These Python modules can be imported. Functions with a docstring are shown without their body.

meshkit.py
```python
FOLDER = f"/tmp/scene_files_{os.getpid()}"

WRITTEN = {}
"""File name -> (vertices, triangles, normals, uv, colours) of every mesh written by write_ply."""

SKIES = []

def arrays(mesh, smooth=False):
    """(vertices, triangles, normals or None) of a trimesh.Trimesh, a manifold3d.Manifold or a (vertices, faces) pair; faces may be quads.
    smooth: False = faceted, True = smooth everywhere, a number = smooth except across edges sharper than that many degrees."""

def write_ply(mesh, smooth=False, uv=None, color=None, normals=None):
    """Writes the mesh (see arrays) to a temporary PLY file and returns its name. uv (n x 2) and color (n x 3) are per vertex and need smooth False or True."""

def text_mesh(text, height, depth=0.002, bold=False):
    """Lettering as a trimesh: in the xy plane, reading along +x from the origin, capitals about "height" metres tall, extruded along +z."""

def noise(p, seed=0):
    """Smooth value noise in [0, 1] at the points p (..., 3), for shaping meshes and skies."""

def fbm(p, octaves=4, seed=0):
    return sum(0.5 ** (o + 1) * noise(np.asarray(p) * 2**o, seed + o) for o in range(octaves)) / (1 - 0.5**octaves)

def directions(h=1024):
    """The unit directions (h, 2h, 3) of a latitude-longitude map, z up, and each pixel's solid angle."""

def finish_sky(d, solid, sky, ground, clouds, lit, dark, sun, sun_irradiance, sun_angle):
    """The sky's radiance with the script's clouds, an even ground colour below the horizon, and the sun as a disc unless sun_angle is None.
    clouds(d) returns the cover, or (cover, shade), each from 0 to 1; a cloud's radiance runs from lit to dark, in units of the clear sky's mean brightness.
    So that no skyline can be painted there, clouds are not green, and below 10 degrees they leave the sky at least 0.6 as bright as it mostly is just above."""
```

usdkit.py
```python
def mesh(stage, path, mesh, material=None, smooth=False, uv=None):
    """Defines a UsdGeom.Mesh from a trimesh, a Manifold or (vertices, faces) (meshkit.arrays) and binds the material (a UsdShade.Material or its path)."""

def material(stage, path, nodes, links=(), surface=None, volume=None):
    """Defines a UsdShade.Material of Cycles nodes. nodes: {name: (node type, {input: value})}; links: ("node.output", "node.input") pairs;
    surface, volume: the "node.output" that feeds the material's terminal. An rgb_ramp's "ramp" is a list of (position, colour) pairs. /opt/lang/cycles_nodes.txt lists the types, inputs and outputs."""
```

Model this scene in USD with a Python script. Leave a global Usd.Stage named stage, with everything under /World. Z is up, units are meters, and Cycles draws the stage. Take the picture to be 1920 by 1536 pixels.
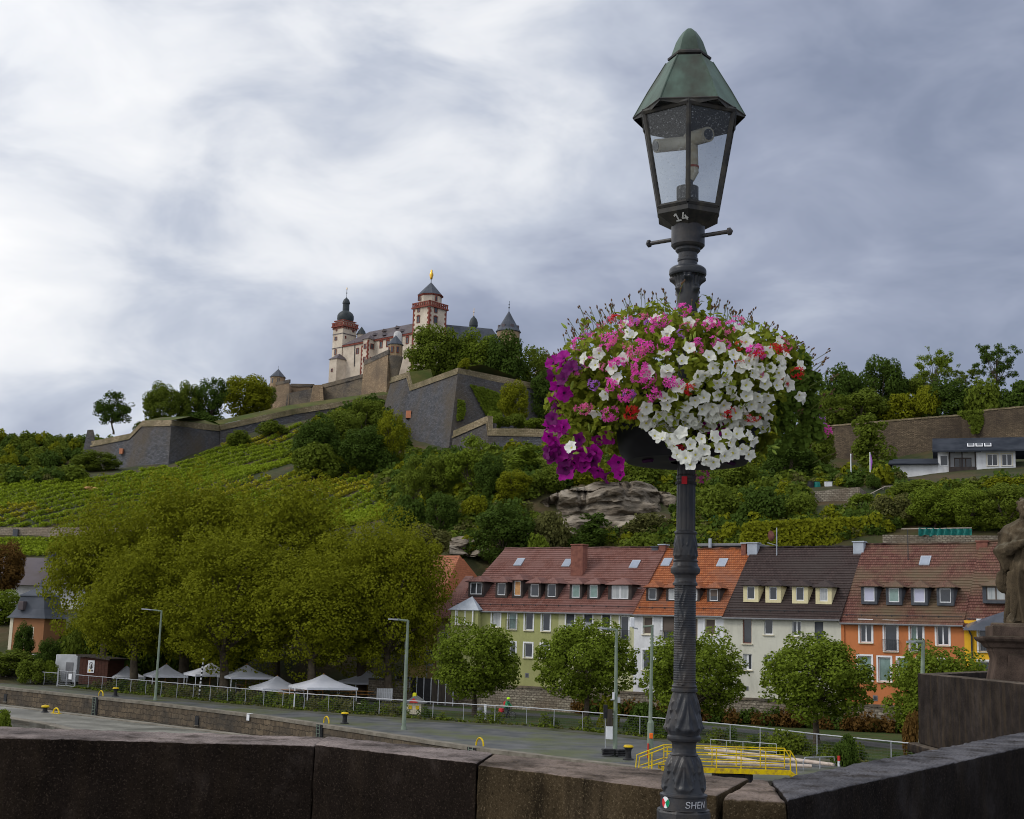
import math, random, numpy as np, trimesh, usdkit, meshkit
from pxr import Usd, UsdGeom, UsdLux, UsdShade, Gf, Sdf, Vt

# ---------------------------------------------------------------- camera, sky, sun, exposure
stage = Usd.Stage.CreateInMemory()
UsdGeom.SetStageUpAxis(stage, 'Z'); UsdGeom.SetStageMetersPerUnit(stage, 1.0)
UsdGeom.Xform.Define(stage, '/World'); UsdGeom.Scope.Define(stage, '/World/Looks')
F = 2500.0; CX = 960.0; CY = 768.0; CZ = 7.3
PITCH = math.atan(422.0 / F); ROLL = 0.030
_f = np.array([0, math.cos(PITCH), math.sin(PITCH)]); _u0 = np.array([0, -math.sin(PITCH), math.cos(PITCH)]); _r0 = np.array([1.0, 0, 0])
CR = math.cos(ROLL) * _r0 + math.sin(ROLL) * _u0
CU = -math.sin(ROLL) * _r0 + math.cos(ROLL) * _u0
CAM = np.array([0, 0, CZ])
cam = UsdGeom.Camera.Define(stage, '/World/camera')
cam.CreateHorizontalApertureAttr(36.0); cam.CreateVerticalApertureAttr(36.0 * 819 / 1024); cam.CreateFocalLengthAttr(36.0 * F / 1920)
cam.CreateClippingRangeAttr(Gf.Vec2f(0.1, 20000))
m4 = np.eye(4); m4[0, :3] = CR; m4[1, :3] = CU; m4[2, :3] = -_f; m4[3, :3] = CAM
cam.AddTransformOp().Set(Gf.Matrix4d(*m4.ravel().tolist()))
EXPOSURE = -0.35
cam.CreateExposureAttr(EXPOSURE)

SUN_AZ = math.radians(-104); SUN_EL = math.radians(40)
sd = np.array([math.sin(SUN_AZ) * math.cos(SUN_EL), math.cos(SUN_AZ) * math.cos(SUN_EL), math.sin(SUN_EL)])
sun = UsdLux.DistantLight.Define(stage, '/World/sun')
sun.CreateIntensityAttr(0.38); sun.CreateAngleAttr(14.0); sun.CreateNormalizeAttr(True); sun.CreateColorAttr(Gf.Vec3f(1.0, 0.95, 0.88))
_zx = sd / np.linalg.norm(sd); _xx = np.cross([0, 0, 1.0], _zx); _xx /= np.linalg.norm(_xx); _yx = np.cross(_zx, _xx)
mm = np.eye(4); mm[0, :3] = _xx; mm[1, :3] = _yx; mm[2, :3] = _zx
sun.AddTransformOp().Set(Gf.Matrix4d(*mm.ravel().tolist()))

SKY_STRENGTH = 0.10
sky_mat = usdkit.material(stage, '/World/Looks/sky_cloud', {
    'tc': ('texture_coordinate', {}),
    'mp': ('mapping', {'scale': (1.0, 1.0, 2.0), 'rotation': (0.0, 0.42, 0.0), 'location': (0.35, 0.9, 0.2)}),
    'n1': ('noise_texture', {'scale': 2.6, 'detail': 7.0, 'roughness': 0.47, 'distortion': 0.25}),
    'n2': ('noise_texture', {'scale': 8.5, 'detail': 6.0, 'roughness': 0.5, 'distortion': 0.4}),
    'nm0': ('mix_float', {'fac': 0.42}), 'nm': ('map_range', {'from_min': 0.30, 'from_max': 0.70, 'to_min': 0.24, 'to_max': 0.75}),
    'gl': ('vector_math', {'math_type': 'dot_product', 'vector2': tuple(sd)}),
    'gr': ('map_range', {'range_type': 'linear', 'from_min': -0.40, 'from_max': 0.28, 'to_min': -0.19, 'to_max': 0.24, 'clamp': True}),
    'g2': ('map_range', {'range_type': 'smoothstep', 'from_min': 0.15, 'from_max': 1.0, 'to_min': 1.0, 'to_max': 1.35, 'clamp': True}), 'bs': ('math', {'math_type': 'multiply', 'value2': SKY_STRENGTH}),
    'sum': ('math', {'math_type': 'add'}),
    'rp': ('rgb_ramp', {'ramp': [(0.18, (2.35, 2.75, 4.0)), (0.36, (3.3, 3.85, 5.3)), (0.50, (4.7, 5.25, 6.8)), (0.64, (7.3, 7.9, 9.2)), (0.76, (10.8, 11.1, 11.7)), (0.90, (13.0, 13.0, 13.1))]}),
    'st': ('sky_texture', {'sky_type': 'single_scattering', 'sun_disc': False, 'sun_elevation': SUN_EL, 'sun_rotation': SUN_AZ}),
    'cv': ('mix_color', {'fac': 0.95, 'use_clamp': False}),
    'bg': ('background_shader', {'strength': SKY_STRENGTH}),
}, [('tc.generated', 'mp.vector'), ('mp.vector', 'n1.vector'), ('mp.vector', 'n2.vector'), ('n1.fac', 'nm0.a'), ('n2.fac', 'nm0.b'), ('nm0.result', 'nm.value'),
    ('tc.generated', 'gl.vector1'), ('gl.value', 'gr.value'), ('gl.value', 'g2.value'), ('nm.result', 'sum.value1'), ('gr.result', 'sum.value2'), ('g2.result', 'bs.value1'), ('bs.value', 'bg.strength'), ('sum.value', 'rp.fac'),
    ('st.color', 'cv.a'), ('rp.color', 'cv.b'), ('cv.result', 'bg.color')], surface='bg.background')
dome = UsdLux.DomeLight.Define(stage, '/World/sky')
dome.GetPrim().SetCustomDataByKey('kind', 'structure')
UsdShade.MaterialBindingAPI.Apply(dome.GetPrim()).Bind(sky_mat)

# ---------------------------------------------------------------- pixel rays -> places
def ray(px, py):
    return _f + CR * (px - CX) / F + CU * (CY - py) / F
def W(px, py, Y):
    d = ray(px, py); return CAM + d * (Y / d[1])
def Wz(px, py, z=0.0):
    d = ray(px, py); return CAM + d * ((z - CZ) / d[2])
def Wplane(px, py, p0, n):
    d = ray(px, py); return CAM + d * (np.dot(np.asarray(p0) - CAM, n) / np.dot(d, n))
def project(p):
    q = np.asarray(p, float) - CAM
    return CX + F * (q @ CR) / (q @ _f), CY - F * (q @ CU) / (q @ _f)

# ---------------------------------------------------------------- mesh helpers
def unit(v):
    v = np.asarray(v, float); return v / (np.linalg.norm(v) + 1e-12)
_CH = None
def _chamfer_topology():
    s = np.array([(x, y, z) for x in (-1, 1) for y in (-1, 1) for z in (-1, 1)], float)
    v = []
    for c in s:
        for k in range(3):
            w = c * np.array([3, 2.5, 2.0]); w2 = w - c * 0.3; w2[k] = w[k]; v.append(w2)
    h = trimesh.Trimesh(np.array(v), trimesh.convex.convex_hull(np.array(v), repair=True).faces, process=False)
    hv = trimesh.convex.convex_hull(np.array(v)); 
    idx = [int(np.argmin(((np.array(v) - p) ** 2).sum(1))) for p in hv.vertices]
    return s, np.array(idx)[hv.faces]
class MB:
    def __init__(s): s.v = []; s.f = []; s.uv = []; s.n = 0
    def add(s, v, f, uv=None):
        v = np.asarray(v, float); f = np.asarray(f, int)
        if f.shape[1] == 4: f = np.vstack([f[:, [0, 1, 2]], f[:, [0, 2, 3]]])
        s.v.append(v); s.f.append(f + s.n); s.uv.append(np.zeros((len(v), 2)) if uv is None else np.asarray(uv, float)); s.n += len(v); return s
    def quad(s, a, b, c, d, uv=None): return s.add([a, b, c, d], [[0, 1, 2], [0, 2, 3]], uv)
    def tri(s, a, b, c, uv=None): return s.add([a, b, c], [[0, 1, 2]], uv)
    def par(s, o, ex, ey, ez):          # parallelepiped
        o, ex, ey, ez = (np.asarray(x, float) for x in (o, ex, ey, ez))
        v = [o, o + ex, o + ex + ey, o + ey, o + ez, o + ex + ez, o + ex + ey + ez, o + ey + ez]
        return s.add(v, [[0, 3, 2, 1], [4, 5, 6, 7], [0, 1, 5, 4], [1, 2, 6, 5], [2, 3, 7, 6], [3, 0, 4, 7]])
    def box(s, c, d, rz=0.0):
        c = np.asarray(c, float); cs, sn = math.cos(rz), math.sin(rz)
        ex = np.array([cs, sn, 0]) * d[0]; ey = np.array([-sn, cs, 0]) * d[1]; ez = np.array([0, 0, d[2]])
        return s.par(c - (ex + ey + ez) / 2, ex, ey, ez)
    def cbox(s, c, d, b=0.02, rz=0.0):  # chamfered box
        global _CH
        if _CH is None: _CH = _chamfer_topology()
        sg, f = _CH; h = np.asarray(d, float) / 2; v = []
        for q in sg:
            for k in range(3):
                w = q * (h - b); w[k] = q[k] * h[k]; v.append(w)
        v = np.array(v); cs, sn = math.cos(rz), math.sin(rz)
        v = v @ np.array([[cs, sn, 0], [-sn, cs, 0], [0, 0, 1]]) + np.asarray(c, float)
        return s.add(v, f)
    def tube(s, pts, rad, n=8, caps=True):
        p = np.asarray(pts, float); rad = np.broadcast_to(np.asarray(rad, float), (len(p),))
        t = np.gradient(p, axis=0); t /= np.linalg.norm(t, axis=1, keepdims=True) + 1e-12
        ref = np.array([0, 0, 1.0]) if abs(t[:, 2]).mean() < 0.8 else np.array([1.0, 0, 0])
        a = np.cross(t, ref); a /= np.linalg.norm(a, axis=1, keepdims=True) + 1e-12; b = np.cross(t, a)
        an = np.arange(n) * 2 * np.pi / n
        v = (p[:, None] + rad[:, None, None] * (np.cos(an)[None, :, None] * a[:, None] - np.sin(an)[None, :, None] * b[:, None])).reshape(-1, 3)
        f = []
        for i in range(len(p) - 1):
            for j in range(n): f.append([i * n + j, i * n + (j + 1) % n, (i + 1) * n + (j + 1) % n, (i + 1) * n + j])
        f = np.array(f); f = np.vstack([f[:, [0, 1, 2]], f[:, [0, 2, 3]]])
        if caps:
            k = len(v); v = np.vstack([v, p[0], p[-1]]); e = (len(p) - 1) * n
            f = np.vstack([f, [[k, (j + 1) % n, j] for j in range(n)], [[k + 1, e + j, e + (j + 1) % n] for j in range(n)]])
        return s.add(v, f)
    def lathe(s, prof, c=(0, 0, 0), n=16, ph=0.0, sx=1.0, sy=1.0):
        pr = np.asarray(prof, float); an = np.arange(n) * 2 * np.pi / n + ph; k = len(pr)
        v = np.stack([np.outer(pr[:, 0], np.cos(an)) * sx, np.outer(pr[:, 0], np.sin(an)) * sy, np.repeat(pr[:, 1:2], n, 1)], -1).reshape(-1, 3) + np.asarray(c, float)
        f = []
        for i in range(k - 1):
            for j in range(n): f.append([i * n + j, i * n + (j + 1) % n, (i + 1) * n + (j + 1) % n, (i + 1) * n + j])
        return s.add(v, f)
    def cone(s, c, r0, r1, z0, z1, n=16, ph=0.0):
        return s.lathe([(0, z0), (r0, z0), (r1, z1), (0, z1)], c, n, ph)
    def prism(s, poly, o, ex, ey, ez):  # 2-D polygon (ex, ey) from o, pushed along ez
        poly = np.asarray(poly, float); o, ex, ey, ez = (np.asarray(x, float) for x in (o, ex, ey, ez))
        import mapbox_earcut
        tri = mapbox_earcut.triangulate_float64(poly, np.array([len(poly)], np.uint32)).reshape(-1, 3).astype(int)
        v0 = o + poly[:, :1] * ex + poly[:, 1:2] * ey; n = len(poly)
        v = np.vstack([v0, v0 + ez]); f = [list(t[::-1]) for t in tri] + [list(t + n) for t in tri]
        for i in range(n):
            j = (i + 1) % n; f += [[i, j, j + n], [i, j + n, i + n]]
        return s.add(v, f)
    def mesh(s, v, f=None):
        if f is None: return s.add(np.array(v.vertices), np.array(v.faces))
        return s.add(v, f)
    def out(s, off=None):
        v = np.vstack(s.v); 
        if off is not None: v = v - np.asarray(off, float)
        return v, np.vstack(s.f), np.vstack(s.uv)

_names = {}
def numbered(parent, name):
    k = (parent, name); i = _names.get(k, -1) + 1; _names[k] = i
    return f'{parent}/{name}' if i == 0 else f'{parent}/{name}_{i:03d}'
LABELS = {}
def tag(path, label=None, cat=None, group=None, kind=None):
    p = stage.GetPrimAtPath(path)
    for k, x in (('label', label), ('category', cat), ('group', group), ('kind', kind)):
        if x: p.SetCustomDataByKey(k, x)
    return path
def xf(prim, loc, rz=0.0, sc=None):
    x = UsdGeom.Xformable(prim)
    t = x.GetPrim().GetAttribute('xformOp:translate'); 
    if t and x.GetPrim().HasAttribute('xformOp:translate') and t.HasAuthoredValue() is False: pass
    x.ClearXformOpOrder()
    x.AddTranslateOp().Set(Gf.Vec3d(*map(float, loc))); x.AddRotateZOp().Set(float(math.degrees(rz)))
    x.AddScaleOp().Set(Gf.Vec3f(*map(float, sc if sc is not None else (1, 1, 1))))
def thing(name, label, cat, loc=(0, 0, 0), rz=0.0, group=None, kind=None, sc=None):
    path = numbered('/World', name); g = UsdGeom.Xform.Define(stage, path); xf(g.GetPrim(), loc, rz, sc)
    return tag(path, label, cat, group, kind)
def part(parent, name, mb, mat, smooth=False, label=None, kind=None, off=None, uv=False):
    path = numbered(parent, name); v, f, t = mb.out(off); used = np.unique(f)
    if len(used) < len(v): q = np.full(len(v), -1); q[used] = np.arange(len(used)); v, t, f = v[used], t[used], q[f]
    usdkit.mesh(stage, path, (v, f), mat, smooth=smooth, uv=t if uv else None)
    if uv and smooth not in (False, True): raise ValueError('uv')
    return tag(path, label, None, None, kind)
def solo(name, mb, mat, label, cat, group=None, kind=None, smooth=False, uv=False):
    v = np.vstack(mb.v); c = (v.min(0) + v.max(0)) / 2; c[2] = v[:, 2].min()
    path = numbered('/World', name); a, f, t = mb.out(c)
    m = usdkit.mesh(stage, path, (a, f), mat, smooth=smooth, uv=t if uv else None); xf(m.GetPrim(), c)
    return tag(path, label, cat, group, kind)
def struct(name, mb, mat, smooth=False, kind='structure', label=None, cat=None, uv=False):
    path = numbered('/World', name); a, f, t = mb.out()
    usdkit.mesh(stage, path, (a, f), mat, smooth=smooth, uv=t if uv else None)
    return tag(path, label, cat, None, kind)
def copy_of(src, name, loc, rz, sc, label, cat, group=None):
    path = numbered('/World', name); g = UsdGeom.Xform.Define(stage, path); p = g.GetPrim()
    p.GetReferences().AddInternalReference(src); p.SetInstanceable(True); xf(p, loc, rz, sc)
    return tag(path, label, cat, group)
def classprim(name):
    path = f'/World/{name}'; stage.CreateClassPrim(path); stage.GetPrimAtPath(path).SetTypeName('Xform'); return path

# ---------------------------------------------------------------- materials
M = {}
def mat(name, c1, c2=None, scale=4.0, rough=0.8, bump=0.0, bscale=None, metal=0.0, spec=0.2, c3=None, scale3=None, co='pos', stretch=(1, 1, 1), coat=0.0, detail=5.0, lo=0.35, hi=0.65):
    """Two colours mixed by noise, a third by a second noise, fine relief from a third."""
    c2 = c2 or c1
    n = {'g': ('geometry', {}) if co == 'pos' else ('texture_coordinate', {}), 'mp': ('mapping', {'scale': stretch}),
         'n': ('noise_texture', {'scale': scale, 'detail': detail, 'roughness': 0.6}), 'r': ('rgb_ramp', {'ramp': [(lo, c1), (hi, c2)]}),
         'p': ('principled_bsdf', {'roughness': rough, 'metallic': metal, 'specular_ior_level': spec, 'coat_weight': coat})}
    l = [('g.position' if co == 'pos' else 'g.object', 'mp.vector'), ('mp.vector', 'n.vector'), ('n.fac', 'r.fac')]
    last = 'r.color'
    if c3:
        n['n3'] = ('noise_texture', {'scale': scale3 or scale * 5, 'detail': 4.0, 'roughness': 0.65}); n['r3'] = ('rgb_ramp', {'ramp': [(0.45, (0, 0, 0)), (0.68, (1, 1, 1))]})
        n['m3'] = ('mix_color', {'b': c3}); l += [('mp.vector', 'n3.vector'), ('n3.fac', 'r3.fac'), ('r3.color', 'm3.fac'), (last, 'm3.a')]; last = 'm3.result'
    l.append((last, 'p.base_color'))
    if bump:
        n['nb'] = ('noise_texture', {'scale': bscale or scale * 8, 'detail': 6.0, 'roughness': 0.6}); n['b'] = ('bump', {'strength': 1.0, 'distance': bump})
        l += [('mp.vector', 'nb.vector'), ('nb.fac', 'b.height'), ('b.normal', 'p.normal')]
    M[name] = usdkit.material(stage, f'/World/Looks/{name}', n, l, surface='p.BSDF'); return M[name]
def leafmat(name, dark, light, yellow=None, amount=0.06, tr=0.18, scale=0.35, vary=0.35, hue=(0.492, 0.512)):
    """Leaves: each face and each plant its own tone, clumps of lighter growth, some light passing through."""
    n = {'g': ('geometry', {}), 'tc': ('texture_coordinate', {}), 'oi': ('object_info', {}), 'n': ('noise_texture', {'scale': scale, 'detail': 3.0}),
         'ad': ('math', {'math_type': 'multiply_add', 'value2': 0.5}), 'nn': ('math', {'math_type': 'multiply_add', 'value2': 1.0, 'value3': -0.25}), 'r': ('rgb_ramp', {'ramp': [(0.22, dark), (0.80, light)]}),
         'h': ('hsv', {'hue': 0.5, 'saturation': 1.0}), 'v': ('map_range', {'from_min': 0, 'from_max': 1, 'to_min': 1 - vary * .6, 'to_max': 1 + vary}),
         'hu': ('map_range', {'from_min': 0, 'from_max': 1, 'to_min': hue[0], 'to_max': hue[1]}),
         'yl': ('math', {'math_type': 'less_than', 'value2': amount}), 'my': ('mix_color', {'b': yellow or light}),
         'p': ('principled_bsdf', {'roughness': 0.7, 'specular_ior_level': 0.03}), 't': ('translucent_bsdf', {}), 'mx': ('mix_closure', {'fac': tr})}
    l = [('tc.object', 'n.vector'), ('n.fac', 'nn.value1'), ('g.random_per_island', 'ad.value1'), ('nn.value', 'ad.value3'), ('ad.value', 'r.fac'), ('r.color', 'h.color'), ('oi.random', 'v.value'), ('v.result', 'h.value'), ('oi.random', 'hu.value'), ('hu.result', 'h.hue'),
         ('g.random_per_island', 'yl.value1'), ('yl.value', 'my.fac'), ('h.color', 'my.a'), ('my.result', 'p.base_color'), ('my.result', 't.color'), ('p.BSDF', 'mx.closure1'), ('t.BSDF', 'mx.closure2')]
    M[name] = usdkit.material(stage, f'/World/Looks/{name}', n, l, surface='mx.closure'); return M[name]
# ---------------------------------------------------------------- surfaces
mat('verge', (0.030, 0.038, 0.012), (0.075, 0.070, 0.040), 0.6, 0.9, 0.04, 6.0, c3=(0.085, 0.082, 0.075), scale3=0.4)
mat('quay_cobble', (0.045, 0.048, 0.050), (0.105, 0.105, 0.102), 0.5, 0.6, 0.03, 5.0, c3=(0.075, 0.085, 0.025), scale3=0.16)
mat('path_asphalt', (0.06, 0.06, 0.06), (0.09, 0.09, 0.088), 0.8, 0.85, 0.01, 20)
mat('grass', (0.022, 0.042, 0.008), (0.05, 0.08, 0.015), 0.25, 0.9, 0.06, 5.0, c3=(0.06, 0.05, 0.02), scale3=0.5)
mat('lock_stone', (0.13, 0.10, 0.068), (0.24, 0.19, 0.135), 0.6, 0.9, 0.02, 5.0, c3=(0.05, 0.04, 0.03), scale3=0.35)
mat('lock_wet', (0.022, 0.022, 0.015), (0.05, 0.045, 0.03), 0.8, 0.6, 0.02, 5.0)
mat('cope_stone', (0.12, 0.105, 0.08), (0.22, 0.195, 0.155), 1.0, 0.85, 0.008, 8.0)
mat('island_stone', (0.075, 0.07, 0.056), (0.19, 0.18, 0.15), 0.45, 0.45, 0.02, 6.0, c3=(0.03, 0.028, 0.018), scale3=0.22)
mat('hill_ground', (0.022, 0.032, 0.009), (0.05, 0.052, 0.018), 0.12, 0.95, 0.35, 0.6, c3=(0.075, 0.05, 0.024), scale3=0.11)
mat('vine_soil', (0.035, 0.05, 0.012), (0.07, 0.08, 0.02), 0.08, 0.95, 0.2, 0.8)
def stonewall(name, c1, c2, mortar, w=0.9, h=0.35, c3=None, msize=0.03, rough=0.9, bump=0.05, scale3=0.08, streak=None):
    """Coursed stone: uses the mesh's st coordinates in metres; stains and relief from noise."""
    n = {'u': ('uvmap', {'attribute': 'st'}), 'b': ('brick_texture', {'color1': c1, 'color2': c2, 'mortar': mortar, 'scale': 1.0, 'mortar_size': msize, 'mortar_smooth': 0.4, 'brick_width': w, 'row_height': h, 'bias': 0.0}),
         'g': ('geometry', {}), 'wv': ('noise_texture', {'scale': 2.2 / h * 0.35, 'detail': 4.0}), 'wa': ('vector_math', {'math_type': 'multiply_add', 'vector2': (h * 0.9, h * 0.9, 0), 'vector3': (0, 0, 0)}), 'ws': ('vector_math', {'math_type': 'add'}),
         'n': ('noise_texture', {'scale': scale3, 'detail': 6.0, 'roughness': 0.65}), 'r': ('rgb_ramp', {'ramp': [(0.42, (0, 0, 0)), (0.66, (1, 1, 1))]}), 'mx': ('mix_color', {'b': c3 or c1}),
         'n2': ('noise_texture', {'scale': 1.2 / h, 'detail': 5.0}), 'r2': ('rgb_ramp', {'ramp': [(0.3, (0.72, 0.72, 0.72)), (0.7, (1.25, 1.25, 1.25))]}), 'm2': ('mix_color', {'blend_type': 'multiply', 'fac': 1.0, 'use_clamp': False}),
         'ba': ('math', {'math_type': 'multiply_add', 'value2': -0.8}), 'bp': ('bump', {'distance': bump}), 'p': ('principled_bsdf', {'roughness': rough, 'specular_ior_level': 0.25})}
    l = [('g.position', 'wv.vector'), ('wv.color', 'wa.vector1'), ('u.UV', 'ws.vector1'), ('wa.vector', 'ws.vector2'), ('ws.vector', 'b.vector'), ('g.position', 'n.vector'), ('n.fac', 'r.fac'), ('b.color', 'mx.a'), ('r.color', 'mx.fac'),
         ('g.position', 'n2.vector'), ('n2.fac', 'r2.fac'), ('mx.result', 'm2.a'), ('r2.color', 'm2.b'), ('m2.result', 'p.base_color'), ('b.fac', 'ba.value1'), ('n2.fac', 'ba.value3'), ('ba.value', 'bp.height'), ('bp.normal', 'p.normal')]
    M[name] = usdkit.material(stage, f'/World/Looks/{name}', n, l, surface='p.BSDF'); return M[name]
stonewall('bastion_slate', (0.052, 0.053, 0.060), (0.105, 0.106, 0.115), (0.040, 0.039, 0.038), 1.1, 0.42, (0.085, 0.066, 0.044), 0.05, bump=0.12, scale3=0.05)
stonewall('bastion_dark', (0.042, 0.038, 0.038), (0.075, 0.068, 0.064), (0.03, 0.028, 0.026), 1.1, 0.42, (0.09, 0.07, 0.045), 0.05, bump=0.12, scale3=0.06)
stonewall('cope_tan', (0.20, 0.155, 0.09), (0.30, 0.24, 0.15), (0.12, 0.09, 0.05), 1.2, 0.5, (0.10, 0.085, 0.04), 0.04, bump=0.05)
stonewall('castle_tan', (0.24, 0.165, 0.095), (0.36, 0.26, 0.155), (0.16, 0.11, 0.07), 0.9, 0.4, (0.13, 0.095, 0.065), 0.05, bump=0.08)
stonewall('castle_dark', (0.06, 0.054, 0.048), (0.11, 0.097, 0.083), (0.06, 0.05, 0.045), 1.0, 0.45, (0.22, 0.17, 0.11), 0.05, bump=0.08, scale3=0.09)
stonewall('rubble_brown', (0.10, 0.073, 0.044), (0.21, 0.155, 0.095), (0.055, 0.04, 0.026), 0.6, 0.2, (0.055, 0.04, 0.028), 0.03, bump=0.08, scale3=0.07)
stonewall('rubble_grey', (0.19, 0.165, 0.125), (0.33, 0.29, 0.22), (0.12, 0.10, 0.075), 0.55, 0.24, (0.15, 0.115, 0.08), 0.04, bump=0.06, scale3=0.25)
stonewall('lock_ashlar', (0.085, 0.063, 0.040), (0.14, 0.105, 0.066), (0.035, 0.027, 0.019), 1.15, 0.48, (0.05, 0.042, 0.032), 0.03, bump=0.05, scale3=0.35)
stonewall('vine_wall', (0.22, 0.18, 0.13), (0.32, 0.265, 0.2), (0.17, 0.14, 0.10), 0.8, 0.35, (0.24, 0.17, 0.12), 0.04, bump=0.05, scale3=0.1)
def rampart(mb, pts, zt, zb, thick=3.0, batter=0.0, side=1, back=True):
    """A wall along pts (x, y), tops zt and feet zb per point; its seen face leans back by batter per metre; st in metres."""
    p = np.asarray(pts, float)[:, :2]; n = len(p); zt = np.broadcast_to(zt, (n,)).astype(float); zb = np.broadcast_to(zb, (n,)).astype(float)
    d = np.diff(p, axis=0); nn = np.stack([d[:, 1], -d[:, 0]], 1); nn /= np.linalg.norm(nn, axis=1, keepdims=True); nn *= side
    vn = [nn[0]] + [(nn[i] + nn[i + 1]) / max(0.4, 1 + nn[i] @ nn[i + 1]) for i in range(n - 2)] + [nn[-1]]
    s = np.concatenate([[0], np.cumsum(np.linalg.norm(d, axis=1))])
    T = np.column_stack([p, zt]); Bt = np.column_stack([p + np.array(vn) * ((zt - zb) * batter)[:, None], zb])
    K = np.column_stack([p - np.array(vn) * thick, zt]); KB = np.column_stack([p - np.array(vn) * thick, zb])
    for i in range(n - 1):
        w = math.hypot(1, batter)
        mb.quad(Bt[i], Bt[i + 1], T[i + 1], T[i], [(s[i], zb[i] * w), (s[i + 1], zb[i + 1] * w), (s[i + 1], zt[i + 1] * w), (s[i], zt[i] * w)])
        mb.quad(T[i], T[i + 1], K[i + 1], K[i], [(s[i], 0), (s[i + 1], 0), (s[i + 1], thick), (s[i], thick)])
        if back: mb.quad(K[i], K[i + 1], KB[i + 1], KB[i], [(s[i], zt[i]), (s[i + 1], zt[i + 1]), (s[i + 1], zb[i + 1]), (s[i], zb[i])])
    for i in (0, n - 1):
        mb.quad(Bt[i], T[i], K[i], KB[i], [(0, zb[i]), (0, zt[i]), (thick, zt[i]), (thick, zb[i])])
    return mb

# ---------------------------------------------------------------- the hillside: one sheet through measured places
PTS = []
def T(px, *rows):
    for py, Y in rows: PTS.append(W(px, py, Y))
T(-300, (1190, 178), (1130, 215), (1048, 282), (1032, 290), (990, 308), (945, 340), (905, 375), (893, 405))
T(0, (1190, 176), (1130, 215), (1044, 285), (1026, 296), (988, 306), (940, 335), (905, 365), (890, 388))
T(80, (1190, 176), (1130, 215), (1044, 284), (1026, 294), (984, 305), (925, 338), (890, 370), (884, 395))
T(200, (1190, 174), (1130, 212), (1044, 283), (985, 308), (930, 338), (895, 368), (877, 400))
T(300, (1185, 170), (1120, 205), (1040, 275), (985, 306), (935, 335), (895, 368), (868, 404))
T(425, (1162, 168), (1062, 195), (985, 302), (930, 332), (885, 372), (825, 427))
T(520, (1165, 165), (1062, 190), (985, 296), (925, 328), (875, 362), (798, 434))
T(620, (1168, 160), (1052, 180), (985, 288), (925, 322), (860, 365), (775, 441))
T(700, (1168, 158), (1047, 180), (985, 280), (925, 316), (865, 362), (850, 396), (752, 450))
T(800, (1170, 158), (1042, 175), (975, 262), (925, 298), (880, 340), (856, 373))
T(870, (1172, 155), (1036, 172), (1010, 178), (930, 198), (885, 290), (858, 362))
T(1000, (1175, 153), (1036, 170), (1018, 174), (916, 190), (885, 260), (850, 358))
T(1150, (1180, 151), (1036, 168), (1018, 172), (912, 188), (880, 250), (820, 340), (760, 420))
T(1300, (1185, 150), (1030, 163), (985, 172), (945, 188), (900, 225), (840, 280), (770, 340))
T(1420, (1190, 148), (1020, 160), (985, 167), (940, 180), (905, 205), (870, 240))
T(1520, (1190, 146), (1010, 158), (978, 165), (955, 176), (912, 188), (897, 236))
T(1620, (1193, 143), (1005, 155), (980, 162), (940, 178), (905, 195), (893, 232))
T(1720, (1195, 141), (1005, 153), (975, 162), (915, 185), (895, 205), (890, 226))
T(1920, (1198, 138), (1005, 148), (960, 162), (905, 182), (880, 200), (862, 216))
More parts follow.
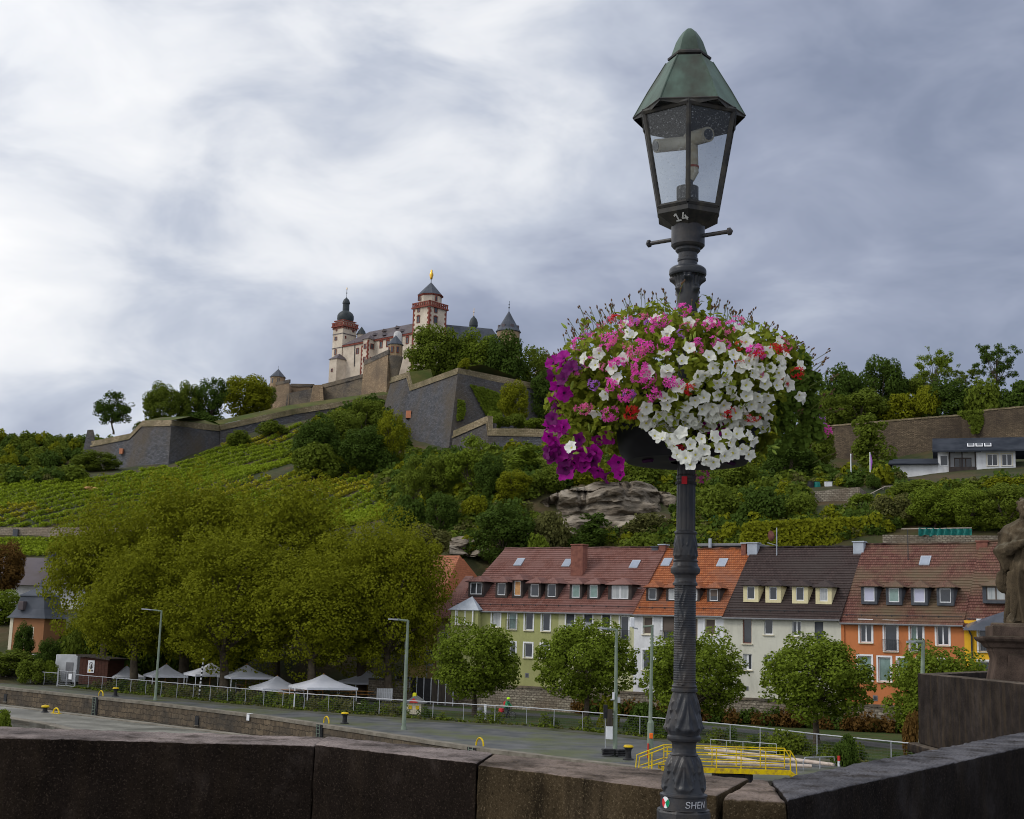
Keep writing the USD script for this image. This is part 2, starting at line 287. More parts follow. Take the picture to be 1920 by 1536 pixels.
T(2250, (1208, 134), (1010, 143), (950, 160), (880, 190), (850, 205))
# platforms above and behind the ramparts, and flat valley ground in front
def P(x, y, z): PTS.append(np.array([x, y, z]))
for px, Y, z in ((-300, 520, 30), (0, 470, 30), (90, 480, 33), (175, 450, 40), (300, 460, 64), (425, 470, 70), (520, 490, 76), (600, 520, 90), (700, 520, 96), (640, 480, 88), (800, 470, 92), (900, 440, 83), (1000, 450, 83), (800, 600, 98), (950, 560, 96), (1100, 520, 90), (1250, 440, 72), (1300, 600, 70)):
    q = W(px, 900, Y); P(q[0], q[1], z)
for px, Y, z in ((1500, 255, 45), (1700, 250, 47), (1920, 240, 48.5), (1500, 330, 50), (1700, 330, 52), (1920, 320, 52), (2300, 260, 50), (1300, 330, 56), (2300, 420, 52)):
    q = W(px, 800, Y); P(q[0], q[1], z)
HP0 = np.array([31.3, 115.0]); HD = np.array([-0.855, 0.52]) / math.hypot(0.855, 0.52)     # the street front of the houses
for k in range(-90, 46, 15):
    q = HP0 + HD * k; P(q[0], q[1], -0.6); q = q + np.array([HD[1], -HD[0]]) * 9; P(q[0], q[1], 2.6); P(q[0], min(q[1] - 22, 100), -0.8)
for px in range(-400, 800, 150):
    for Y, z in ((104, -0.8), (135, -0.8), (152, -0.5), (166, 0.6)):
        q = W(px, 1190, Y); P(q[0], q[1], z)
for px in range(-400, 2500, 200):
    q = W(px, 1190, 1000); P(q[0], q[1], 20.0 if px < 400 else 60.0)
from scipy.interpolate import LinearNDInterpolator
from scipy.ndimage import gaussian_filter
PTS = np.array(PTS)
GX, GY = np.arange(-240, 290.1, 2.5), np.arange(104.5, 640, 2.5)
_L = LinearNDInterpolator(PTS[:, :2], PTS[:, 2]); _gx, _gy = np.meshgrid(GX, GY, indexing='ij')
HZ = _L(_gx, _gy); HZ = np.where(np.isnan(HZ), np.where(_gy < 200, -0.8, 20.0), HZ); HZ = gaussian_filter(HZ, 1.0)
HZ = HZ + (meshkit.fbm(np.stack([_gx / 14, _gy / 14, 0 * _gx], -1), 4, 3) - 0.5) * 1.8 * np.clip((_gy - 150) / 25, 0, 1)
def ground(x, y):
    i = np.clip((np.asarray(x, float) - GX[0]) / 2.5, 0, len(GX) - 1.001); j = np.clip((np.asarray(y, float) - GY[0]) / 2.5, 0, len(GY) - 1.001)
    a, b = np.floor(i).astype(int), np.floor(j).astype(int); s, t = i - a, j - b
    return (HZ[a, b] * (1 - s) * (1 - t) + HZ[a + 1, b] * s * (1 - t) + HZ[a, b + 1] * (1 - s) * t + HZ[a + 1, b + 1] * s * t)
def on_hill(px, py, y0=140.0, y1=600.0):
    """Where the sight line through a pixel first meets the hillside."""
    d = ray(px, py); d = d / d[1]; ys = np.arange(y0, y1, 0.5); p = CAM + d * ys[:, None]
    hit = np.nonzero(ground(p[:, 0], p[:, 1]) > p[:, 2])[0]
    return p[hit[0]] if len(hit) else None
n0, n1 = len(GX), len(GY); ii, jj = np.meshgrid(np.arange(n0 - 1), np.arange(n1 - 1), indexing='ij'); a = (ii * n1 + jj).ravel()
qf = np.stack([a, a + n1, a + n1 + 1, a + 1], 1); qf = qf[HZ.ravel()[qf].max(1) > -0.25]
struct('hillside', MB().add(np.stack([_gx, _gy, HZ], -1).reshape(-1, 3), qf), M['hill_ground'], smooth=True)

# ---------------------------------------------------------------- river bank: quay, lock, path, lawn
QE = [Wz(px, py) for px, py in ((-220, 1266), (0, 1288), (290, 1318), (500, 1343), (900, 1403), (1200, 1440))]
QE = [np.array([q[0], q[1], 0]) for q in QE]; QE.append(QE[-1] + np.array([20, -19, 0])); QE.append(QE[-1] + np.array([30, -22, 0]))
FN = [Wz(px, py, 0.0)[:2] for px, py in ((-150, 1263), (119, 1288), (551, 1330), (817, 1350), (981, 1360), (1083, 1369), (1250, 1385), (1408, 1402), (1537, 1420))]; FN.append(FN[-1] + np.array([5, -6.5])); FN.append(FN[-1] + np.array([10, -12])); FN.append(FN[-1] + np.array([30, -22]))
def strip(name, A, B, za, zb, m, z0=None):
    A, B = np.asarray(A)[:, :2], np.asarray(B)[:, :2]; s = np.linspace(0, 1, 60)
    def res(P):
        c = np.concatenate([[0], np.cumsum(np.linalg.norm(np.diff(P, axis=0), axis=1))]); c /= c[-1]; return np.column_stack([np.interp(s, c, P[:, k]) for k in (0, 1)])
    a, b = res(A), res(B); v = np.vstack([np.column_stack([a, np.full(60, za)]), np.column_stack([b, np.full(60, zb)])])
    f = [[i, i + 1, 61 + i, 60 + i] for i in range(59)]
    return struct(name, MB().add(v, f), m)
off = lambda P, dx, dy: [np.asarray(p)[:2] + np.array([dx, dy]) for p in P]
strip('quay', QE, off(FN, 0.5, 0.7), 0.0, 0.0, M['quay_cobble'])
strip('verge', off(FN, -1.7, -2.1), off(FN, 0.5, 0.7), 0.004, 0.004, M['verge'])
strip('lawn', off(FN, 0.5, 0.7), off(FN, 6, 8), 0.0, 0.15, M['grass'])
strip('path', off(FN, 6, 8), off(FN, 8.4, 11.2), 0.15, 0.15, M['path_asphalt'])
strip('garden_ground', off(FN, 8.4, 11.2), off(FN, 60, 80), 0.15, 0.9, M['grass'])
struct('riverbed', MB().quad((-500, -30, -5), (500, -30, -5), (500, 400, -5), (-500, 400, -5)), M['lock_wet'])
M['water'] = usdkit.material(stage, '/World/Looks/water', {'g': ('geometry', {}), 'n': ('noise_texture', {'scale': 1.5, 'detail': 4.0}), 'b': ('bump', {'distance': 0.03, 'strength': 0.5}), 'p': ('principled_bsdf', {'base_color': (0.015, 0.018, 0.012), 'roughness': 0.06, 'ior': 1.33})},
    [('g.position', 'n.vector'), ('n.fac', 'b.height'), ('b.normal', 'p.normal')], surface='p.BSDF')
struct('water', MB().quad((-300, -20, -3.4), (200, -20, -3.4), (200, 220, -3.4), (-300, 220, -3.4)), M['water'])
lw = thing('lock_wall', 'long brown ashlar wall of the lock along the cobbled quay', 'wall', (0, 0, 0))
part(lw, 'masonry', rampart(MB(), QE, -0.24, -4.8, 1.4), M['lock_ashlar'], uv=True); part(lw, 'wet_courses', rampart(MB(), [q - (0.006, 0.008, 0) for q in QE], -1.75, -4.8, 0.4), M['lock_wet'], uv=True)
for i in range(len(QE) - 2):                                   # coping stones of the lock, one by one
    L = np.linalg.norm(QE[i + 1] - QE[i]); k = max(1, int(L / 2.4)); d = (QE[i + 1] - QE[i]) / L; nn = np.array([-d[1], d[0], 0])
    for j in range(k):
        o = QE[i] + d * (L * j / k + 0.012) - nn * 0.07 + np.array([0, 0, -0.235])
        part(lw, 'coping_stone', MB().par(o, d * (L / k - 0.024), nn * 0.75, (0, 0, 0.245 + 0.012 * ((j * 7 + i) % 3) / 2)), M['cope_stone'])
ISL = [Wz(-200, 1292), Wz(0, 1321), Wz(330, 1362), Wz(520, 1386)]; ISL = [np.array([p[0], p[1], 0]) for p in ISL]; ISL2 = [Wz(-200, 1330), Wz(0, 1345), Wz(85, 1359), Wz(420, 1450)]; ISL2 = [np.array([p[0], p[1], 0]) for p in ISL2]
mb = MB(); v = [*ISL, *ISL2[::-1]]; top = np.array(v) + [0, 0, 0.0]
mb.prism([(p[0], p[1]) for p in v][::-1], (0, 0, -4.5), (1, 0, 0), (0, 1, 0), (0, 0, 4.5))
isl = thing('lock_island', 'grey stone lock island with worn top at the lower left', 'lock island'); part(isl, 'body', mb, M['island_stone'])
for A, nm in ((ISL, 0), (ISL2, 1)):
    for i in range(3):
        L = np.linalg.norm(A[i + 1] - A[i]); k = max(1, int(L / 2.6)); d = (A[i + 1] - A[i]) / L; nn = np.array([d[1], -d[0], 0]) * (1 if nm == 0 else -1)
        for j in range(k):
            part(isl, 'coping_stone', MB().par(A[i] + d * (L * j / k + 0.015) + np.array([0, 0, -0.3]), d * (L / k - 0.03), nn * 0.8, (0, 0, 0.34 + 0.01 * (j % 3))), M['cope_stone'])

# ---------------------------------------------------------------- far wooded hill
rng = np.random.default_rng(5)
hx = np.linspace(-900, 900, 90); hy = np.linspace(900, 1900, 40); g0, g1 = np.meshgrid(hx, hy, indexing='ij')
ridge = lambda x: np.interp(x, [-900, -520, -345, -200, 0, 300, 900], [140, 161, 158, 146, 120, 110, 100])
hz = 5 + (ridge(g0) - 5) * np.clip((g1 - 900) / 260, 0, 1) ** 0.8 - np.clip((g1 - 1250) / 900, 0, 1) * 60
aa = (np.arange(89)[:, None] * 40 + np.arange(39)).ravel()
struct('hill', MB().add(np.stack([g0, g1, hz], -1).reshape(-1, 3), np.stack([aa, aa + 40, aa + 41, aa + 1], 1)), M['hill_ground'], smooth=True)
# ---------------------------------------------------------------- plants
leafmat('leaf_mid', (0.0055, 0.017, 0.0025), (0.040, 0.076, 0.010), (0.10, 0.13, 0.015), 0.04)
leafmat('leaf_dark', (0.006, 0.018, 0.004), (0.024, 0.052, 0.010), (0.05, 0.08, 0.012), 0.03)
leafmat('leaf_olive', (0.0035, 0.009, 0.0008), (0.066, 0.106, 0.005), (0.15, 0.16, 0.009), 0.05, scale=0.6)
leafmat('leaf_bright', (0.007, 0.025, 0.003), (0.056, 0.112, 0.010), (0.12, 0.16, 0.016), 0.06)
leafmat('leaf_brown', (0.020, 0.026, 0.006), (0.075, 0.080, 0.016), (0.11, 0.06, 0.016), 0.12)
leafmat('leaf_vine', (0.028, 0.085, 0.006), (0.120, 0.270, 0.018), (0.22, 0.28, 0.02), 0.05, vary=0.0, hue=(0.5, 0.5))
leafmat('leaf_dry', (0.04, 0.022, 0.008), (0.15, 0.082, 0.028), (0.1, 0.1, 0.03), 0.2, vary=0.3)
mat('bark', (0.05, 0.038, 0.026), (0.11, 0.088, 0.062), 3.0, 0.95, 0.03, 12, co='obj')
mat('bark_pale', (0.25, 0.23, 0.19), (0.4, 0.37, 0.32), 3.0, 0.9, 0.02, 12, co='obj')
def leaves(rng, c, nrm, size, w=0.8, fold=0.10):
    n = len(c); t = rng.normal(size=(n, 3)); nrm = nrm / (np.linalg.norm(nrm, axis=1, keepdims=True) + 1e-9)
    t -= nrm * (t * nrm).sum(1, keepdims=True); t /= np.linalg.norm(t, axis=1, keepdims=True) + 1e-9; b = np.cross(nrm, t); s = np.broadcast_to(size, (n,))[:, None]
    v = np.stack([c - t * s * 0.5, c + b * s * w * 0.5 + nrm * s * fold, c + t * s * 0.5, c - b * s * w * 0.5 + nrm * s * fold], 1).reshape(-1, 3)
    k = np.arange(n)[:, None] * 4
    return v, np.vstack([k + [0, 1, 2], k + [0, 2, 3]])[np.arange(2 * n).reshape(2, n).T.ravel()]
def cloud(rng, blobs, n, size, up=0.35, jit=0.7, depth=0.22, gap=0.0, squash=1.0, droop=0.0):
    """Leaves on the shells of many small balls: blobs = rows of x, y, z, r."""
    b = np.asarray(blobs, float); w = b[:, 3] ** 2; k = rng.choice(len(b), n, p=w / w.sum())
    d = rng.normal(size=(n, 3)); d /= np.linalg.norm(d, axis=1, keepdims=True)
    r = b[k, 3] * (1 - np.abs(rng.normal(0, depth, n))); c = b[k, :3] + d * r[:, None] * [1, 1, squash]; c[:, 2] -= droop * rng.random(n)
    if gap: 
        keep = meshkit.noise(c / (b[:, 3].mean() * 0.9), 7) > gap; c, d = c[keep], d[keep]
    return leaves(rng, c, d + rng.normal(0, jit, c.shape) + [0, 0, up], size * (0.7 + 0.6 * rng.random(len(c))))
def crown_blobs(rng, c, rx, rz, k, r, flat=0.0, inner=0.35, low=-0.75):
    out = []
    while len(out) < k:
        d = unit(rng.normal(size=3)); 
        if d[2] < low: continue
        f = 1 - inner * rng.random() ** 2
        out.append((c[0] + d[0] * (rx - r * 0.6) * f, c[1] + d[1] * (rx - r * 0.6) * f, c[2] + d[2] * (rz - r * 0.6) * f * (1 - flat * (d[2] < 0)), r * (0.65 + 0.7 * rng.random())))
    return out
def limbs(rng, mb, base, top_pts, r0, trunk_h, n=6, sway=0.3):
    f = np.array([sway * rng.normal(), sway * rng.normal(), trunk_h]) + base
    mb.tube([base - [0, 0, 0.3], base + [0, 0, 0.12 * trunk_h], base + (f - base) * 0.55 + rng.normal(0, 0.06, 3), f], [r0 * 1.35, r0 * 1.05, r0 * 0.9, r0 * 0.75], 8)
    for t in top_pts:
        t = np.asarray(t, float); m = f + (t - f) * 0.5 + np.array([0, 0, 0.12 * np.linalg.norm(t - f)]) + rng.normal(0, 0.08 * np.linalg.norm(t - f), 3)
        mb.tube([f - [0, 0, 0.2], m, t], [r0 * 0.5, r0 * 0.28, r0 * 0.08], n, False)
    return mb
KINDS = {}
def tree_class(kind, leaf, seed=0):
    """Unit plants 10 m tall (bushes 4 m): trunk with limbs and a crown of leaves."""
    key = f'{kind}_{leaf}_{seed}'
    if key in KINDS: return KINDS[key]
    r = np.random.default_rng(abs(hash(kind)) % 1 + len(kind) * 131 + seed * 17 + 1); words = ['first', 'second', 'third', 'fourth', 'fifth']
    p = classprim(f'class_{kind}_{leaf}_{words[seed]}'); tr = MB(); cr = MB()
    z = np.zeros(3)
    if kind == 'round':
        bl = crown_blobs(r, (0, 0, 5.3), 4.0, 4.8, 60, 1.15, inner=.4, low=-.95); limbs(r, tr, z, [b[:3] for b in bl[:14]], 0.2, 2.2, sway=.4); cr.add(*cloud(r, bl, 11500, 0.36, gap=0.2, depth=.16, jit=.5))
    elif kind == 'airy':
        bl = crown_blobs(r, (0, 0, 5.6), 4.0, 4.4, 46, 0.95, inner=0.6, low=-.8); limbs(r, tr, z, [b[:3] for b in bl[:18]], 0.18, 2.4, sway=0.5); cr.add(*cloud(r, bl, 6500, 0.34, gap=0.27, depth=0.35))
    elif kind == 'layered':
        bl = []
        for i in range(64):
            a = r.random() * 6.283; h = 4.2 + 5.6 * r.random(); q = (1.2 + 3.2 * r.random()) * (1.15 - abs(h - 7) / 9); bl.append((q * math.cos(a), q * math.sin(a), h + .3 * r.normal(), 0.55 + 0.4 * r.random()))
        limbs(r, tr, z, [b[:3] for b in bl[:22]], 0.17, 3.6, sway=0.4); cr.add(*cloud(r, bl, 7000, 0.25, squash=0.45, gap=0.28, depth=0.5, droop=.35, up=0.9))
    elif kind == 'bush':
        bl = crown_blobs(r, (0, 0, 1.5), 2.6, 2.5, 30, 0.85, low=-0.4); limbs(r, tr, z, [b[:3] for b in bl[:6]], 0.1, 0.6); cr.add(*cloud(r, bl, 4200, 0.34, gap=0.12))
    elif kind == 'street':
        bl = [(b[0] * f, b[1] * f, 5.5 + (b[2] - 5.5) * f, b[3]) for b in crown_blobs(r, (0, 0, 5.5), 4.2, 4.0, 58, 1.0, low=-0.9, inner=0.3) for f in (.88 + .22 * r.random(),)]; bl += [(b[0] * 1.1, b[1] * 1.1, 5.5 + (b[2] - 5.5) * 1.12, .38) for b in crown_blobs(r, (0, 0, 5.5), 4.2, 4.0, 46, .5, inner=.1, low=-.5)]
        limbs(r, tr, z, [b[:3] for b in bl[:12]], 0.24, 2.9, sway=0.12); cr.add(*cloud(r, bl, 16000, 0.25, gap=0.3, up=0.5, depth=0.12, jit=.5)); part(p, 'inner_foliage', MB().add(*cloud(r, [(b[0] * .84, b[1] * .84, 5.4 + (b[2] - 5.4) * .86, b[3]) for b in bl[:58]], 3600, 0.26, jit=.6)), M[leaf])
    elif kind == 'plane':
        bl = [(b[0] * f, b[1] * f, 5.4 + (b[2] - 5.4) * f, b[3]) for b in crown_blobs(r, (0, 0, 5.6), 3.5, 4.4, 46, 1.12, inner=0.4, low=-0.9) for f in (0.86 + .26 * r.random(),)]; bl += [(b[0] * 1.12, b[1] * 1.12, 5.4 + (b[2] - 5.4) * 1.1, .34) for b in crown_blobs(r, (0, 0, 5.4), 3.6, 4.7, 70, .5, inner=.1, low=-.5)]; bl += [(2.6 * math.cos(a_), 2.6 * math.sin(a_), 2.5 + .7 * r.random(), .7) for a_ in np.linspace(0, 6, 9)]; bl += [(.9 * r.normal(), .9 * r.normal(), 4.5 + 1.3 * r.normal(), 1.3) for _ in range(5)]; limbs(r, tr, z, [b[:3] for b in bl[:16]], 0.26, 2.6, sway=0.2); cr.add(*cloud(r, bl, 40000, 0.13, gap=0.36, up=0.55, jit=.45, depth=0.08))
        inn = MB().add(*cloud(r, [(b[0] * .86, b[1] * .86, 5.4 + (b[2] - 5.4) * .88, b[3] * .95) for b in bl[:52]], 9000, 0.17, jit=.6)); part(p, 'inner_foliage', inn, M[leaf])
    elif kind == 'slender':
        bl = [(0.6 * r.normal(), 0.6 * r.normal(), 2 + 7.2 * (i / 22), 1.05 * (1.15 - 0.5 * i / 22)) for i in range(22)]; limbs(r, tr, z, [b[:3] for b in bl[4::3]], 0.15, 2.4); cr.add(*cloud(r, bl, 4200, 0.36, gap=0.2))
    part(p, 'trunk', tr, M['bark'], smooth=True); part(p, 'crown', cr, M[leaf])
    KINDS[key] = p; return p
def plant(name, kind, leaf, loc, h, w=None, seed=0, rz=0.0, label='', cat='tree', group=None):
    """h: height, w: crown width, both in metres."""
    H = {'bush': 3.9, 'street': 9.6, 'plane': 9.9, 'round': 10.0, 'airy': 9.9, 'layered': 10.2, 'slender': 10}[kind]; D = {'bush': 5.4, 'street': 8.8, 'plane': 6.9, 'round': 8.4, 'airy': 8.2, 'layered': 8.4, 'slender': 3.6}[kind]
    s = h / H; sw = (w or h * D / H) / D
    return copy_of(tree_class(kind, leaf, seed), name, loc, rz, (sw, sw, s), label, cat, group)
def plant_px(name, kind, leaf, px0, px1, py_top, py_bot, Y=None, base=None, **k):
    """A plant that fills px0..px1 and reaches py_top; its foot at depth Y (on the hillside, or at height base)."""
    pc = (px0 + px1) / 2
    if Y is None:
        g = on_hill(pc, py_bot); Y = g[1]
    foot = W(pc, py_bot, Y); z = foot[2] if base is None else base
    if base is None: z = min(float(ground(foot[0], foot[1])), foot[2] + 3.0) if foot[2] < ground(foot[0], foot[1]) + 3 else foot[2]
    top = W(pc, py_top, Y)[2]
    return plant(name, kind, leaf, (foot[0], foot[1], z), max(1.0, top - z), (px1 - px0) / F * Y, **k)
# ---------------------------------------------------------------- the fortress on the hill
mat('cream_plaster', (0.46, 0.39, 0.30), (0.58, 0.50, 0.40), 0.15, 0.9, 0.01, 4.0, c3=(0.36, 0.30, 0.235), scale3=0.2)
mat('red_sandstone', (0.15, 0.040, 0.028), (0.21, 0.062, 0.044), 0.6, 0.9)
mat('slate_grey', (0.05, 0.057, 0.07), (0.085, 0.093, 0.11), 0.4, 0.75, 0.02, 3.0)
mat('slate_purple', (0.075, 0.062, 0.068), (0.12, 0.10, 0.105), 0.3, 0.6, 0.03, 2.5, c3=(0.06, 0.045, 0.04), scale3=0.15)
mat('copper_dark', (0.022, 0.028, 0.03), (0.042, 0.05, 0.052), 0.5, 0.5)
mat('gold', (0.75, 0.42, 0.06), (0.85, 0.5, 0.08), 2.0, 0.3, metal=1.0)
mat('iron_dark', (0.03, 0.03, 0.032), (0.05, 0.05, 0.052), 3.0, 0.55)
mat('dark_pane', (0.012, 0.014, 0.018), (0.03, 0.034, 0.04), 0.5, 0.12, spec=0.6)
mat('turf', (0.05, 0.055, 0.013), (0.10, 0.09, 0.025), 0.2, 0.95, 0.15, 2.0, c3=(0.05, 0.075, 0.012), scale3=0.12)
mat('wrap_grey', (0.36, 0.35, 0.34), (0.5, 0.49, 0.48), 1.5, 0.7, 0.15, 1.5)
mat('red_patch', (0.42, 0.16, 0.085), (0.50, 0.21, 0.11), 0.8, 0.9)
E1 = np.array([0.74, -0.67, 0]); E2 = np.array([0.67, 0.74, 0]); UP = np.array([0, 0, 1.0])
def at(px, Y, z):
    d = ray(px, 660); return np.array([d[0] / d[1] * Y, Y, z])
def pad(px, py, Y):           # ground place straight under a point seen at (px, py)
    return W(px, py, Y)
def cornice(mb, o, a, b, z, h, out):   # ring round a box o..o+a..o+b
    a_, b_ = unit(a), unit(b); o2 = o - a_ * out - b_ * out; o2 = np.array([o2[0], o2[1], z])
    return mb.par(o2, a + a_ * 2 * out, b + b_ * 2 * out, UP * h)
def wall_window(par_, px0, py0, px1, py1, p0, n, frame='red_sandstone', pane='dark_pane', fr=0.18, head=0.0, name='window'):
    """A window seen at those pixels on the plane through p0 with outward normal n."""
    n = unit(n); r = unit(np.cross(UP, n)); c = Wplane((px0 + px1) / 2, (py0 + py1) / 2, p0, n)
    a, b = Wplane(px0, (py0 + py1) / 2, p0, n), Wplane(px1, (py0 + py1) / 2, p0, n); w = abs((b - a) @ r); h = abs(Wplane((px0 + px1) / 2, py0, p0, n)[2] - Wplane((px0 + px1) / 2, py1, p0, n)[2])
    m = MB(); o = c - r * w / 2 - UP * h / 2 - n * 0.05
    for oo, ex, ez in ((o, r * fr, UP * h), (o + r * (w - fr), r * fr, UP * h), (o + r * fr, r * (w - 2 * fr), UP * fr), (o + r * fr + UP * (h - fr), r * (w - 2 * fr), UP * fr)): m.par(oo, ex, n * 0.22, ez)
    if head: m.prism([(-0.25, 0), (w + 0.25, 0), (w / 2, head)], o + UP * (h + 0.003), r, UP, n * 0.3)
    f = part(par_, name, m, M[frame], raw=True)
    part(f, 'pane', MB().par(o + r * fr + UP * fr, r * (w - 2 * fr), n * 0.1, UP * (h - 2 * fr)), M[pane], raw=True)
    return f
def hip(mb, o, a, b, z, h, out=0.5, ridge=0.0):
    a_, b_ = unit(a), unit(b); o = np.array([o[0], o[1], z]) - a_ * out - b_ * out; A = a + a_ * 2 * out; B_ = b + b_ * 2 * out
    c = [o, o + A, o + A + B_, o + B_]; m = o + A / 2 + B_ / 2 + UP * h; r0, r1 = m - unit(A) * ridge / 2, m + unit(A) * ridge / 2
    mb.quad(c[0], c[1], r1, r0); mb.tri(c[1], c[2], r1); mb.quad(c[2], c[3], r0, r1); mb.tri(c[3], c[0], r0); mb.quad(c[0], c[3], c[2], c[1]); return mb
Mc = at(802, 470, 0); Nc = at(641, 503, 0)
# main tower
t = thing('castle_tower', 'square cream castle tower with red quoins and golden figure on its roof', 'tower', (Mc[0], Mc[1], 92)); O = np.array([Mc[0], Mc[1], 92.0])
oo = Mc - E1 * 8.5
TW = lambda m: m
def tpart(name, mb, m, **k): return part(t, name, mb, M[m], off=O, **k)
_pl = part
def warp(v):          # heights were read off a flat picture plane: put them where the tilted sight lines really meet the walls
    v = np.array(v, float); k = v[..., 2] - CZ; v[..., 2] = CZ + k / (1 - 0.1688 * (k / 490.0 - 0.1688)); return v
def part_off(par_, name, mb, m, smooth=False, label=None, kind=None, uv=False, off=None, raw=False):
    if not raw: mb.v = [warp(v) for v in mb.v]
    return _pl(par_, name, mb, m, smooth, label, kind, off if off is not None else O if par_.startswith(t) else None, uv)
part = part_off
part(t, 'wall', MB().par(oo + UP * 92, E1 * 8.5, E2 * 8.8, UP * (122.4 - 92)), M['cream_plaster'])
bal = MB(); cornice(bal, oo, E1 * 8.5, E2 * 8.8, 122.4, 0.5, 0.55); 
for A, Bv, L in ((oo, E1, 8.5), (oo, E2, 8.8), (oo + E1 * 8.5, E2, 8.8), (oo + E2 * 8.8, E1, 8.5)):
    nn = np.cross(Bv, UP); cc = (oo + E1 * 4.25 + E2 * 4.4); sgn = 1 if (A - cc) @ nn > 0 else -1
    e = A + nn * sgn * 0.4
    bal.par(e - Bv * 0.4 + UP * 124.1, Bv * (L + 0.8), -nn * sgn * 0.35, UP * 0.35)
    k = 9
    for i in range(k + 1): bal.par(e + Bv * (L * i / k - 0.2) + UP * 122.9, Bv * 0.45, -nn * sgn * 0.3, UP * 1.2)
part(t, 'balustrade', bal, M['red_sandstone'])
for c0, s1, s2 in ((oo + E1 * 8.5, -E1, E2), (oo, E1, E2), (oo + E1 * 8.5 + E2 * 8.8, -E1, -E2)):   # toothed quoins
    q = MB()
    for i in range(36):
        z = 92 + i * 0.84; l1, l2 = (1.1, 0.6) if i % 2 else (0.6, 1.1)
        q.par(c0 - s1 * 0.06 - s2 * 0.06 + UP * z, s1 * l1, s2 * l2, UP * 0.80)
    part(t, 'quoin', q, M['red_sandstone'])
cc = oo + E1 * 4.25 + E2 * 4.4
part(t, 'octagon', MB().lathe([(4.2, 122.5), (4.2, 127.3)], cc, 8, 0.2), M['cream_plaster'])
part(t, 'eaves', MB().lathe([(4.2, 126.9), (4.75, 127.2), (4.75, 127.5), (0, 127.6)], cc, 8, 0.2), M['red_sandstone'])
part(t, 'roof', MB().lathe([(4.9, 127.45), (0.12, 132.3)], cc, 8, 0.2), M['slate_grey'])
fg = MB().tube([cc + UP * 131.8, cc + UP * 133.4], 0.12, 6)
fin = part(t, 'finial', fg, M['iron_dark'])
part(fin, 'golden_figure', MB().lathe([(0.01, 133.3), (0.45, 133.5), (0.55, 134.2), (0.75, 134.9), (0.62, 135.6), (0.35, 136.0), (0.42, 136.4), (0.25, 136.8), (0.01, 136.9)], cc, 10), M['gold'], smooth=True)
nL, nR = -E2, E1
for x0, y0, x1, y1 in ((1222, 505, 1255, 572), (1213, 620, 1252, 706)): wall_window(t, 600 + x0 / 6.68, 500 + y0 / 6.68, 600 + x1 / 6.68, 500 + y1 / 6.68, Mc, nL, head=0.5)
for x0, y0, x1, y1 in ((1428, 508, 1470, 580), (1420, 625, 1468, 714)): wall_window(t, 600 + x0 / 6.68, 500 + y0 / 6.68, 600 + x1 / 6.68, 500 + y1 / 6.68, Mc, nR, head=0.5)
for x0 in (1243, 1456): wall_window(t, 600 + (x0 - 15) / 6.68, 500 + 368 / 6.68, 600 + (x0 + 15) / 6.68, 500 + 432 / 6.68, cc - np.array([0, 4.2, 0]) + (E1 if x0 > 1300 else -E1) * 0.6, (0.35 if x0 > 1300 else -0.45, -1, 0))
# left tower
t = thing('castle_tower', 'cream castle tower under a dark onion dome at the left end of the castle', 'tower', (Nc[0], Nc[1], 96)); O = np.array([Nc[0], Nc[1], 96.0])
on = Nc - E1 * 5.85; cn = on + E1 * 2.9 + E2 * 3.45
part(t, 'wall', MB().par(on + UP * 96, E1 * 5.85, E2 * 6.9, UP * 26), M['cream_plaster'])
for z in (113.6, 118.9): part(t, 'string_course', cornice(MB(), on, E1 * 5.85, E2 * 6.9, z, 0.28, 0.12), M['slate_purple'])
bal = MB(); cornice(bal, on, E1 * 5.85, E2 * 6.9, 121.7, 0.4, 0.6)
for A, Bv, L in ((on, E1, 5.85), (on, E2, 6.9), (on + E1 * 5.85, E2, 6.9), (on + E2 * 6.9, E1, 5.85)):
    nn = np.cross(Bv, UP); sgn = 1 if (A - cn) @ nn > 0 else -1; e = A + nn * sgn * 0.55
    bal.par(e - Bv * 0.5 + UP * 123.1, Bv * (L + 1.0), -nn * sgn * 0.3, UP * 0.3)
    for i in range(9): bal.par(e + Bv * (L * i / 8 - 0.15) + UP * 122.1, Bv * 0.35, -nn * sgn * 0.25, UP * 1.0)
    for i in range(9): bal.par(e + Bv * (L * i / 8 - 0.15) + UP * 120.9 - nn * sgn * 0.3, Bv * 0.3, -nn * sgn * 0.25, UP * 0.8)
part(t, 'balustrade', bal, M['red_sandstone'])
part(t, 'attic', MB().par(on + E1 * 0.5 + E2 * 0.5 + UP * 121.9, E1 * 4.85, E2 * 5.9, UP * 2.1), M['cream_plaster'])
part(t, 'attic_cornice', cornice(MB(), on + E1 * 0.5 + E2 * 0.5, E1 * 4.85, E2 * 5.9, 124.0, 0.3, 0.4), M['red_sandstone'])
part(t, 'onion_dome', MB().lathe([(2.9, 124.3), (3.3, 125.2), (3.25, 126.4), (2.7, 127.4), (1.9, 128.0), (1.32, 128.3), (1.28, 131.0), (1.5, 131.1), (1.5, 131.4), (1.36, 131.9), (1.0, 132.7), (0.4, 133.2), (0.12, 133.6)], cn, 20), M['copper_dark'], smooth=40)
fin = part(t, 'finial', MB().tube([cn + UP * 133.3, cn + UP * 136.6], 0.09, 5).lathe([(0.01, 134.9), (0.3, 135.2), (0.01, 135.5)], cn, 8), M['iron_dark'])
part(fin, 'gold_vane', MB().lathe([(0.01, 136.3), (0.2, 136.6), (0.15, 137.2), (0.01, 137.4)], cn, 8), M['gold'])
Z = lambda x, y: (600 + x / 6.68, 500 + y / 6.68)
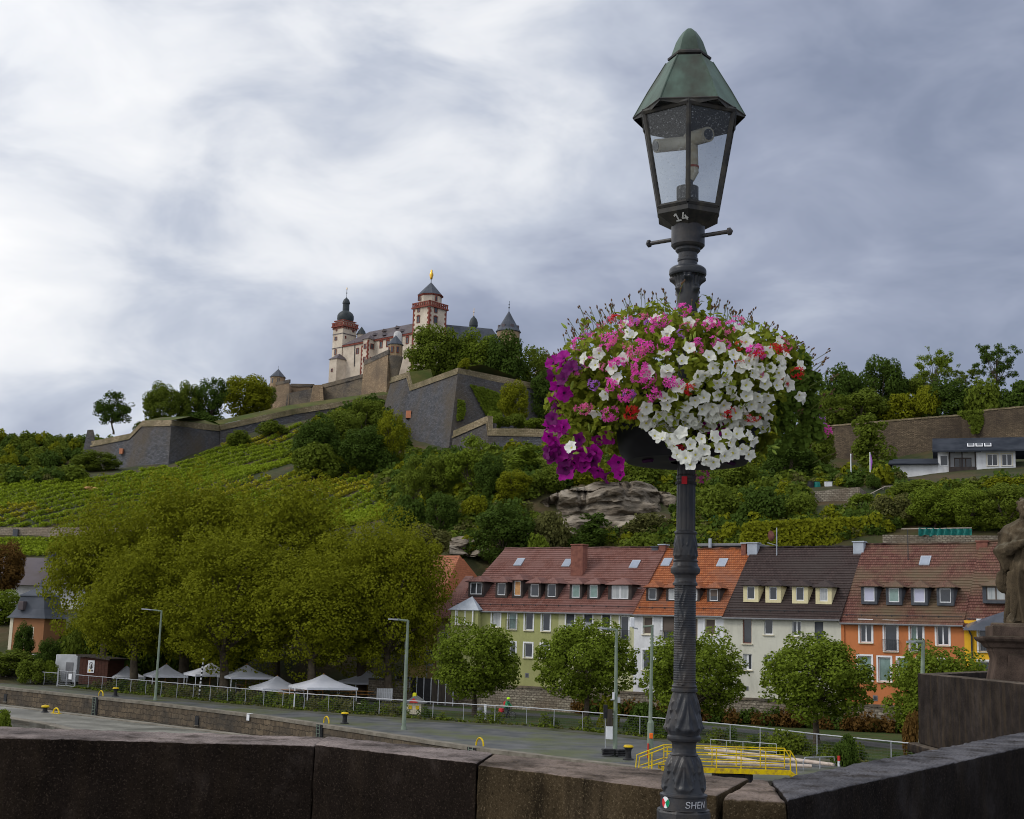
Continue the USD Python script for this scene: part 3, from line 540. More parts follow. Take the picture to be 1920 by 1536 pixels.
for x0, y0, x1, y1, n in ((185, 880, 215, 925, nL), (183, 1035, 208, 1108, nL), (200, 785, 218, 808, nL), (312, 868, 326, 900, nR), (402, 792, 428, 822, nR), (352, 1058, 372, 1090, nR), (280, 1065, 312, 1140, nR), (305, 1225, 335, 1300, nR), (355, 1228, 368, 1252, nR)):
    wall_window(t, *Z(x0, y0), *Z(x1, y1), Nc, n, fr=0.15)
tur = at(676, 506, 0)
tp = part(t, 'turret', MB().lathe([(1.6, 106), (1.6, 119.2), (1.75, 119.3)], tur, 12), M['cream_plaster'], smooth=40)
part(tp, 'turret_roof', MB().lathe([(2.0, 119.2), (1.3, 120.6), (0.1, 122.2)], tur, 12), M['copper_dark'])
ann = at(628, 499, 0)
part(t, 'annex', MB().par(ann - E1 * 2.9 + UP * 94, E1 * 4.2, E2 * 5.5, UP * 14.5), M['cream_plaster'])
part(t, 'annex_roof', hip(MB(), ann - E1 * 2.9, E1 * 4.2, E2 * 5.5, 108.5, 2.3, 0.4, 1.0), M['slate_purple'])
wall_window(t, *Z(140, 1278), *Z(160, 1318), ann, nL, fr=0.12)
# long range between the towers
Rg = Mc + E2 * 1.0; r0_ = Rg - E1 * 48.0
t = thing('castle_range', 'long cream castle wing with purple slate roof between the two towers', 'castle wing', (r0_[0], r0_[1], 92)); O = np.array([r0_[0], r0_[1], 92.0])
part(t, 'wall', MB().par(r0_ + UP * 92, E1 * 40, E2 * 11, UP * 22.3), M['cream_plaster'])
rf = MB(); z0, z1 = 114.3, 119.4; a0 = r0_ - E1 * 0.3 - E2 * 0.6; L = 40.3; hp = 9.0
A_, B_, C_, D_ = a0 + UP * z0, a0 + E1 * L + UP * z0, a0 + E1 * L + E2 * 12.2 + UP * z0, a0 + E2 * 12.2 + UP * z0; R0, R1 = a0 + E1 * hp + E2 * 6.1 + UP * z1, a0 + E1 * L + E2 * 6.1 + UP * z1
rf.quad(A_, B_, R1, R0).tri(D_, A_, R0).quad(C_, D_, R0, R1).tri(B_, C_, R1).quad(A_, D_, C_, B_)
rp = part(t, 'roof', rf, M['slate_purple'])
part(t, 'eaves_band', MB().par(r0_ - E2 * 0.45 + UP * 113.7, E1 * 40, E2 * 0.44, UP * 0.6), M['red_sandstone'])
for px_, py_ in ((722, 622), (722, 629), (746, 616), (755, 622), (704, 629)):
    wA, wB, wR = warp(A_), warp(B_), warp(R0); nrm = unit(np.cross(wB - wA, wR - wA)); q = Wplane(px_, py_, wA, nrm)
    part(rp, 'roof_dormer', MB().prism([(-1.0, -0.1), (1.0, -0.1), (0, 1.0)], q - E2 * 0.9, E1, UP, E2 * 2.6), M['slate_purple'], raw=True)
for x0, y0, x1, y1 in ((748, 938, 785, 1022), (832, 925, 870, 1005), (1077, 885, 1112, 968), (745, 1145, 792, 1180), (820, 1130, 832, 1165)): wall_window(t, *Z(x0, y0), *Z(x1, y1), Rg, nL, head=0.9 if y0 < 1000 else 0, fr=0.22)
for x0, y0, x1, y1 in ((455, 1020, 488, 1095),): wall_window(t, *Z(x0, y0), *Z(x1, y1), Rg, nL)
kx = Wplane(690, 640, Rg - E2 * 3.2, -E2); kx = np.array([kx[0], kx[1], 0])
by = part(t, 'bay', MB().par(kx - E1 * 2.6 + UP * 92, E1 * 2.6, E2 * 3.4, UP * 22.2), M['cream_plaster'])
part(by, 'bay_roof', hip(MB(), kx - E1 * 2.6, E1 * 2.6, E2 * 4.0, 114.2, 1.8, 0.5, 0.5), M['slate_purple'])
q = MB()
for i in range(21): q.par(kx + E1 * 0.05 - E2 * 0.05 + UP * (97 + i * 0.8), -E1 * (0.7 if i % 2 else 0.4), E2 * (0.4 if i % 2 else 0.7), UP * 0.78)
part(by, 'quoin', q, M['red_sandstone'])
q = MB(); e9 = Wplane(677, 660, Rg, nL)
for i in range(20): q.par(np.array([e9[0], e9[1], 97 + i * 0.8]) - E2 * 0.06, E1 * (0.9 if i % 2 else 0.5), E2 * 0.3, UP * 0.78)
part(t, 'quoin', q, M['red_sandstone'])
for x0, y0, x1, y1, n in ((550, 968, 578, 1030, nL), (543, 1130, 570, 1200, nL), (628, 965, 672, 1035, nR), (620, 1135, 662, 1200, nR)): wall_window(t, *Z(x0, y0), *Z(x1, y1), kx, n, fr=0.2)
part(t, 'rain_pipe', MB().tube([Wplane(665, 645, Rg - E2 * .2, nL), Wplane(664, 690, Rg - E2 * .2, nL)], 0.15, 5), M['iron_dark'])
# wing behind, to the right of the main tower
w0 = Mc + E2 * 8.0 - E1 * 1.0
t = thing('castle_range', 'grey slate roofed wing right of the main castle tower behind the trees', 'castle wing', (w0[0], w0[1], 92)); O = np.array([w0[0], w0[1], 92.0])
D3 = unit(np.array([1, 0.28, 0])); D4 = np.array([-D3[1], D3[0], 0])
part(t, 'wall', MB().par(w0 + UP * 92, D3 * 24, D4 * 9, UP * 19), M['cream_plaster'])
rf = MB(); a = w0 - D4 * 0.5 + UP * 111; rf.quad(a, a + D3 * 24, a + D3 * 20 + D4 * 5 + UP * 7.6, a + D4 * 5 + UP * 7.6).tri(a + D3 * 24, a + D3 * 24 + D4 * 10, a + D3 * 20 + D4 * 5 + UP * 7.6).quad(a + D3 * 24 + D4 * 10, a + D4 * 10, a + D4 * 5 + UP * 7.6, a + D3 * 20 + D4 * 5 + UP * 7.6)
part(t, 'roof', rf, M['slate_grey'])
dm = at(886, 515, 0)
t = thing('dome_turret', 'small dark domed turret with gold tip above the castle trees', 'turret', (dm[0], dm[1], 100)); O = np.array([dm[0], dm[1], 100.0])
part(t, 'drum', MB().lathe([(1.55, 100), (1.55, 125.6), (1.8, 125.7), (1.8, 126.0)], dm, 10), M['copper_dark'])
part(t, 'dome', MB().lathe([(1.75, 126.0), (1.7, 127.2), (1.2, 128.5), (0.5, 129.2), (0.08, 129.8)], dm, 12), M['copper_dark'], smooth=True)
part(t, 'finial', MB().tube([dm + UP * 129.6, dm + UP * 132.6], 0.07, 5).lathe([(0.01, 130.8), (0.28, 131.1), (0.01, 131.5)], dm, 8), M['gold'])
rt = at(952, 520, 0)
t = thing('round_tower', 'round sandstone tower with slate cone roof at the right of the castle', 'tower', (rt[0], rt[1], 95)); O = np.array([rt[0], rt[1], 95.0])
part(t, 'wall', MB().lathe([(4.6, 95), (4.6, 125.0)], rt, 24), M['castle_tan'], smooth=True)
rr = part(t, 'roof', MB().lathe([(4.4, 124.6), (5.1, 124.9), (3.0, 128.2), (1.3, 131.0), (0.15, 133.0)], rt, 20), M['slate_grey'])
for a in (-2.1, -1.2, -0.3, -2.9): part(rr, 'roof_dormer', MB().box(rt + np.array([math.cos(a) * 3.6, math.sin(a) * 3.6, 126.6]), (1.3, 1.3, 1.4), a), M['slate_purple'])
part(t, 'finial', MB().tube([rt + UP * 132.6, rt + UP * 137], 0.1, 5).lathe([(0.01, 134), (0.4, 134.4), (0.01, 134.9)], rt, 8).lathe([(0.01, 135.3), (0.3, 135.6), (0.01, 136)], rt, 8), M['copper_dark'])
for x0 in (1536, 1500): wall_window(t, 480 + x0 / 3.2, 480 + 470 / 3.2, 480 + (x0 + 16) / 3.2, 480 + 488 / 3.2, rt + np.array([1.2, -4.4, 0]), (0.25, -1, 0))
hb = at(1012, 470, 0)
t = thing('castle_outbuilding', 'cream building with long slate roof half hidden behind the flowers', 'building', (hb[0], hb[1], 88)); O = np.array([hb[0], hb[1], 88.0])
part(t, 'wall', MB().par(hb + UP * 88, np.array([26, 4, 0]), np.array([-1.5, 9, 0]), UP * 14), M['cream_plaster'])
part(t, 'roof', hip(MB(), hb, np.array([26., 4, 0]), np.array([-1.5, 9, 0]), 102, 5.2, 0.6, 14), M['slate_grey'])
# terraces below the castle
O = np.zeros(3); t = '/none'
def xy(px, Y): q = at(px, Y, 0); return (q[0], q[1])
w = thing('terrace_wall', 'warm tan stone terrace wall with dark parapet under the castle wing', 'wall')
part(w, 'masonry', rampart(MB(), [xy(686, 481), xy(683, 478), xy(728, 462), xy(740, 466)], [102.6, 102.6, 103.6, 103.6], 84, 6, 0.03), M['castle_tan'], uv=True)
part(w, 'parapet', rampart(MB(), [xy(683, 477.7), xy(728, 461.7)], [103.9, 104.9], [102.2, 103.2], 0.6), M['castle_dark'], uv=True)
c = at(741, 464, 0)
t = thing('corner_turret', 'small octagonal sandstone turret with slate roof on dark corbelled base', 'turret', (c[0], c[1], 92)); O = np.array([c[0], c[1], 92.0])
part(t, 'base', MB().lathe([(1.3, 88), (1.5, 96), (2.6, 101.2), (2.85, 102.4), (2.85, 102.9)], c, 14), M['castle_dark'], smooth=40)
part(t, 'chamber', MB().lathe([(2.6, 102.7), (2.6, 107.0)], c, 8, 0.2), M['castle_tan'])
part(t, 'roof', MB().lathe([(2.5, 106.8), (3.0, 107.0), (1.9, 108.4), (1.2, 109.2), (0.1, 110.4)], c, 8, 0.2), M['slate_grey'])
for a in (-1.15, -1.95, -2.7): 
    f = part(t, 'window', MB().box(c + np.array([math.cos(a) * 2.45, math.sin(a) * 2.45, 105.0]), (0.3, 1.0, 2.2), a), M['red_sandstone']); part(f, 'pane', MB().box(c + np.array([math.cos(a) * 2.5, math.sin(a) * 2.5, 105.0]), (0.3, 0.66, 1.8), a), M['dark_pane'])
ws = at(744.5, 470, 0)
t = thing('scaffold_wrap', 'grey sheeting wrapped round a scaffold above the small turret', 'scaffold', (ws[0], ws[1], 105)); O = np.array([ws[0], ws[1], 105.0])
part(t, 'sheeting', MB().lathe([(1.75, 105), (1.6, 107.5), (1.8, 109), (1.65, 110.5), (1.45, 112.4), (0.9, 113), (0, 113.1)], ws, 9), M['wrap_grey'], smooth=50)
part(t, 'pole', MB().tube([ws + np.array([1.7, -.5, 105]), ws + np.array([1.7, -.5, 113])], 0.08, 5), M['iron_dark'])
O = np.zeros(3); t = '/none'
w = thing('terrace_wall', 'dark grey stained terrace wall with sloping buttresses below the onion tower', 'wall')
part(w, 'masonry', rampart(MB(), [xy(604, 492), xy(607, 487), xy(687, 478), xy(690, 482)], [95.0, 95.0, 98.0, 98.0], 78, 5, 0.05), M['castle_dark'], uv=True)
part(w, 'parapet', rampart(MB(), [xy(607, 486.7), xy(687, 477.7)], [96.6, 99.4], [95.1, 98.1], 0.6), M['castle_dark'], uv=True)
for px in (652, 684): part(w, 'buttress', MB().prism([(0, 0), (6, 0), (0.6, 13), (0, 13)], at(px, 484, 82), (0, -1, 0), UP, (1.1, 0.1, 0)), M['castle_dark'])
w = thing('terrace_wall', 'stained grey terrace wall between the corner watchtower and the buttress', 'wall')
part(w, 'masonry', rampart(MB(), [xy(541, 497), xy(543, 490), xy(592, 486), xy(607, 487)], [93.4, 93.4, 95.0, 95.2], 78, 5, 0.05), M['castle_dark'], uv=True)
part(w, 'buttress', rampart(MB(), [xy(589, 490), xy(591, 483), xy(608, 482), xy(611, 490)], 95.6, 78, 5, 0.12), M['castle_tan'], uv=True)
part(w, 'upper_wall', rampart(MB(), [xy(548, 503), xy(592, 500), xy(622, 500)], [98.2, 98.0, 98.4], 85, 2), M['castle_tan'], uv=True)
part(w, 'upper_parapet', rampart(MB(), [xy(548, 502.6), xy(592, 499.6)], [99.3, 98.9], [98.2, 98.0], 0.5), M['castle_dark'], uv=True)
c = at(524, 497, 0)
t = thing('watchtower', 'small sandstone watchtower with pointed slate roof on the left terrace corner', 'tower', (c[0], c[1], 80)); O = np.array([c[0], c[1], 80.0])
a, b = at(508, 497, 80), at(546, 490, 80)
part(t, 'base_wall', rampart(MB(), [at(511, 508, 0), a, b, at(552, 504, 0)], [96.4, 97.0, 97.4, 97.4], 78, 5, 0.06), M['castle_tan'], uv=True)
part(t, 'base_parapet', rampart(MB(), [a - (0, .25, 0), b - (0, .25, 0)], [98.0, 98.6], [96.9, 97.4], 0.6), M['castle_dark'], uv=True)
part(t, 'chamber', MB().lathe([(2.8, 96), (2.8, 100.6)], c, 8, 0.3), M['castle_tan'])
part(t, 'roof', MB().lathe([(3.2, 100.4), (0.06, 103.6)], c, 8, 0.3), M['slate_grey'])
part(t, 'finial', MB().tube([c + UP * 103.3, c + UP * 104.8], 0.06, 5), M['iron_dark'])
for a_ in (-1.3, -2.2): part(t, 'window', MB().box(c + np.array([math.cos(a_) * 2.6, math.sin(a_) * 2.6, 98.9]), (0.3, 0.8, 1.8), a_), M['dark_pane'])
# ramparts
O = np.zeros(3); t = '/none'; part = _pl
def bastion(label, pts, zt, zb, thick, batter, cope=1.7, tufts=True, name='bastion'):
    w = thing(name, label, 'rampart')
    part(w, 'masonry', rampart(MB(), pts, zt, zb, thick, batter), M['bastion_slate'], uv=True)
    p = np.array(pts); zt = np.broadcast_to(zt, (len(p),)).astype(float)
    # two proud courses and a turf cap along the crest
    c0 = rampart(MB(), p, zt + cope, zt + 0.003, thick * 0.55, 0.0); part(w, 'coping', c0, M['cope_tan'], uv=True)
    d = np.diff(p, axis=0); nn = np.stack([d[:, 1], -d[:, 0]], 1); nn /= np.linalg.norm(nn, axis=1, keepdims=True); vn = np.vstack([nn[:1], nn]) 
    c1 = rampart(MB(), p + vn * 0.35, zt + 0.35, zt - 0.25, 0.9, 0.0); part(w, 'cordon', c1, M['cope_tan'], uv=True)
    if tufts:
        tb = MB(); q = p - vn * 0.6; k = p - vn * thick * 1.6
        for i in range(len(p) - 1): tb.quad([*q[i], zt[i] + cope + 0.05], [*q[i + 1], zt[i + 1] + cope + 0.05], [*k[i + 1], zt[i + 1] + cope + 1.9], [*k[i], zt[i] + cope + 1.9])
        part(w, 'turf_cap', tb, M['turf'])
    return w
B0, B1, B2 = xy(735, 432), xy(860, 385), xy(1030, 410)
ip = lambda a, b, s: (a[0] + (b[0] - a[0]) * s, a[1] + (b[1] - a[1]) * s)
main = bastion('tall grey slate stone bastion with sloping faces below the castle trees', [xy(752, 470), B0, ip(B0, B1, .27), ip(B0, B1, .33), B1, B2], [88, 88, 87.6, 82.8, 82.6, 82.6], [40, 44, 46, 46, 40, 50], 5, 0.21)
part(main, 'window', MB().par(Wplane(769, 789, (*B0, 60), np.cross(np.array([B1[0] - B0[0], B1[1] - B0[1], 0]), UP)) + np.array([-1.0, -5.2, 0]), (1.6, -.5, 0), (0, 3, 0), UP * 2.3), M['red_patch'])
bastion('lower grey outwork wall with tan coping in front of the tall bastion', [xy(855, 376), xy(918, 362), xy(921, 361), xy(1048, 357), xy(1130, 356)], [62.2, 64.6, 61.0, 60.6, 60.6], 38, 3, 0.10, 1.9, False, 'outwork_wall')
bastion('long rising grey curtain wall with turf crest left of the tall bastion', [xy(423, 432), xy(560, 446), xy(745, 458)], [70.6, 79.0, 87.5], [55, 62, 70], 4, 0.10, name='curtain_wall')
L0, L1, L2 = xy(183, 440), xy(331, 400), xy(425, 434)
lb = bastion('dark grey stone bastion with stepped top at the far left of the fortress', [xy(188, 470), L0, ip(L0, L1, .52), ip(L0, L1, .66), L1, L2], [66, 64.8, 65.0, 68.4, 66.8, 70.6], [35, 36, 36, 38, 40, 50], 4, 0.17)
part(lb, 'flank_wall', rampart(MB(), [xy(176, 441), xy(187, 440), xy(190, 452)], [70.5, 70.5, 70.5], 40, 1.5, 0.17), M['bastion_slate'], uv=True)
for (px, py, hw, base) in ((231, 853, 3, lb),): part(base, 'window', MB().par(Wplane(px, py, (*L0, 60), np.cross(np.array([L1[0] - L0[0], L1[1] - L0[1], 0]), UP)) + np.array([-0.6, -2.6, 0]), (1.1, -.3, 0), (0, 2, 0), UP * 1.7), M['red_patch'])
w = thing('vineyard_wall', 'pale rubble wall at the foot of the vineyard on the left edge', 'wall')
part(w, 'masonry', rampart(MB(), [W(-200, 1000, 304)[:2], W(0, 1000, 302)[:2], W(110, 1000, 300)[:2], W(330, 1000, 298)[:2]], [W(0, 989, 302)[2], W(0, 989, 302)[2], W(110, 989, 300)[2], W(330, 985, 298)[2]], 15, 1.2, 0.04), M['vine_wall'], uv=True)
part(w, 'opening', MB().box(W(30, 1001, 301.2) , (1.1, 1.2, 2.0)), M['dark_pane'])
w = thing('brick_wall', 'red brick crest of an ivy covered wall left of the dark bastion', 'wall')
a, b = W(33, 900, 372), W(128, 897, 376)
part(w, 'masonry', rampart(MB(), [a[:2], b[:2]], [a[2] - 0.5, b[2] - 0.5], 38, 1.2), M['castle_dark'], uv=True)
part(w, 'brick_crest', rampart(MB(), [(a - (0, .2, 0))[:2], (b - (0, .2, 0))[:2]], [a[2] + 1.4, b[2] + 1.6], [a[2] - 0.497, b[2] - 0.497], 1.0), M['red_sandstone'], uv=True)
part(w, 'end_pier', MB().box(W(136, 897, 376) + np.array([0, 0, -3]), (2.4, 2.4, 10)), M['red_sandstone'])
w = thing('rubble_wall', 'tall brown rubble retaining wall behind the white clubhouse', 'wall')
R = [xy(1500, 250), xy(1560, 245), xy(1650, 240), xy(1720, 238), xy(1800, 236), xy(1850, 233), xy(1920, 230), xy(2200, 222)]
zt = [W(px, py, r[1])[2] for (px, py), r in zip(((1500, 803), (1560, 800), (1650, 792), (1720, 786), (1800, 780), (1850, 770), (1920, 764), (2200, 740)), R)]
part(w, 'masonry', rampart(MB(), R, zt, [30] * 8, 2.5, 0.06), M['rubble_brown'], uv=True)
part(w, 'coping', rampart(MB(), [(x, y - 0.12) for x, y in R], [z + 0.3 for z in zt], [z + 0.003 for z in zt], 2.0), M['cope_tan'], uv=True)
part = _pl
# ---------------------------------------------------------------- the row of houses
def plaster(name, c, d=0.86, stain=None):
    mat(name, c, tuple(x * d for x in c), 0.35, 0.9, 0.004, 8.0, c3=stain or tuple(x * 0.8 for x in c), scale3=0.9, stretch=(1, 1, 0.35))
plaster('plaster_green', (0.36, 0.365, 0.15)); plaster('plaster_pale_green', (0.54, 0.53, 0.32)); plaster('plaster_white', (0.68, 0.68, 0.68), 0.95); plaster('plaster_ivory', (0.58, 0.565, 0.47), 0.93)
plaster('plaster_orange', (0.55, 0.19, 0.07)); plaster('plaster_yellow', (0.80, 0.45, 0.03)); plaster('plaster_cream', (0.75, 0.55, 0.24)); plaster('plaster_pinkish', (0.55, 0.42, 0.33)); plaster('dormer_cream', (0.72, 0.64, 0.38)); plaster('pavilion_orange', (0.34, 0.16, 0.075))
mat('paint_white', (0.78, 0.78, 0.78), (0.70, 0.70, 0.70), 2.0, 0.5); mat('paint_cream', (0.66, 0.6, 0.45), (0.6, 0.54, 0.4), 2.0, 0.6)
mat('dormer_dark', (0.035, 0.028, 0.026), (0.06, 0.048, 0.042), 1.5, 0.8); mat('dormer_slate', (0.05, 0.055, 0.065), (0.08, 0.085, 0.095), 2.0, 0.7)
mat('curtain_pane', (0.25, 0.27, 0.27), (0.42, 0.43, 0.42), 1.2, 0.12, spec=0.6, stretch=(3, 3, .3)); mat('blind_brown', (0.10, 0.075, 0.06), (0.13, 0.10, 0.08), 1.0, 0.5); mat('green_pane', (0.10, 0.16, 0.13), (0.2, 0.3, 0.27), 0.8, 0.1, spec=0.6); mat('lilac_pane', (0.40, 0.40, 0.52), (0.5, 0.5, 0.62), 0.5, 0.15, spec=0.6); mat('shutter_orange', (0.55, 0.3, 0.12), (0.4, 0.2, 0.08), 3, 0.6)
mat('zinc', (0.28, 0.31, 0.35), (0.4, 0.43, 0.47), 0.8, 0.45, metal=0.3); mat('brick_chimney', (0.15, 0.06, 0.045), (0.24, 0.10, 0.07), 2.5, 0.9, 0.03, 12); mat('gutter_grey', (0.14, 0.14, 0.15), (0.2, 0.2, 0.2), 1, 0.5)
def tiles(name, c1, c2, c3, moss=None, w=0.2, h=0.34, s3=0.25):
    n = {'u': ('uvmap', {'attribute': 'st'}), 'b': ('brick_texture', {'color1': c1, 'color2': c2, 'mortar': tuple(x * 0.25 for x in c1), 'scale': 1.0, 'mortar_size': 0.018, 'mortar_smooth': 0.3, 'brick_width': w, 'row_height': h}),
         'g': ('geometry', {}), 'n': ('noise_texture', {'scale': s3, 'detail': 6.0, 'roughness': 0.65}), 'r': ('rgb_ramp', {'ramp': [(0.42, (0, 0, 0)), (0.64, (1, 1, 1))]}), 'm': ('mix_color', {'b': c3}),
         'n2': ('noise_texture', {'scale': 1.6, 'detail': 5.0}), 'r2': ('rgb_ramp', {'ramp': [(0.56, (0, 0, 0)), (0.72, (1, 1, 1))]}), 'm2': ('mix_color', {'b': moss or c3}),
         'wn': ('noise_texture', {'scale': 14.0, 'detail': 2.0}), 'bp': ('bump', {'distance': 0.03}), 'p': ('principled_bsdf', {'roughness': 0.6, 'specular_ior_level': 0.15})}
    l = [('u.UV', 'b.vector'), ('g.position', 'n.vector'), ('n.fac', 'r.fac'), ('r.color', 'm.fac'), ('b.color', 'm.a'), ('g.position', 'n2.vector'), ('n2.fac', 'r2.fac'), ('r2.color', 'm2.fac'), ('m.result', 'm2.a'), ('m2.result', 'p.base_color'), ('g.position', 'wn.vector'), ('wn.fac', 'bp.height'), ('bp.normal', 'p.normal')]
    M[name] = usdkit.material(stage, f'/World/Looks/{name}', n, l, surface='p.BSDF')
tiles('tile_red', (0.1365, 0.053, 0.039), (0.2028, 0.0897, 0.0686), (0.1872, 0.0975, 0.0819)); tiles('tile_orange', (0.255, 0.0723, 0.0255), (0.374, 0.1275, 0.0467), (0.204, 0.0935, 0.0595), (0.34, 0.10, 0.03))
tiles('tile_brown', (0.0384, 0.0248, 0.0224), (0.06, 0.04, 0.036), (0.048, 0.036, 0.032), w=0.3, h=0.38); tiles('tile_old', (0.108, 0.0418, 0.0324), (0.18, 0.0828, 0.0612), (0.1224, 0.09, 0.054), (0.14, 0.08, 0.05)); tiles('tile_bright', (0.36, 0.125, 0.06), (0.46, 0.17, 0.085), (0.36, 0.13, 0.065))
HR = math.atan2(-0.52, 0.855); HX = np.array([math.cos(HR), math.sin(HR), 0]); HY = np.array([-math.sin(HR), math.cos(HR), 0]); HO = np.array([31.3, 115.0, 0])
def hx(px, py=1230, d=0.0): return float((Wplane(px, py, HO + HY * d, -HY) - HO) @ HX)
def hz_(px, py, d=0.0): return float(Wplane(px, py, HO + HY * d, -HY)[2])
BASE = 2.2
def opening_wall(x0, x1, z0, z1, holes, t=0.22):
    """A facade in the x-z plane, facing -y, with real openings and reveals."""
    mb = MB(); xs = sorted({x0, x1, *[h[0] for h in holes], *[h[2] for h in holes]}); zs = sorted({z0, z1, *[h[1] for h in holes], *[h[3] for h in holes]})
    for i in range(len(xs) - 1):
        for j in range(len(zs) - 1):
            cx, cz = (xs[i] + xs[i + 1]) / 2, (zs[j] + zs[j + 1]) / 2
            if any(h[0] < cx < h[2] and h[1] < cz < h[3] for h in holes): continue
            mb.quad((xs[i], 0, zs[j]), (xs[i + 1], 0, zs[j]), (xs[i + 1], 0, zs[j + 1]), (xs[i], 0, zs[j + 1]))
    for a, b, c, d in holes:
        mb.quad((a, 0, b), (a, t, b), (a, t, d), (a, 0, d)).quad((c, 0, b), (c, 0, d), (c, t, d), (c, t, b)).quad((a, 0, b), (c, 0, b), (c, t, b), (a, t, b)).quad((a, 0, d), (a, t, d), (c, t, d), (c, 0, d))
    return mb
def fit_window(par_, x0, z0, x1, z1, y=0.0, style='single', frame='paint_white', pane='dark_pane', surround=None, sill=True, recess=0.13, fw=0.09, blind=None, rail=False, name='window'):
    m = MB(); w, h = x1 - x0, z1 - z0; yy = y + recess
    def bar(a, b, c, d, dy=0.0, t=0.06): m.par((a, yy + dy, b), (c - a, 0, 0), (0, t, 0), (0, 0, d - b))
    bar(x0, z0, x0 + fw, z1); bar(x1 - fw, z0, x1, z1); bar(x0 + fw, z0, x1 - fw, z0 + fw); bar(x0 + fw, z1 - fw, x1 - fw, z1)
    if style == 'double': bar(x0 + w / 2 - fw * 0.7, z0 + fw, x0 + w / 2 + fw * 0.7, z1 - fw)
    f = part(par_, name, m, M[frame])
    pm = pane if isinstance(pane, str) else pane[0]
    if style == 'double':
        ps = pane if not isinstance(pane, str) else (pane, pane)
        part(f, 'pane', MB().par((x0 + fw, yy + 0.025, z0 + fw), (w / 2 - fw * 1.7, 0, 0), (0, 0.02, 0), (0, 0, h - 2 * fw)), M[ps[0]])
        part(f, 'pane', MB().par((x0 + w / 2 + fw * 0.7, yy + 0.025, z0 + fw), (w / 2 - fw * 1.7, 0, 0), (0, 0.02, 0), (0, 0, h - 2 * fw)), M[ps[1]])
    else: part(f, 'pane', MB().par((x0 + fw, yy + 0.025, z0 + fw), (w - 2 * fw, 0, 0), (0, 0.02, 0), (0, 0, h - 2 * fw)), M[pm])
    if blind: part(f, 'roller_blind', MB().par((x0 + 0.02, y + 0.06, z1 - (h - 0.02) * blind[1]), (w - 0.04, 0, 0), (0, 0.03, 0), (0, 0, (h - 0.02) * blind[1])), M[blind[0]])
    if surround:
        s = MB(); k = 0.14
        for a, b, c, d in ((x0 - k, z0 - k * .6, x0, z1 + k), (x1, z0 - k * .6, x1 + k, z1 + k), (x0, z1, x1, z1 + k)): s.par((a, y - 0.03, b), (c - a, 0, 0), (0, 0.028, 0), (0, 0, d - b))
        part(f, 'surround', s, M[surround])
    if sill: part(f, 'sill', MB().cbox(((x0 + x1) / 2, y - 0.03, z0 - 0.06), (w + 0.24, 0.22, 0.08), 0.01), M['paint_cream'] if sill is True else M[sill])
    if rail:
        r = MB(); r.box(((x0 + x1) / 2, y - 0.22, z0 + 0.95), (w + 0.3, 0.04, 0.04)); r.box(((x0 + x1) / 2, y - 0.22, z0 + 0.06), (w + 0.3, 0.03, 0.03))
        for i in range(11): r.box((x0 - 0.15 + (w + 0.3) * i / 10, y - 0.22, z0 + 0.5), (0.02, 0.02, 0.9))
        for s_ in (-1, 1): r.box(((x0 + x1) / 2 + s_ * (w / 2 + 0.15), y - 0.11, z0 + 0.95), (0.03, 0.22, 0.03))
        part(f, 'balcony_rail', r, M['iron_dark'])
    return f
def roof_slope(x0, x1, ze, zr, yr, over=0.35, x0r=None, x1r=None, step=0.34, back=True, thick=0.06):
    """Tiled slope in overlapping courses from the eaves (y -over) to the ridge (y yr), the far slope plain."""
    mb = MB(); x0r = x0 if x0r is None else x0r; x1r = x1 if x1r is None else x1r
    k = (zr - ze) / yr; ys, zs = -over, ze - over * k; L = math.hypot(yr + over, zr - zs); n = int(L / step); nrm = np.array([0, -(zr - zs), yr + over]) / L
    for i in range(n):
        s0, s1 = i / n, (i + 1) / n; a0, b0, a1, b1 = x0 + (x0r - x0) * s0, x1 + (x1r - x1) * s0, x0 + (x0r - x0) * s1, x1 + (x1r - x1) * s1
        p0 = np.array([0, ys + (yr - ys) * s0, zs + (zr - zs) * s0]); p1 = np.array([0, ys + (yr - ys) * s1, zs + (zr - zs) * s1]); up = nrm * 0.05
        X = lambda x, p: np.array([x, p[1], p[2]])
        mb.quad(X(a0, p0 + up), X(b0, p0 + up), X(b1, p1), X(a1, p1), [(a0, i * step), (b0, i * step), (b1, (i + 1) * step - 0.01), (a1, (i + 1) * step - 0.01)])
        mb.quad(X(a0, p0), X(b0, p0), X(b0, p0 + up), X(a0, p0 + up), [(a0, i * step + 0.1), (b0, i * step + 0.1), (b0, i * step + 0.12), (a0, i * step + 0.12)])
    if back:
        e = np.array([0, 2 * yr + over, zs]); mb.quad((x1r, yr, zr), (x0r, yr, zr), (x0, 2 * yr + over, zs), (x1, 2 * yr + over, zs), [(x1, 0), (x0, 0), (x0, L), (x1, L)])
    mb.quad((x0, ys, zs), (x0, 2 * yr + over, zs), (x1, 2 * yr + over, zs), (x1, ys, zs))
    mb.tri((x0, ys, zs), (x0r, yr, zr), (x0, 2 * yr + over, zs), [(0, 0), (4, 4), (8, 0)]); mb.tri((x1, ys, zs), (x1, 2 * yr + over, zs), (x1r, yr, zr), [(0, 0), (8, 0), (4, 4)])
    return mb
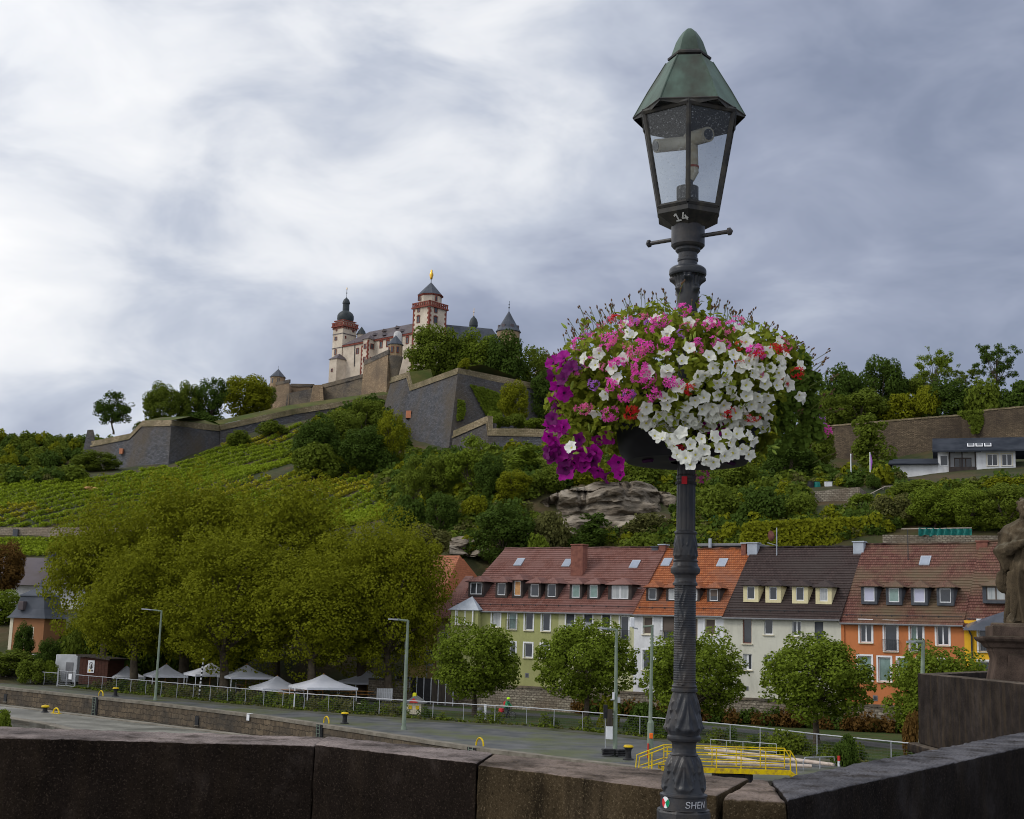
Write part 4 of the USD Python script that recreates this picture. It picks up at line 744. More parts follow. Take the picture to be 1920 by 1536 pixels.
def dormer(par_, x0, z0, x1, z1, yd, k, roof, body, side=0.22, pane='dark_pane', style='single', frame='paint_white', slope=0.75, blind=None, hood=0.55, front=None):
    """A dormer whose front stands at depth yd; k: slope of the main roof."""
    b = MB(); X0, X1 = x0 - side, x1 + side; zt = z1 + 0.16; zb = z0 - 0.25; dep = (zt - (zb)) / k + 0.6
    for xx in (X0, x1): b.par((xx, yd, zb), (side, 0, 0), (0, dep, 0), (0, 0, zt - zb))
    b.par((x0, yd, z1), (x1 - x0, 0, 0), (0, dep, 0), (0, 0, zt - z1)); b.par((x0, yd, zb), (x1 - x0, 0, 0), (0, dep, 0), (0, 0, z0 - zb)); b.par((x0, yd + 0.35, z0), (x1 - x0, 0, 0), (0, 0.05, 0), (0, 0, z1 - z0))
    d = part(par_, 'dormer', b, M[front or body])
    r = MB(); a, c, m = X0 - 0.22, X1 + 0.22, (x0 + x1) / 2; rz = zt + hood * (1.0 if x1 - x0 < 1.6 else 1.15); yb = yd + dep + hood / k; yf = yd - 0.28; hp_ = yd + (c - a) * 0.22
    r.quad((a, yf, zt - 0.05), (m, hp_, rz), (m, yb, rz), (a, yb, zt - 0.05), [(0, 0), (0, 1), (3, 1), (3, 0)]); r.quad((c, yf, zt - 0.05), (c, yb, zt - 0.05), (m, yb, rz), (m, hp_, rz), [(0, 0), (3, 0), (3, 1), (0, 1)])
    r.tri((a, yf, zt - 0.05), (c, yf, zt - 0.05), (m, hp_, rz), [(0, 0), (c - a, 0), ((c - a) / 2, 1)]); r.quad((a, yf, zt - 0.12), (c, yf, zt - 0.12), (c, yf, zt - 0.05), (a, yf, zt - 0.05)); r.quad((a, yf, zt - 0.12), (a, yb, zt - 0.12), (c, yb, zt - 0.12), (c, yf, zt - 0.12))
    part(d, 'dormer_roof', r, M[roof], uv=True)
    w = MB(); fw = 0.07; yy = yd + 0.06
    for q in ((x0, z0, x0 + fw, z1), (x1 - fw, z0, x1, z1), (x0 + fw, z0, x1 - fw, z0 + fw), (x0 + fw, z1 - fw, x1 - fw, z1)) + (((m - 0.06, z0 + fw, m + 0.06, z1 - fw),) if style == 'double' else ()): w.par((q[0], yy, q[1]), (q[2] - q[0], 0, 0), (0, 0.06, 0), (0, 0, q[3] - q[1]))
    part(d, 'window_frame', w, M[frame])
    part(d, 'pane', MB().par((x0 + fw, yy + 0.02, z0 + fw), (x1 - x0 - 2 * fw, 0, 0), (0, 0.02, 0), (0, 0, z1 - z0 - 2 * fw)), M[pane])
    if blind: part(d, 'roller_blind', MB().par((x0 + fw, yy + 0.003, z1 - (z1 - z0) * blind[1]), (x1 - x0 - 2 * fw, 0, 0), (0, 0.015, 0), (0, 0, (z1 - z0) * blind[1] - fw)), M[blind[0]])
    return d
def skylight(par_, px0, py0, px1, py1, ze, k, x_off):
    """Roof window: found where the pixel meets the roof slope."""
    n = unit(-HY * k + UP); p0 = HO + UP * ze; c = Wplane((px0 + px1) / 2, (py0 + py1) / 2, p0, n); l = np.array([(c - HO) @ HX - x_off, (c - HO) @ HY, c[2]])
    u = unit([0, 1, k]); nn = unit([0, -k, 1]); f = part(par_, 'skylight', MB().par(l - np.array([0.45, 0, 0]) - u * 0.6, (0.9, 0, 0), u * 1.2, nn * 0.12), M['zinc'])
    part(f, 'pane', MB().par(l - np.array([0.36, 0, 0]) - u * 0.5, (0.72, 0, 0), u * 1.0, nn * 0.13), M['sky_pane'])
mat('sky_pane', (0.22, 0.25, 0.30), (0.28, 0.31, 0.36), 1, 0.15, spec=0.6); mat('canopy_glass', (0.035, 0.04, 0.05), (0.06, 0.065, 0.08), 1, 0.2, spec=0.5)
Z5 = lambda x, y: (780 + x / 3.2, 1000 + y / 3.2)
Z6 = lambda x, y: (1320 + x / 3.2, 1000 + y / 3.2)
def house(label, px0, px1, ze, zr, yr, wallm, roofm, wins, dorms, conv, lower=None, vents=(), split=None, hipl=0.0, hipr=0.0, slopefront=None):
    X0, X1 = hx(px0), hx(px1); t = thing('town_house', label, 'house', HO + HX * X0 + UP * 0.0, HR); W_ = X1 - X0; k = (zr - ze) / yr
    holes = []; specs = []
    for (a, b, c, d), kw in wins:
        (ax, ay), (cx_, cy_) = conv(a, b), conv(c, d); x0, x1 = hx(ax, ay) - X0, hx(cx_, cy_) - X0; z1, z0 = hz_((ax + cx_) / 2, ay), hz_((ax + cx_) / 2, cy_); x0, x1 = max(0.15, x0), min(W_ - 0.15, x1)
        holes.append((x0, z0, x1, z1)); specs.append(((x0, z0, x1, z1), kw))
    if split is None: part(t, 'wall', opening_wall(0, W_, BASE, ze, holes), M[wallm])
    else:
        s = hx(split[0]) - X0
        part(t, 'wall', opening_wall(0, s, BASE, ze, [h for h in holes if h[0] < s]), M[wallm]); part(t, 'wall', opening_wall(s, W_, BASE, ze, [h for h in holes if h[0] >= s]), M[split[1]])
    b = MB(); D = 2 * yr
    b.quad((0, 0, BASE), (0, 0, ze), (0, D, ze), (0, D, BASE)).quad((W_, 0, BASE), (W_, D, BASE), (W_, D, ze), (W_, 0, ze)).quad((0, D, BASE), (0, D, ze), (W_, D, ze), (W_, D, BASE)).quad((0, 0.9, BASE), (W_, 0.9, BASE), (W_, 0.9, ze), (0, 0.9, ze))
    part(t, 'side_walls', b, M[wallm])
    for q, kw in specs: fit_window(t, *q, **kw)
    r = part(t, 'roof', roof_slope(-0.02, W_ + 0.02, ze, zr, yr, 0.35, hipl, W_ - hipr), M[roofm], uv=True)
    # snow guard along the eaves, ridge tiles along the ridge, gutter and downpipe
    part(r, 'ridge_tiles', MB().tube([(hipl, yr, zr + 0.02)] + [(hipl + (W_ - hipl - hipr) * i / 20, yr, zr + 0.02 + 0.03 * math.sin(i * 2.1)) for i in range(1, 20)] + [(W_ - hipr, yr, zr + 0.02)], 0.13, 6), M[roofm])
    g = MB().tube([(0, -0.42, ze - 0.36), (W_, -0.42, ze - 0.36)], 0.08, 6); part(r, 'gutter', g, M['gutter_grey'])
    sg = MB().tube([(0.2, 0.28, ze + 0.42), (W_ - 0.2, 0.28, ze + 0.42)], 0.025, 4)
    for i in range(int(W_ / 1.3)): sg.box((0.4 + i * 1.3, 0.30, ze + 0.36), (0.04, 0.1, 0.2))
    part(r, 'snow_guard', sg, M['iron_dark'])
    for (a, b_, c, d), kw in dorms:
        (ax, ay), (cx_, cy_) = conv(a, b_), conv(c, d); yd = kw.pop('yd', 1.15); x0, x1 = hx(ax, ay, yd) - X0, hx(cx_, cy_, yd) - X0; z1, z0 = hz_((ax + cx_) / 2, ay, yd), hz_((ax + cx_) / 2, cy_, yd)
        dormer(r, x0, z0, x1, z1, yd, k, kw.pop('roof', roofm), kw.pop('body', 'dormer_dark'), **kw)
    for a, b_, c, d in vents:
        (ax, ay), (cx_, cy_) = conv(a, b_), conv(c, d); x0, x1 = hx(ax, ay) - X0, hx(cx_, cy_) - X0; z1, z0 = hz_(ax, ay), hz_(ax, cy_)
        v = part(t, 'basement_window', MB().par((x0, -0.03, z0), (x1 - x0, 0, 0), (0, 0.03, 0), (0, 0, z1 - z0)), M['gutter_grey']); part(v, 'pane', MB().par((x0 + 0.08, -0.04, z0 + 0.08), (x1 - x0 - 0.16, 0, 0), (0, 0.03, 0), (0, 0, z1 - z0 - 0.16)), M['dark_pane'])
    return t, r, X0, W_, k
def chimney(r, X0, px0, px1, py0, py1, yd, m, cap=None, depth=0.9, clad=False):
    x0, x1 = hx(px0, py0, yd) - X0, hx(px1, py0, yd) - X0; z1, z0 = hz_(px0, py0, yd), hz_(px0, py1, yd) - 0.8
    c = part(r, 'chimney', MB().cbox(((x0 + x1) / 2, yd + depth / 2, (z0 + z1) / 2), (x1 - x0, depth, z1 - z0), 0.03), M[m])
    part(c, 'chimney_cap', MB().cbox(((x0 + x1) / 2, yd + depth / 2, z1 + 0.06), (x1 - x0 + 0.16, depth + 0.16, 0.12), 0.02), M[cap or m])
S = dict(surround='paint_white')
ZE = 9.9
t, r, X0, W_, k = house('olive green house, longest of the row, with eight dark dormers', 846, 1188, 9.85, 16.3, 7.2, 'plaster_green', 'tile_red', [
    ((255, 462, 345, 562), dict(style='double', pane=('curtain_pane', 'green_pane'), **S)), ((457, 466, 503, 562), dict(pane='curtain_pane', **S)), ((555, 472, 599, 576), dict(pane='green_pane', rail=True, **S)), ((655, 474, 700, 582), dict(**S)), ((757, 477, 802, 587), dict(**S)),
    ((902, 484, 948, 596), dict(pane='curtain_pane', blind=('dormer_slate', .5), **S)), ((1010, 488, 1056, 596), dict(pane='curtain_pane', blind=('dormer_slate', .4), **S)), ((1118, 491, 1163, 598), dict(blind=('dormer_slate', .6), **S)), ((1225, 496, 1273, 645), dict(rail=True, **S)),
    ((560, 655, 596, 738), dict(**S)), ((650, 660, 696, 746), dict(**S)), ((750, 664, 795, 750), dict(pane='curtain_pane', **S)), ((900, 668, 946, 755), dict(**S)), ((1010, 674, 1056, 762), dict(**S)), ((1118, 682, 1163, 770), dict(**S)), ((1222, 692, 1268, 785), dict(pane='curtain_pane', **S)), ((455, 648, 500, 730), dict(**S)), ((262, 640, 345, 722), dict(style='double', **S))],
    [((326, 296, 395, 366), dict(style='double')), ((489, 299, 534, 371), {}), ((590, 286, 627, 374), dict(pane='shutter_orange')), ((687, 304, 735, 379), {}), ((789, 306, 836, 381), {}), ((934, 309, 981, 386), dict(pane='green_pane')), ((1041, 310, 1088, 387), dict(pane='green_pane')), ((1173, 314, 1273, 393), dict(style='double', pane='curtain_pane', side=0.35))],
    Z5, vents=((554, 832, 574, 858), (656, 838, 676, 865), (1236, 895, 1254, 920)), split=(780 + 850 / 3.2, 'plaster_pale_green'), hipl=1.6)
for q in ((605, 158, 637, 193), (893, 165, 925, 197), (1295, 170, 1333, 207)): skylight(r, *Z5(*q[:2]), *Z5(*q[2:]), 9.85, k, X0)
chimney(r, X0, *[780 + 930 / 3.2, 780 + 1003 / 3.2], 1000 + 72 / 3.2, 1000 + 255 / 3.2, 3.8, 'brick_chimney', depth=1.0); chimney(r, X0, 780 + 1412 / 3.2, 780 + 1450 / 3.2, 1000 + 84 / 3.2, 1000 + 125 / 3.2, 6.8, 'dormer_slate')
bx0, bx1 = hx(851) - X0, hx(897) - X0
by = part(t, 'corner_bay', MB().box(((bx0 + bx1) / 2 + .1, -0.36, 6.6), (bx1 - bx0 + .3, 0.715, 6.0)), M['plaster_green']); part(by, 'bay_roof', MB().add([(bx0 - .3, -1.0, 9.6), (bx1 + .5, -1.0, 9.6), (bx1 + .5, -0.2, 9.65), (bx0 - .3, -0.2, 9.65), ((bx0 + bx1) / 2 + .6, -0.15, 11.0)], [[0, 1, 4], [1, 2, 4], [2, 3, 4], [3, 0, 4], [0, 3, 2], [0, 2, 1]]), M['zinc'])
fit_window(t, bx0 + 0.7, hz_(872, 1171), bx1 - 0.35, hz_(872, 1143.5), y=-0.86, style='double', pane=('curtain_pane', 'green_pane'), surround='paint_white')
t, r, X0, W_, k = house('white house under a bright orange tiled roof behind the lamp post', 1188, 1356.5, 9.8, 16.1, 7.2, 'plaster_white', 'tile_orange', [
    ((1362, 500, 1418, 606), dict(pane='blind_brown', frame='paint_cream', **S)), ((1480, 500, 1548, 648), dict(blind=('blind_brown', .62), rail=True, frame='paint_cream', **S)), ((1630, 508, 1690, 640), dict(pane='blind_brown', frame='paint_cream')), ((1733, 514, 1795, 610), dict(pane='blind_brown', frame='paint_cream', **S)),
    ((1360, 700, 1410, 820), dict(**S)), ((1482, 705, 1546, 826), dict(pane='curtain_pane', **S)), ((1735, 720, 1793, 838), dict(**S)), ((1630, 715, 1690, 832), dict())],
    [((1394, 330, 1441, 398), {}), ((1514, 333, 1556, 400), dict(pane='curtain_pane')), ((1643, 335, 1687, 403), dict(pane='curtain_pane')), ((1760, 335, 1811, 406), dict(blind=('blind_brown', .6)))], Z5, vents=((1332, 907, 1354, 925), (1650, 915, 1672, 935)))
for q in ((1487, 160, 1522, 193), (1820, 162, 1857, 195)): skylight(r, *Z5(*q[:2]), *Z5(*q[2:]), 9.8, k, X0)
chimney(r, X0, 780 + 1455 / 3.2, 780 + 1495 / 3.2, 1000 + 72 / 3.2, 1000 + 135 / 3.2, 6.8, 'brick_chimney', 'zinc')
dsh = part(r, 'satellite_dish', MB().lathe([(0.0, 0.0), (0.2, 0.03), (0.36, 0.12)], (0.35, 0.5, 11.9), 14), M['zinc'])
t, r, X0, W_, k = house('ivory house with dark brown roof and four cream fronted dormers', 1356.5, 1577.5, 9.7, 16.2, 7.2, 'plaster_ivory', 'tile_brown', [
    ((232, 512, 285, 662), dict(frame='brick_chimney')), ((360, 514, 413, 608), {}), ((527, 526, 583, 616), dict(style='double')), ((663, 532, 716, 680), dict(blind=('dormer_slate', .8))), ((234, 724, 287, 820), dict(style='double', pane=('curtain_pane', 'dark_pane'))), ((362, 730, 413, 822), dict(pane='curtain_pane')), ((530, 738, 585, 836), {}), ((663, 745, 716, 842), {})],
    [((258, 319, 303, 396), dict(front='dormer_cream', side=0.36)), ((391, 321, 438, 400), dict(front='dormer_cream', side=0.36)), ((551, 323, 600, 404), dict(front='dormer_cream', side=0.36)), ((693, 329, 742, 408), dict(front='dormer_cream', side=0.36, pane='curtain_pane'))], Z6, vents=((245, 917, 267, 943),))
chimney(r, X0, 1320 + 222 / 3.2, 1320 + 250 / 3.2, 1000 + 64 / 3.2, 1000 + 150 / 3.2, 6.4, 'brick_chimney', 'zinc'); chimney(r, X0, 1320 + 258 / 3.2, 1320 + 318 / 3.2, 1000 + 62 / 3.2, 1000 + 148 / 3.2, 6.4, 'zinc'); chimney(r, X0, 1320 + 893 / 3.2, 1320 + 957 / 3.2, 1000 + 55 / 3.2, 1000 + 148 / 3.2, 6.4, 'zinc')
ax = hx(1457, 1040, 6.4) - X0
part(r, 'satellite_dish', MB().add(*(lambda m: (np.array(m.v[0]) @ np.array([[0, 0, 1], [0.3, 1, 0], [-1, 0, 0.3]]) + np.array([ax - 0.4, 6.3, 17.2]), m.f[0]))(MB().lathe([(0.0, 0.0), (0.25, 0.04), (0.5, 0.15)], (0, 0, 0), 14))), M['brick_chimney'])
part(r, 'aerial_mast', MB().tube([(ax, 6.3, 14.8), (ax, 6.3, 18.0)], 0.05, 5).tube([(ax - 0.9, 6.3, 16.6), (ax + .1, 6.3, 16.3)], 0.03, 4), M['zinc'])
t, r, X0, W_, k = house('orange house with white windows and old red tiled roof', 1577.5, 1809, 9.45, 16.4, 7.2, 'plaster_orange', 'tile_old', [
    ((934, 524, 1007, 656), dict(style='double', **S)), ((1081, 530, 1160, 708), dict(rail=True, **S)), ((1236, 535, 1315, 711), dict(style='double', pane=('green_pane', 'dark_pane'), rail=True, **S)), ((1394, 540, 1471, 672), dict(style='double', **S)),
    ((924, 736, 1007, 884), dict(pane='green_pane', **S)), ((1044, 744, 1122, 890), dict(pane='green_pane', **S)), ((1161, 748, 1230, 892), dict(pane='green_pane', **S)), ((1280, 752, 1350, 898), dict(pane='green_pane', **S)), ((1400, 758, 1470, 905), dict(pane='green_pane', **S))],
    [((957, 325, 1023, 408), dict(body='dormer_slate', pane='lilac_pane')), ((1106, 329, 1171, 413), dict(body='dormer_slate', pane='green_pane')), ((1256, 331, 1326, 414), dict(body='dormer_slate', pane='lilac_pane')), ((1411, 331, 1482, 416), dict(body='dormer_slate'))], Z6, vents=((1014, 972, 1042, 1005),))
skylight(r, *Z6(1310, 148), *Z6(1345, 187), 9.45, k, X0)
ax = hx(1707, 1040, 6.4) - X0; part(r, 'aerial_mast', MB().tube([(ax, 5.6, 14.4), (ax, 5.6, 17.6)], 0.04, 5), M['iron_dark'])
part(t, 'downpipe', MB().tube([(0.25, -0.08, 2.4), (0.25, -0.08, 9.0)], 0.06, 6), M['plaster_orange'])
t, r, X0, W_, k = house('bright yellow house with glazed canopy beside the bridge statue', 1809, 1990, 9.3, 16.6, 7.2, 'plaster_yellow', 'tile_old', [((1645, 525, 1798, 712), dict(frame='paint_white', pane='dark_pane', rail=True, blind=('dormer_slate', .3), **S)), ((1645, 770, 1798, 920), dict(**S))],
    [((1692, 322, 1810, 402), dict(body='dormer_slate', style='double', frame='blind_brown', pane='curtain_pane', side=0.3))], Z6)
part(t, 'downpipe', MB().tube([(0.6, -0.1, 2.4), (0.6, -0.1, 8.3), (0.35, -0.3, 9.0)], 0.07, 6), M['iron_dark'])
part(t, 'glazed_canopy', MB().add([(0.2, -1.3, 8.75), (7.5, -1.3, 8.75), (7.5, 0.1, 9.3), (0.2, 0.1, 9.3), (3.4, -0.2, 10.4), (4.6, -0.2, 10.4)], [[0, 1, 5], [0, 5, 4], [1, 2, 5], [2, 3, 4], [2, 4, 5], [3, 0, 4], [0, 3, 2], [0, 2, 1]]), M['canopy_glass'])
chimney(r, X0, 1320 + 1632 / 3.2, 1320 + 1700 / 3.2, 1000 + 52 / 3.2, 1000 + 110 / 3.2, 6.6, 'brick_chimney')
# retaining wall under the houses, with a ledge
x0, x1 = hx(700), hx(2050); t = thing('retaining_wall', 'low rubble stone retaining wall under the row of houses', 'wall')
a, b = HO + HX * x0 - HY * 0.6, HO + HX * x1 - HY * 0.6
part(t, 'masonry', rampart(MB(), [a[:2], b[:2]], BASE + 0.02, -0.6, 0.55, 0.04), M['rubble_grey'], uv=True)
part(t, 'coping', MB().par(np.array([a[0], a[1], BASE + 0.023]) - HY * 0.08, (b - a), HY * 0.68, (0, 0, 0.2)), M['castle_dark'])
# houses behind
def back_house(label, px0, px1, Y, z0, z1, h, wallm, roofm, dep=9, rz=HR, ridge=3.0, wins=()):
    o = at2(px0, Y); ex = np.array([math.cos(rz), math.sin(rz), 0]); ey = np.array([-ex[1], ex[0], 0]); L = (px1 - px0) / F * Y / abs(ex[0])
    t = thing('back_house', label, 'house', (o[0], o[1], z0), rz); part(t, 'wall', MB().box((L / 2, dep / 2, (z1 - z0) / 2), (L, dep, z1 - z0)), M[wallm])
    m = MB(); o_ = 0.5; c = [(-o_, -o_), (L + o_, -o_), (L + o_, dep + o_), (-o_, dep + o_)]; zz = z1 - z0; r0, r1 = (L / 2 - ridge / 2, dep / 2, zz + h), (L / 2 + ridge / 2, dep / 2, zz + h); P4 = [(x, y, zz) for x, y in c]
    m.quad(P4[0], P4[1], r1, r0, [(0, 0), (L, 0), (L / 2, h * 1.4), (L / 2, h * 1.4)]).tri(P4[1], P4[2], r1, [(0, 0), (dep, 0), (dep / 2, h * 1.4)]).quad(P4[2], P4[3], r0, r1, [(0, 0), (L, 0), (L / 2, h * 1.4), (L / 2, h * 1.4)]).tri(P4[3], P4[0], r0, [(0, 0), (dep, 0), (dep / 2, h * 1.4)]).quad(P4[0], P4[3], P4[2], P4[1])
    rr = part(t, 'roof', m, M[roofm], uv=True)
    for x, z, w, hh in wins:
        f = part(t, 'window', MB().box((x, -0.03, z), (w, 0.1, hh)), M['paint_white']); part(f, 'pane', MB().box((x, -0.05, z), (w - 0.2, 0.12, hh - 0.2)), M['dark_pane'])
    return t, rr, L
def at2(px, Y, py=1080): d = ray(px, py); return np.array([d[0] / d[1] * Y, Y, 0])
t, r, L = back_house('cream yellow house half hidden by the plane trees left of the green house', 772, 826, 150, 0.5, 11.0, 5.0, 'plaster_cream', 'tile_bright', wins=[(1.0, 4, 1.1, 1.7), (2.8, 4, 1.1, 1.7), (1.0, 8, 1.1, 1.7), (2.8, 8, 1.1, 1.7)])
t, r, L = back_house('narrow pinkish house with red tiled roof beside the green house', 824, 852, 146, 0.5, 8.8, 4.8, 'plaster_pinkish', 'tile_red', wins=[(1.0, 6.0, 0.9, 1.7), (1.0, 3.0, .9, 1.7)], ridge=1.0)
t, r, L = back_house('house with hipped orange roof behind the green house ridge', 838, 916, 172, 4, 15.3, 2.3, 'plaster_white', 'tile_bright', wins=[(2.0, 9.2, 1.0, 1.2), (4.2, 9.2, 1, 1.2)], dep=8, ridge=3.6)
part(r, 'chimney', MB().cbox((3.2, 4.0, 13.4), (0.5, 0.5, 1.8), 0.03), M['zinc'])
t, r, L = back_house('house with steep orange roof showing between the trees and green house', 796, 836, 160, 3, 12.2, 4.0, 'plaster_orange', 'tile_bright', dep=9, ridge=2)
o = at2(1311, 146); t = thing('flat_roof_house', 'grey flat roofed building with strip of windows behind the orange roof', 'house', (o[0], o[1], 3), HR)
part(t, 'wall', MB().box((3.2, 4, 6.6), (6.4, 8, 13.2)), M['zinc']); part(t, 'roof_slab', MB().cbox((3.2, 3.9, 14.55), (6.9, 8.6, 0.3), .05), M['gutter_grey']); part(t, 'storey', MB().box((3.2, 4.2, 13.8), (6.2, 7.5, 1.2)), M['dormer_slate'])
for i in range(4): f = part(t, 'window', MB().box((0.8 + i * 1.5, 0.42, 13.8), (1.3, 0.1, 0.85)), M['zinc']); part(f, 'pane', MB().box((0.8 + i * 1.5, 0.40, 13.8), (1.15, 0.1, 0.7)), M['sky_pane'])
part(t, 'vent_pipe', MB().tube([(1.5, -0.6, 12.6), (1.5, -0.6, 15.2)], 0.18, 8), M['zinc'])
o = at2(1494, 150); t = thing('back_roof', 'orange tiled ridge peeping over the dark brown roof', 'house', (o[0], o[1], 3), HR); part(t, 'wall', MB().box((3.5, 4, 5.8), (7, 7, 11.6)), M['plaster_white']); part(t, 'roof', MB().prism([(-0.4, 0), (7.6, 0), (3.6, 3.0)], (-0.3, 0, 11.6), (0, 1, 0), (0, 0, 1), (7.6, 0, 0)), M['tile_bright'])
# pavilion and purple roof at the far left
o = at2(18, 172, 1180); t = thing('pavilion', 'small orange pavilion with curved slate mansard roof on the left', 'pavilion', (o[0], o[1], W(50, 1159, 172)[2] - 6 * .74), -0.25, sc=(.74, .74, .74))
part(t, 'wall', opening_wall(0, 6.6, -2, 6.0, [(3.1, 1.0, 4.6, 4.4)]), M['pavilion_orange']); part(t, 'side_walls', MB().quad((0, 0, -2), (0, 0, 6), (0, 6.4, 6), (0, 6.4, -2)).quad((6.6, 0, -2), (6.6, 6.4, -2), (6.6, 6.4, 6), (6.6, 0, 6)).quad((0, 6.4, -2), (0, 6.4, 6), (6.6, 6.4, 6), (6.6, 6.4, -2)).quad((0, .5, -2), (6.6, .5, -2), (6.6, .5, 6), (0, .5, 6)), M['pavilion_orange'])
fit_window(t, 3.1, 1.0, 4.6, 4.4, surround='paint_cream', frame='blind_brown', pane='blind_brown', sill=False)
q = part(t, 'quoin', MB().box((0.3, -0.03, 2), (0.6, 0.06, 8)), M['paint_cream'])
r = part(t, 'roof', MB().lathe([(5.3, 6.0), (4.7, 6.5), (3.9, 7.6), (3.3, 9.6), (3.2, 9.9)], (3.3, 3.2, 0), 4, math.pi / 4).lathe([(3.5, 9.75), (3.4, 9.95), (0.3, 11.4), (0.1, 12.6)], (3.3, 3.2, 0), 4, math.pi / 4), M['slate_grey'])
part(r, 'roof_dormer', MB().cbox((2.0, 0.15, 8.1), (1.0, 1.2, 1.5), .05), M['slate_purple'])
o = at2(-40, 205, 1060); t = thing('long_house', 'building with broad purple grey roof behind the pavilion', 'house', (o[0], o[1], 6), -0.2)
part(t, 'wall', MB().box((8, 5, 3.2), (18, 9, 6.6)), M['plaster_white']); r = part(t, 'roof', MB().prism([(-0.8, 0), (10.8, 0), (5, 4.4)], (-1.2, 0, 6.5), (0, 1, 0), (0, 0, 1), (18.6, 0, 0)), M['slate_purple'])
part(r, 'chimney', MB().cbox((9.6, 4.2, 10.8), (1.0, 0.9, 2.0), .04), M['dormer_slate'])
# white clubhouse on the right slope
c = W(1855, 894, 205); Rz = -0.32; t = thing('clubhouse', 'white clubhouse with dark slate roof and timber balcony on the right hillside', 'house', (c[0] - 7.2, c[1] + 2.2, c[2]), Rz); 
part(t, 'wall', opening_wall(5.7, 11.4, -1.5, 4.4, [(7.3, 1.7, 8.8, 3.5), (9.4, 1.7, 10.9, 3.5)]), M['plaster_white']); part(t, 'side_walls', MB().quad((11.4, 0, -1.5), (11.4, 7, -1.5), (11.4, 7, 4.4), (11.4, 0, 4.4)).quad((5.7, 0, -1.5), (5.7, 0, 4.4), (5.7, 1.6, 4.4), (5.7, 1.6, -1.5)).quad((5.7, .5, -1.5), (11.4, .5, -1.5), (11.4, .5, 4.4), (5.7, .5, 4.4)), M['plaster_white'])
part(t, 'back_wall', MB().box((3.6, 4.3, 1.4), (4.2, 5.4, 6)), M['plaster_white']); part(t, 'end_wall', MB().box((0.8, 3.6, 1.4), (1.6, 6.6, 6)), M['plaster_white'])
for x in (7.3, 9.4): fit_window(t, x, 1.7, x + 1.5, 3.5, style='double', surround='paint_cream', pane='dark_pane')
f = part(t, 'window', MB().box((0.9, 0.28, 2.6), (1.3, 0.1, 1.8)), M['paint_white']); part(f, 'pane', MB().box((0.9, 0.26, 2.6), (1.0, 0.1, 1.5)), M['dark_pane'])
f = part(t, 'balcony_door', MB().box((3.7, 1.58, 1.9), (2.6, 0.1, 2.6)), M['blind_brown'])
for i in range(3): part(f, 'pane', MB().box((2.85 + i * .85, 1.56, 1.9), (0.68, 0.1, 2.2)), M['dark_pane'])
part(t, 'balcony', MB().box((3.65, 0.8, 0.45), (4.1, 1.7, 0.2)).box((3.65, 0.02, 1.1), (4.1, 0.12, 0.9)), M['dormer_dark'])
for x in (1.75, 3.6, 5.55): part(t, 'post', MB().box((x, 0.05, 2.4), (0.2, 0.2, 4.0)).box((x + .4, 0.05, 3.9), (0.9, 0.14, 0.14)), M['dormer_dark'])
part(t, 'side_balcony', MB().box((12.4, 3.5, 0.5), (2.0, 7.0, 0.2)).box((13.3, 3.5, 1.1), (0.12, 7.0, 0.9)).box((12.4, .05, 1.1), (2.0, .12, 0.9)), M['dormer_dark'])
for y in (0.1, 3.5, 6.9): part(t, 'post', MB().box((13.3, y, 2.6), (0.2, 0.2, 4.4)), M['dormer_dark'])
rf = MB(); 
for y0, z0_, y1, z1_ in ((-1.3, 4.0, 3.4, 6.6), (8.2, 4.0, 3.4, 6.6)):
    a, b, c_, d = (-0.8, y0, z0_), (13.6, y0, z0_), (13.6, y1, z1_), (-0.8, y1, z1_); rf.quad(a, b, c_, d); rf.quad(*(np.array(p) - (0, 0, 0.25) for p in (a, d, c_, b)))
    rf.quad(b, np.array(b) - (0, 0, .25), np.array(c_) - (0, 0, .25), c_); rf.quad(a, np.array(a) - (0, 0, .25), np.array(b) - (0, 0, .25), b)
mat('slate_blue', (0.022, 0.026, 0.034), (0.042, 0.047, 0.057), .5, .8, spec=.05); r = part(t, 'roof', rf, M['slate_blue']); part(t, 'gable', MB().prism([(0.2, 0), (6.8, 0), (3.4, 2.0)], (11.38, 0, 4.35), (0, 1, 0), (0, 0, 1), (0.1, 0, 0)), M['plaster_white'])
for i in range(3):
    s0 = np.array([4.4 + i * 1.25, -0.35, 4.0 + 0.55 * 0.95]); part(r, 'skylight', MB().par(s0 + (0, 0, .12), (1.05, 0, 0), (0, 1.1, 0.61), (0, -.05, .1)), M['paint_white']); part(r, 'skylight_pane', MB().par(s0 + (0.15, 0.15, .3), (0.75, 0, 0), (0, .8, 0.44), (0, -.05, .1)), M['dark_pane'])
part(t, 'lower_wing', MB().box((-3.3, 3.0, 0.2), (7.2, 5, 3.6)), M['plaster_white']); part(t, 'lower_roof', MB().prism([(-0.5, 0), (5.6, 0), (5.6, 1.7), (-0.5, 0.15)], (-7.5, .3, 2.0), (0, 1, 0), (0, 0, 1), (7.6, 0, 0)), M['slate_blue'])
for x in (-3.6, -1.2): f = part(t, 'window', MB().box((x, 0.48, -0.6), (1.0, .1, 1.3)), M['gutter_grey']); part(f, 'pane', MB().box((x, 0.46, -0.6), (.8, .1, 1.1)), M['dark_pane'])
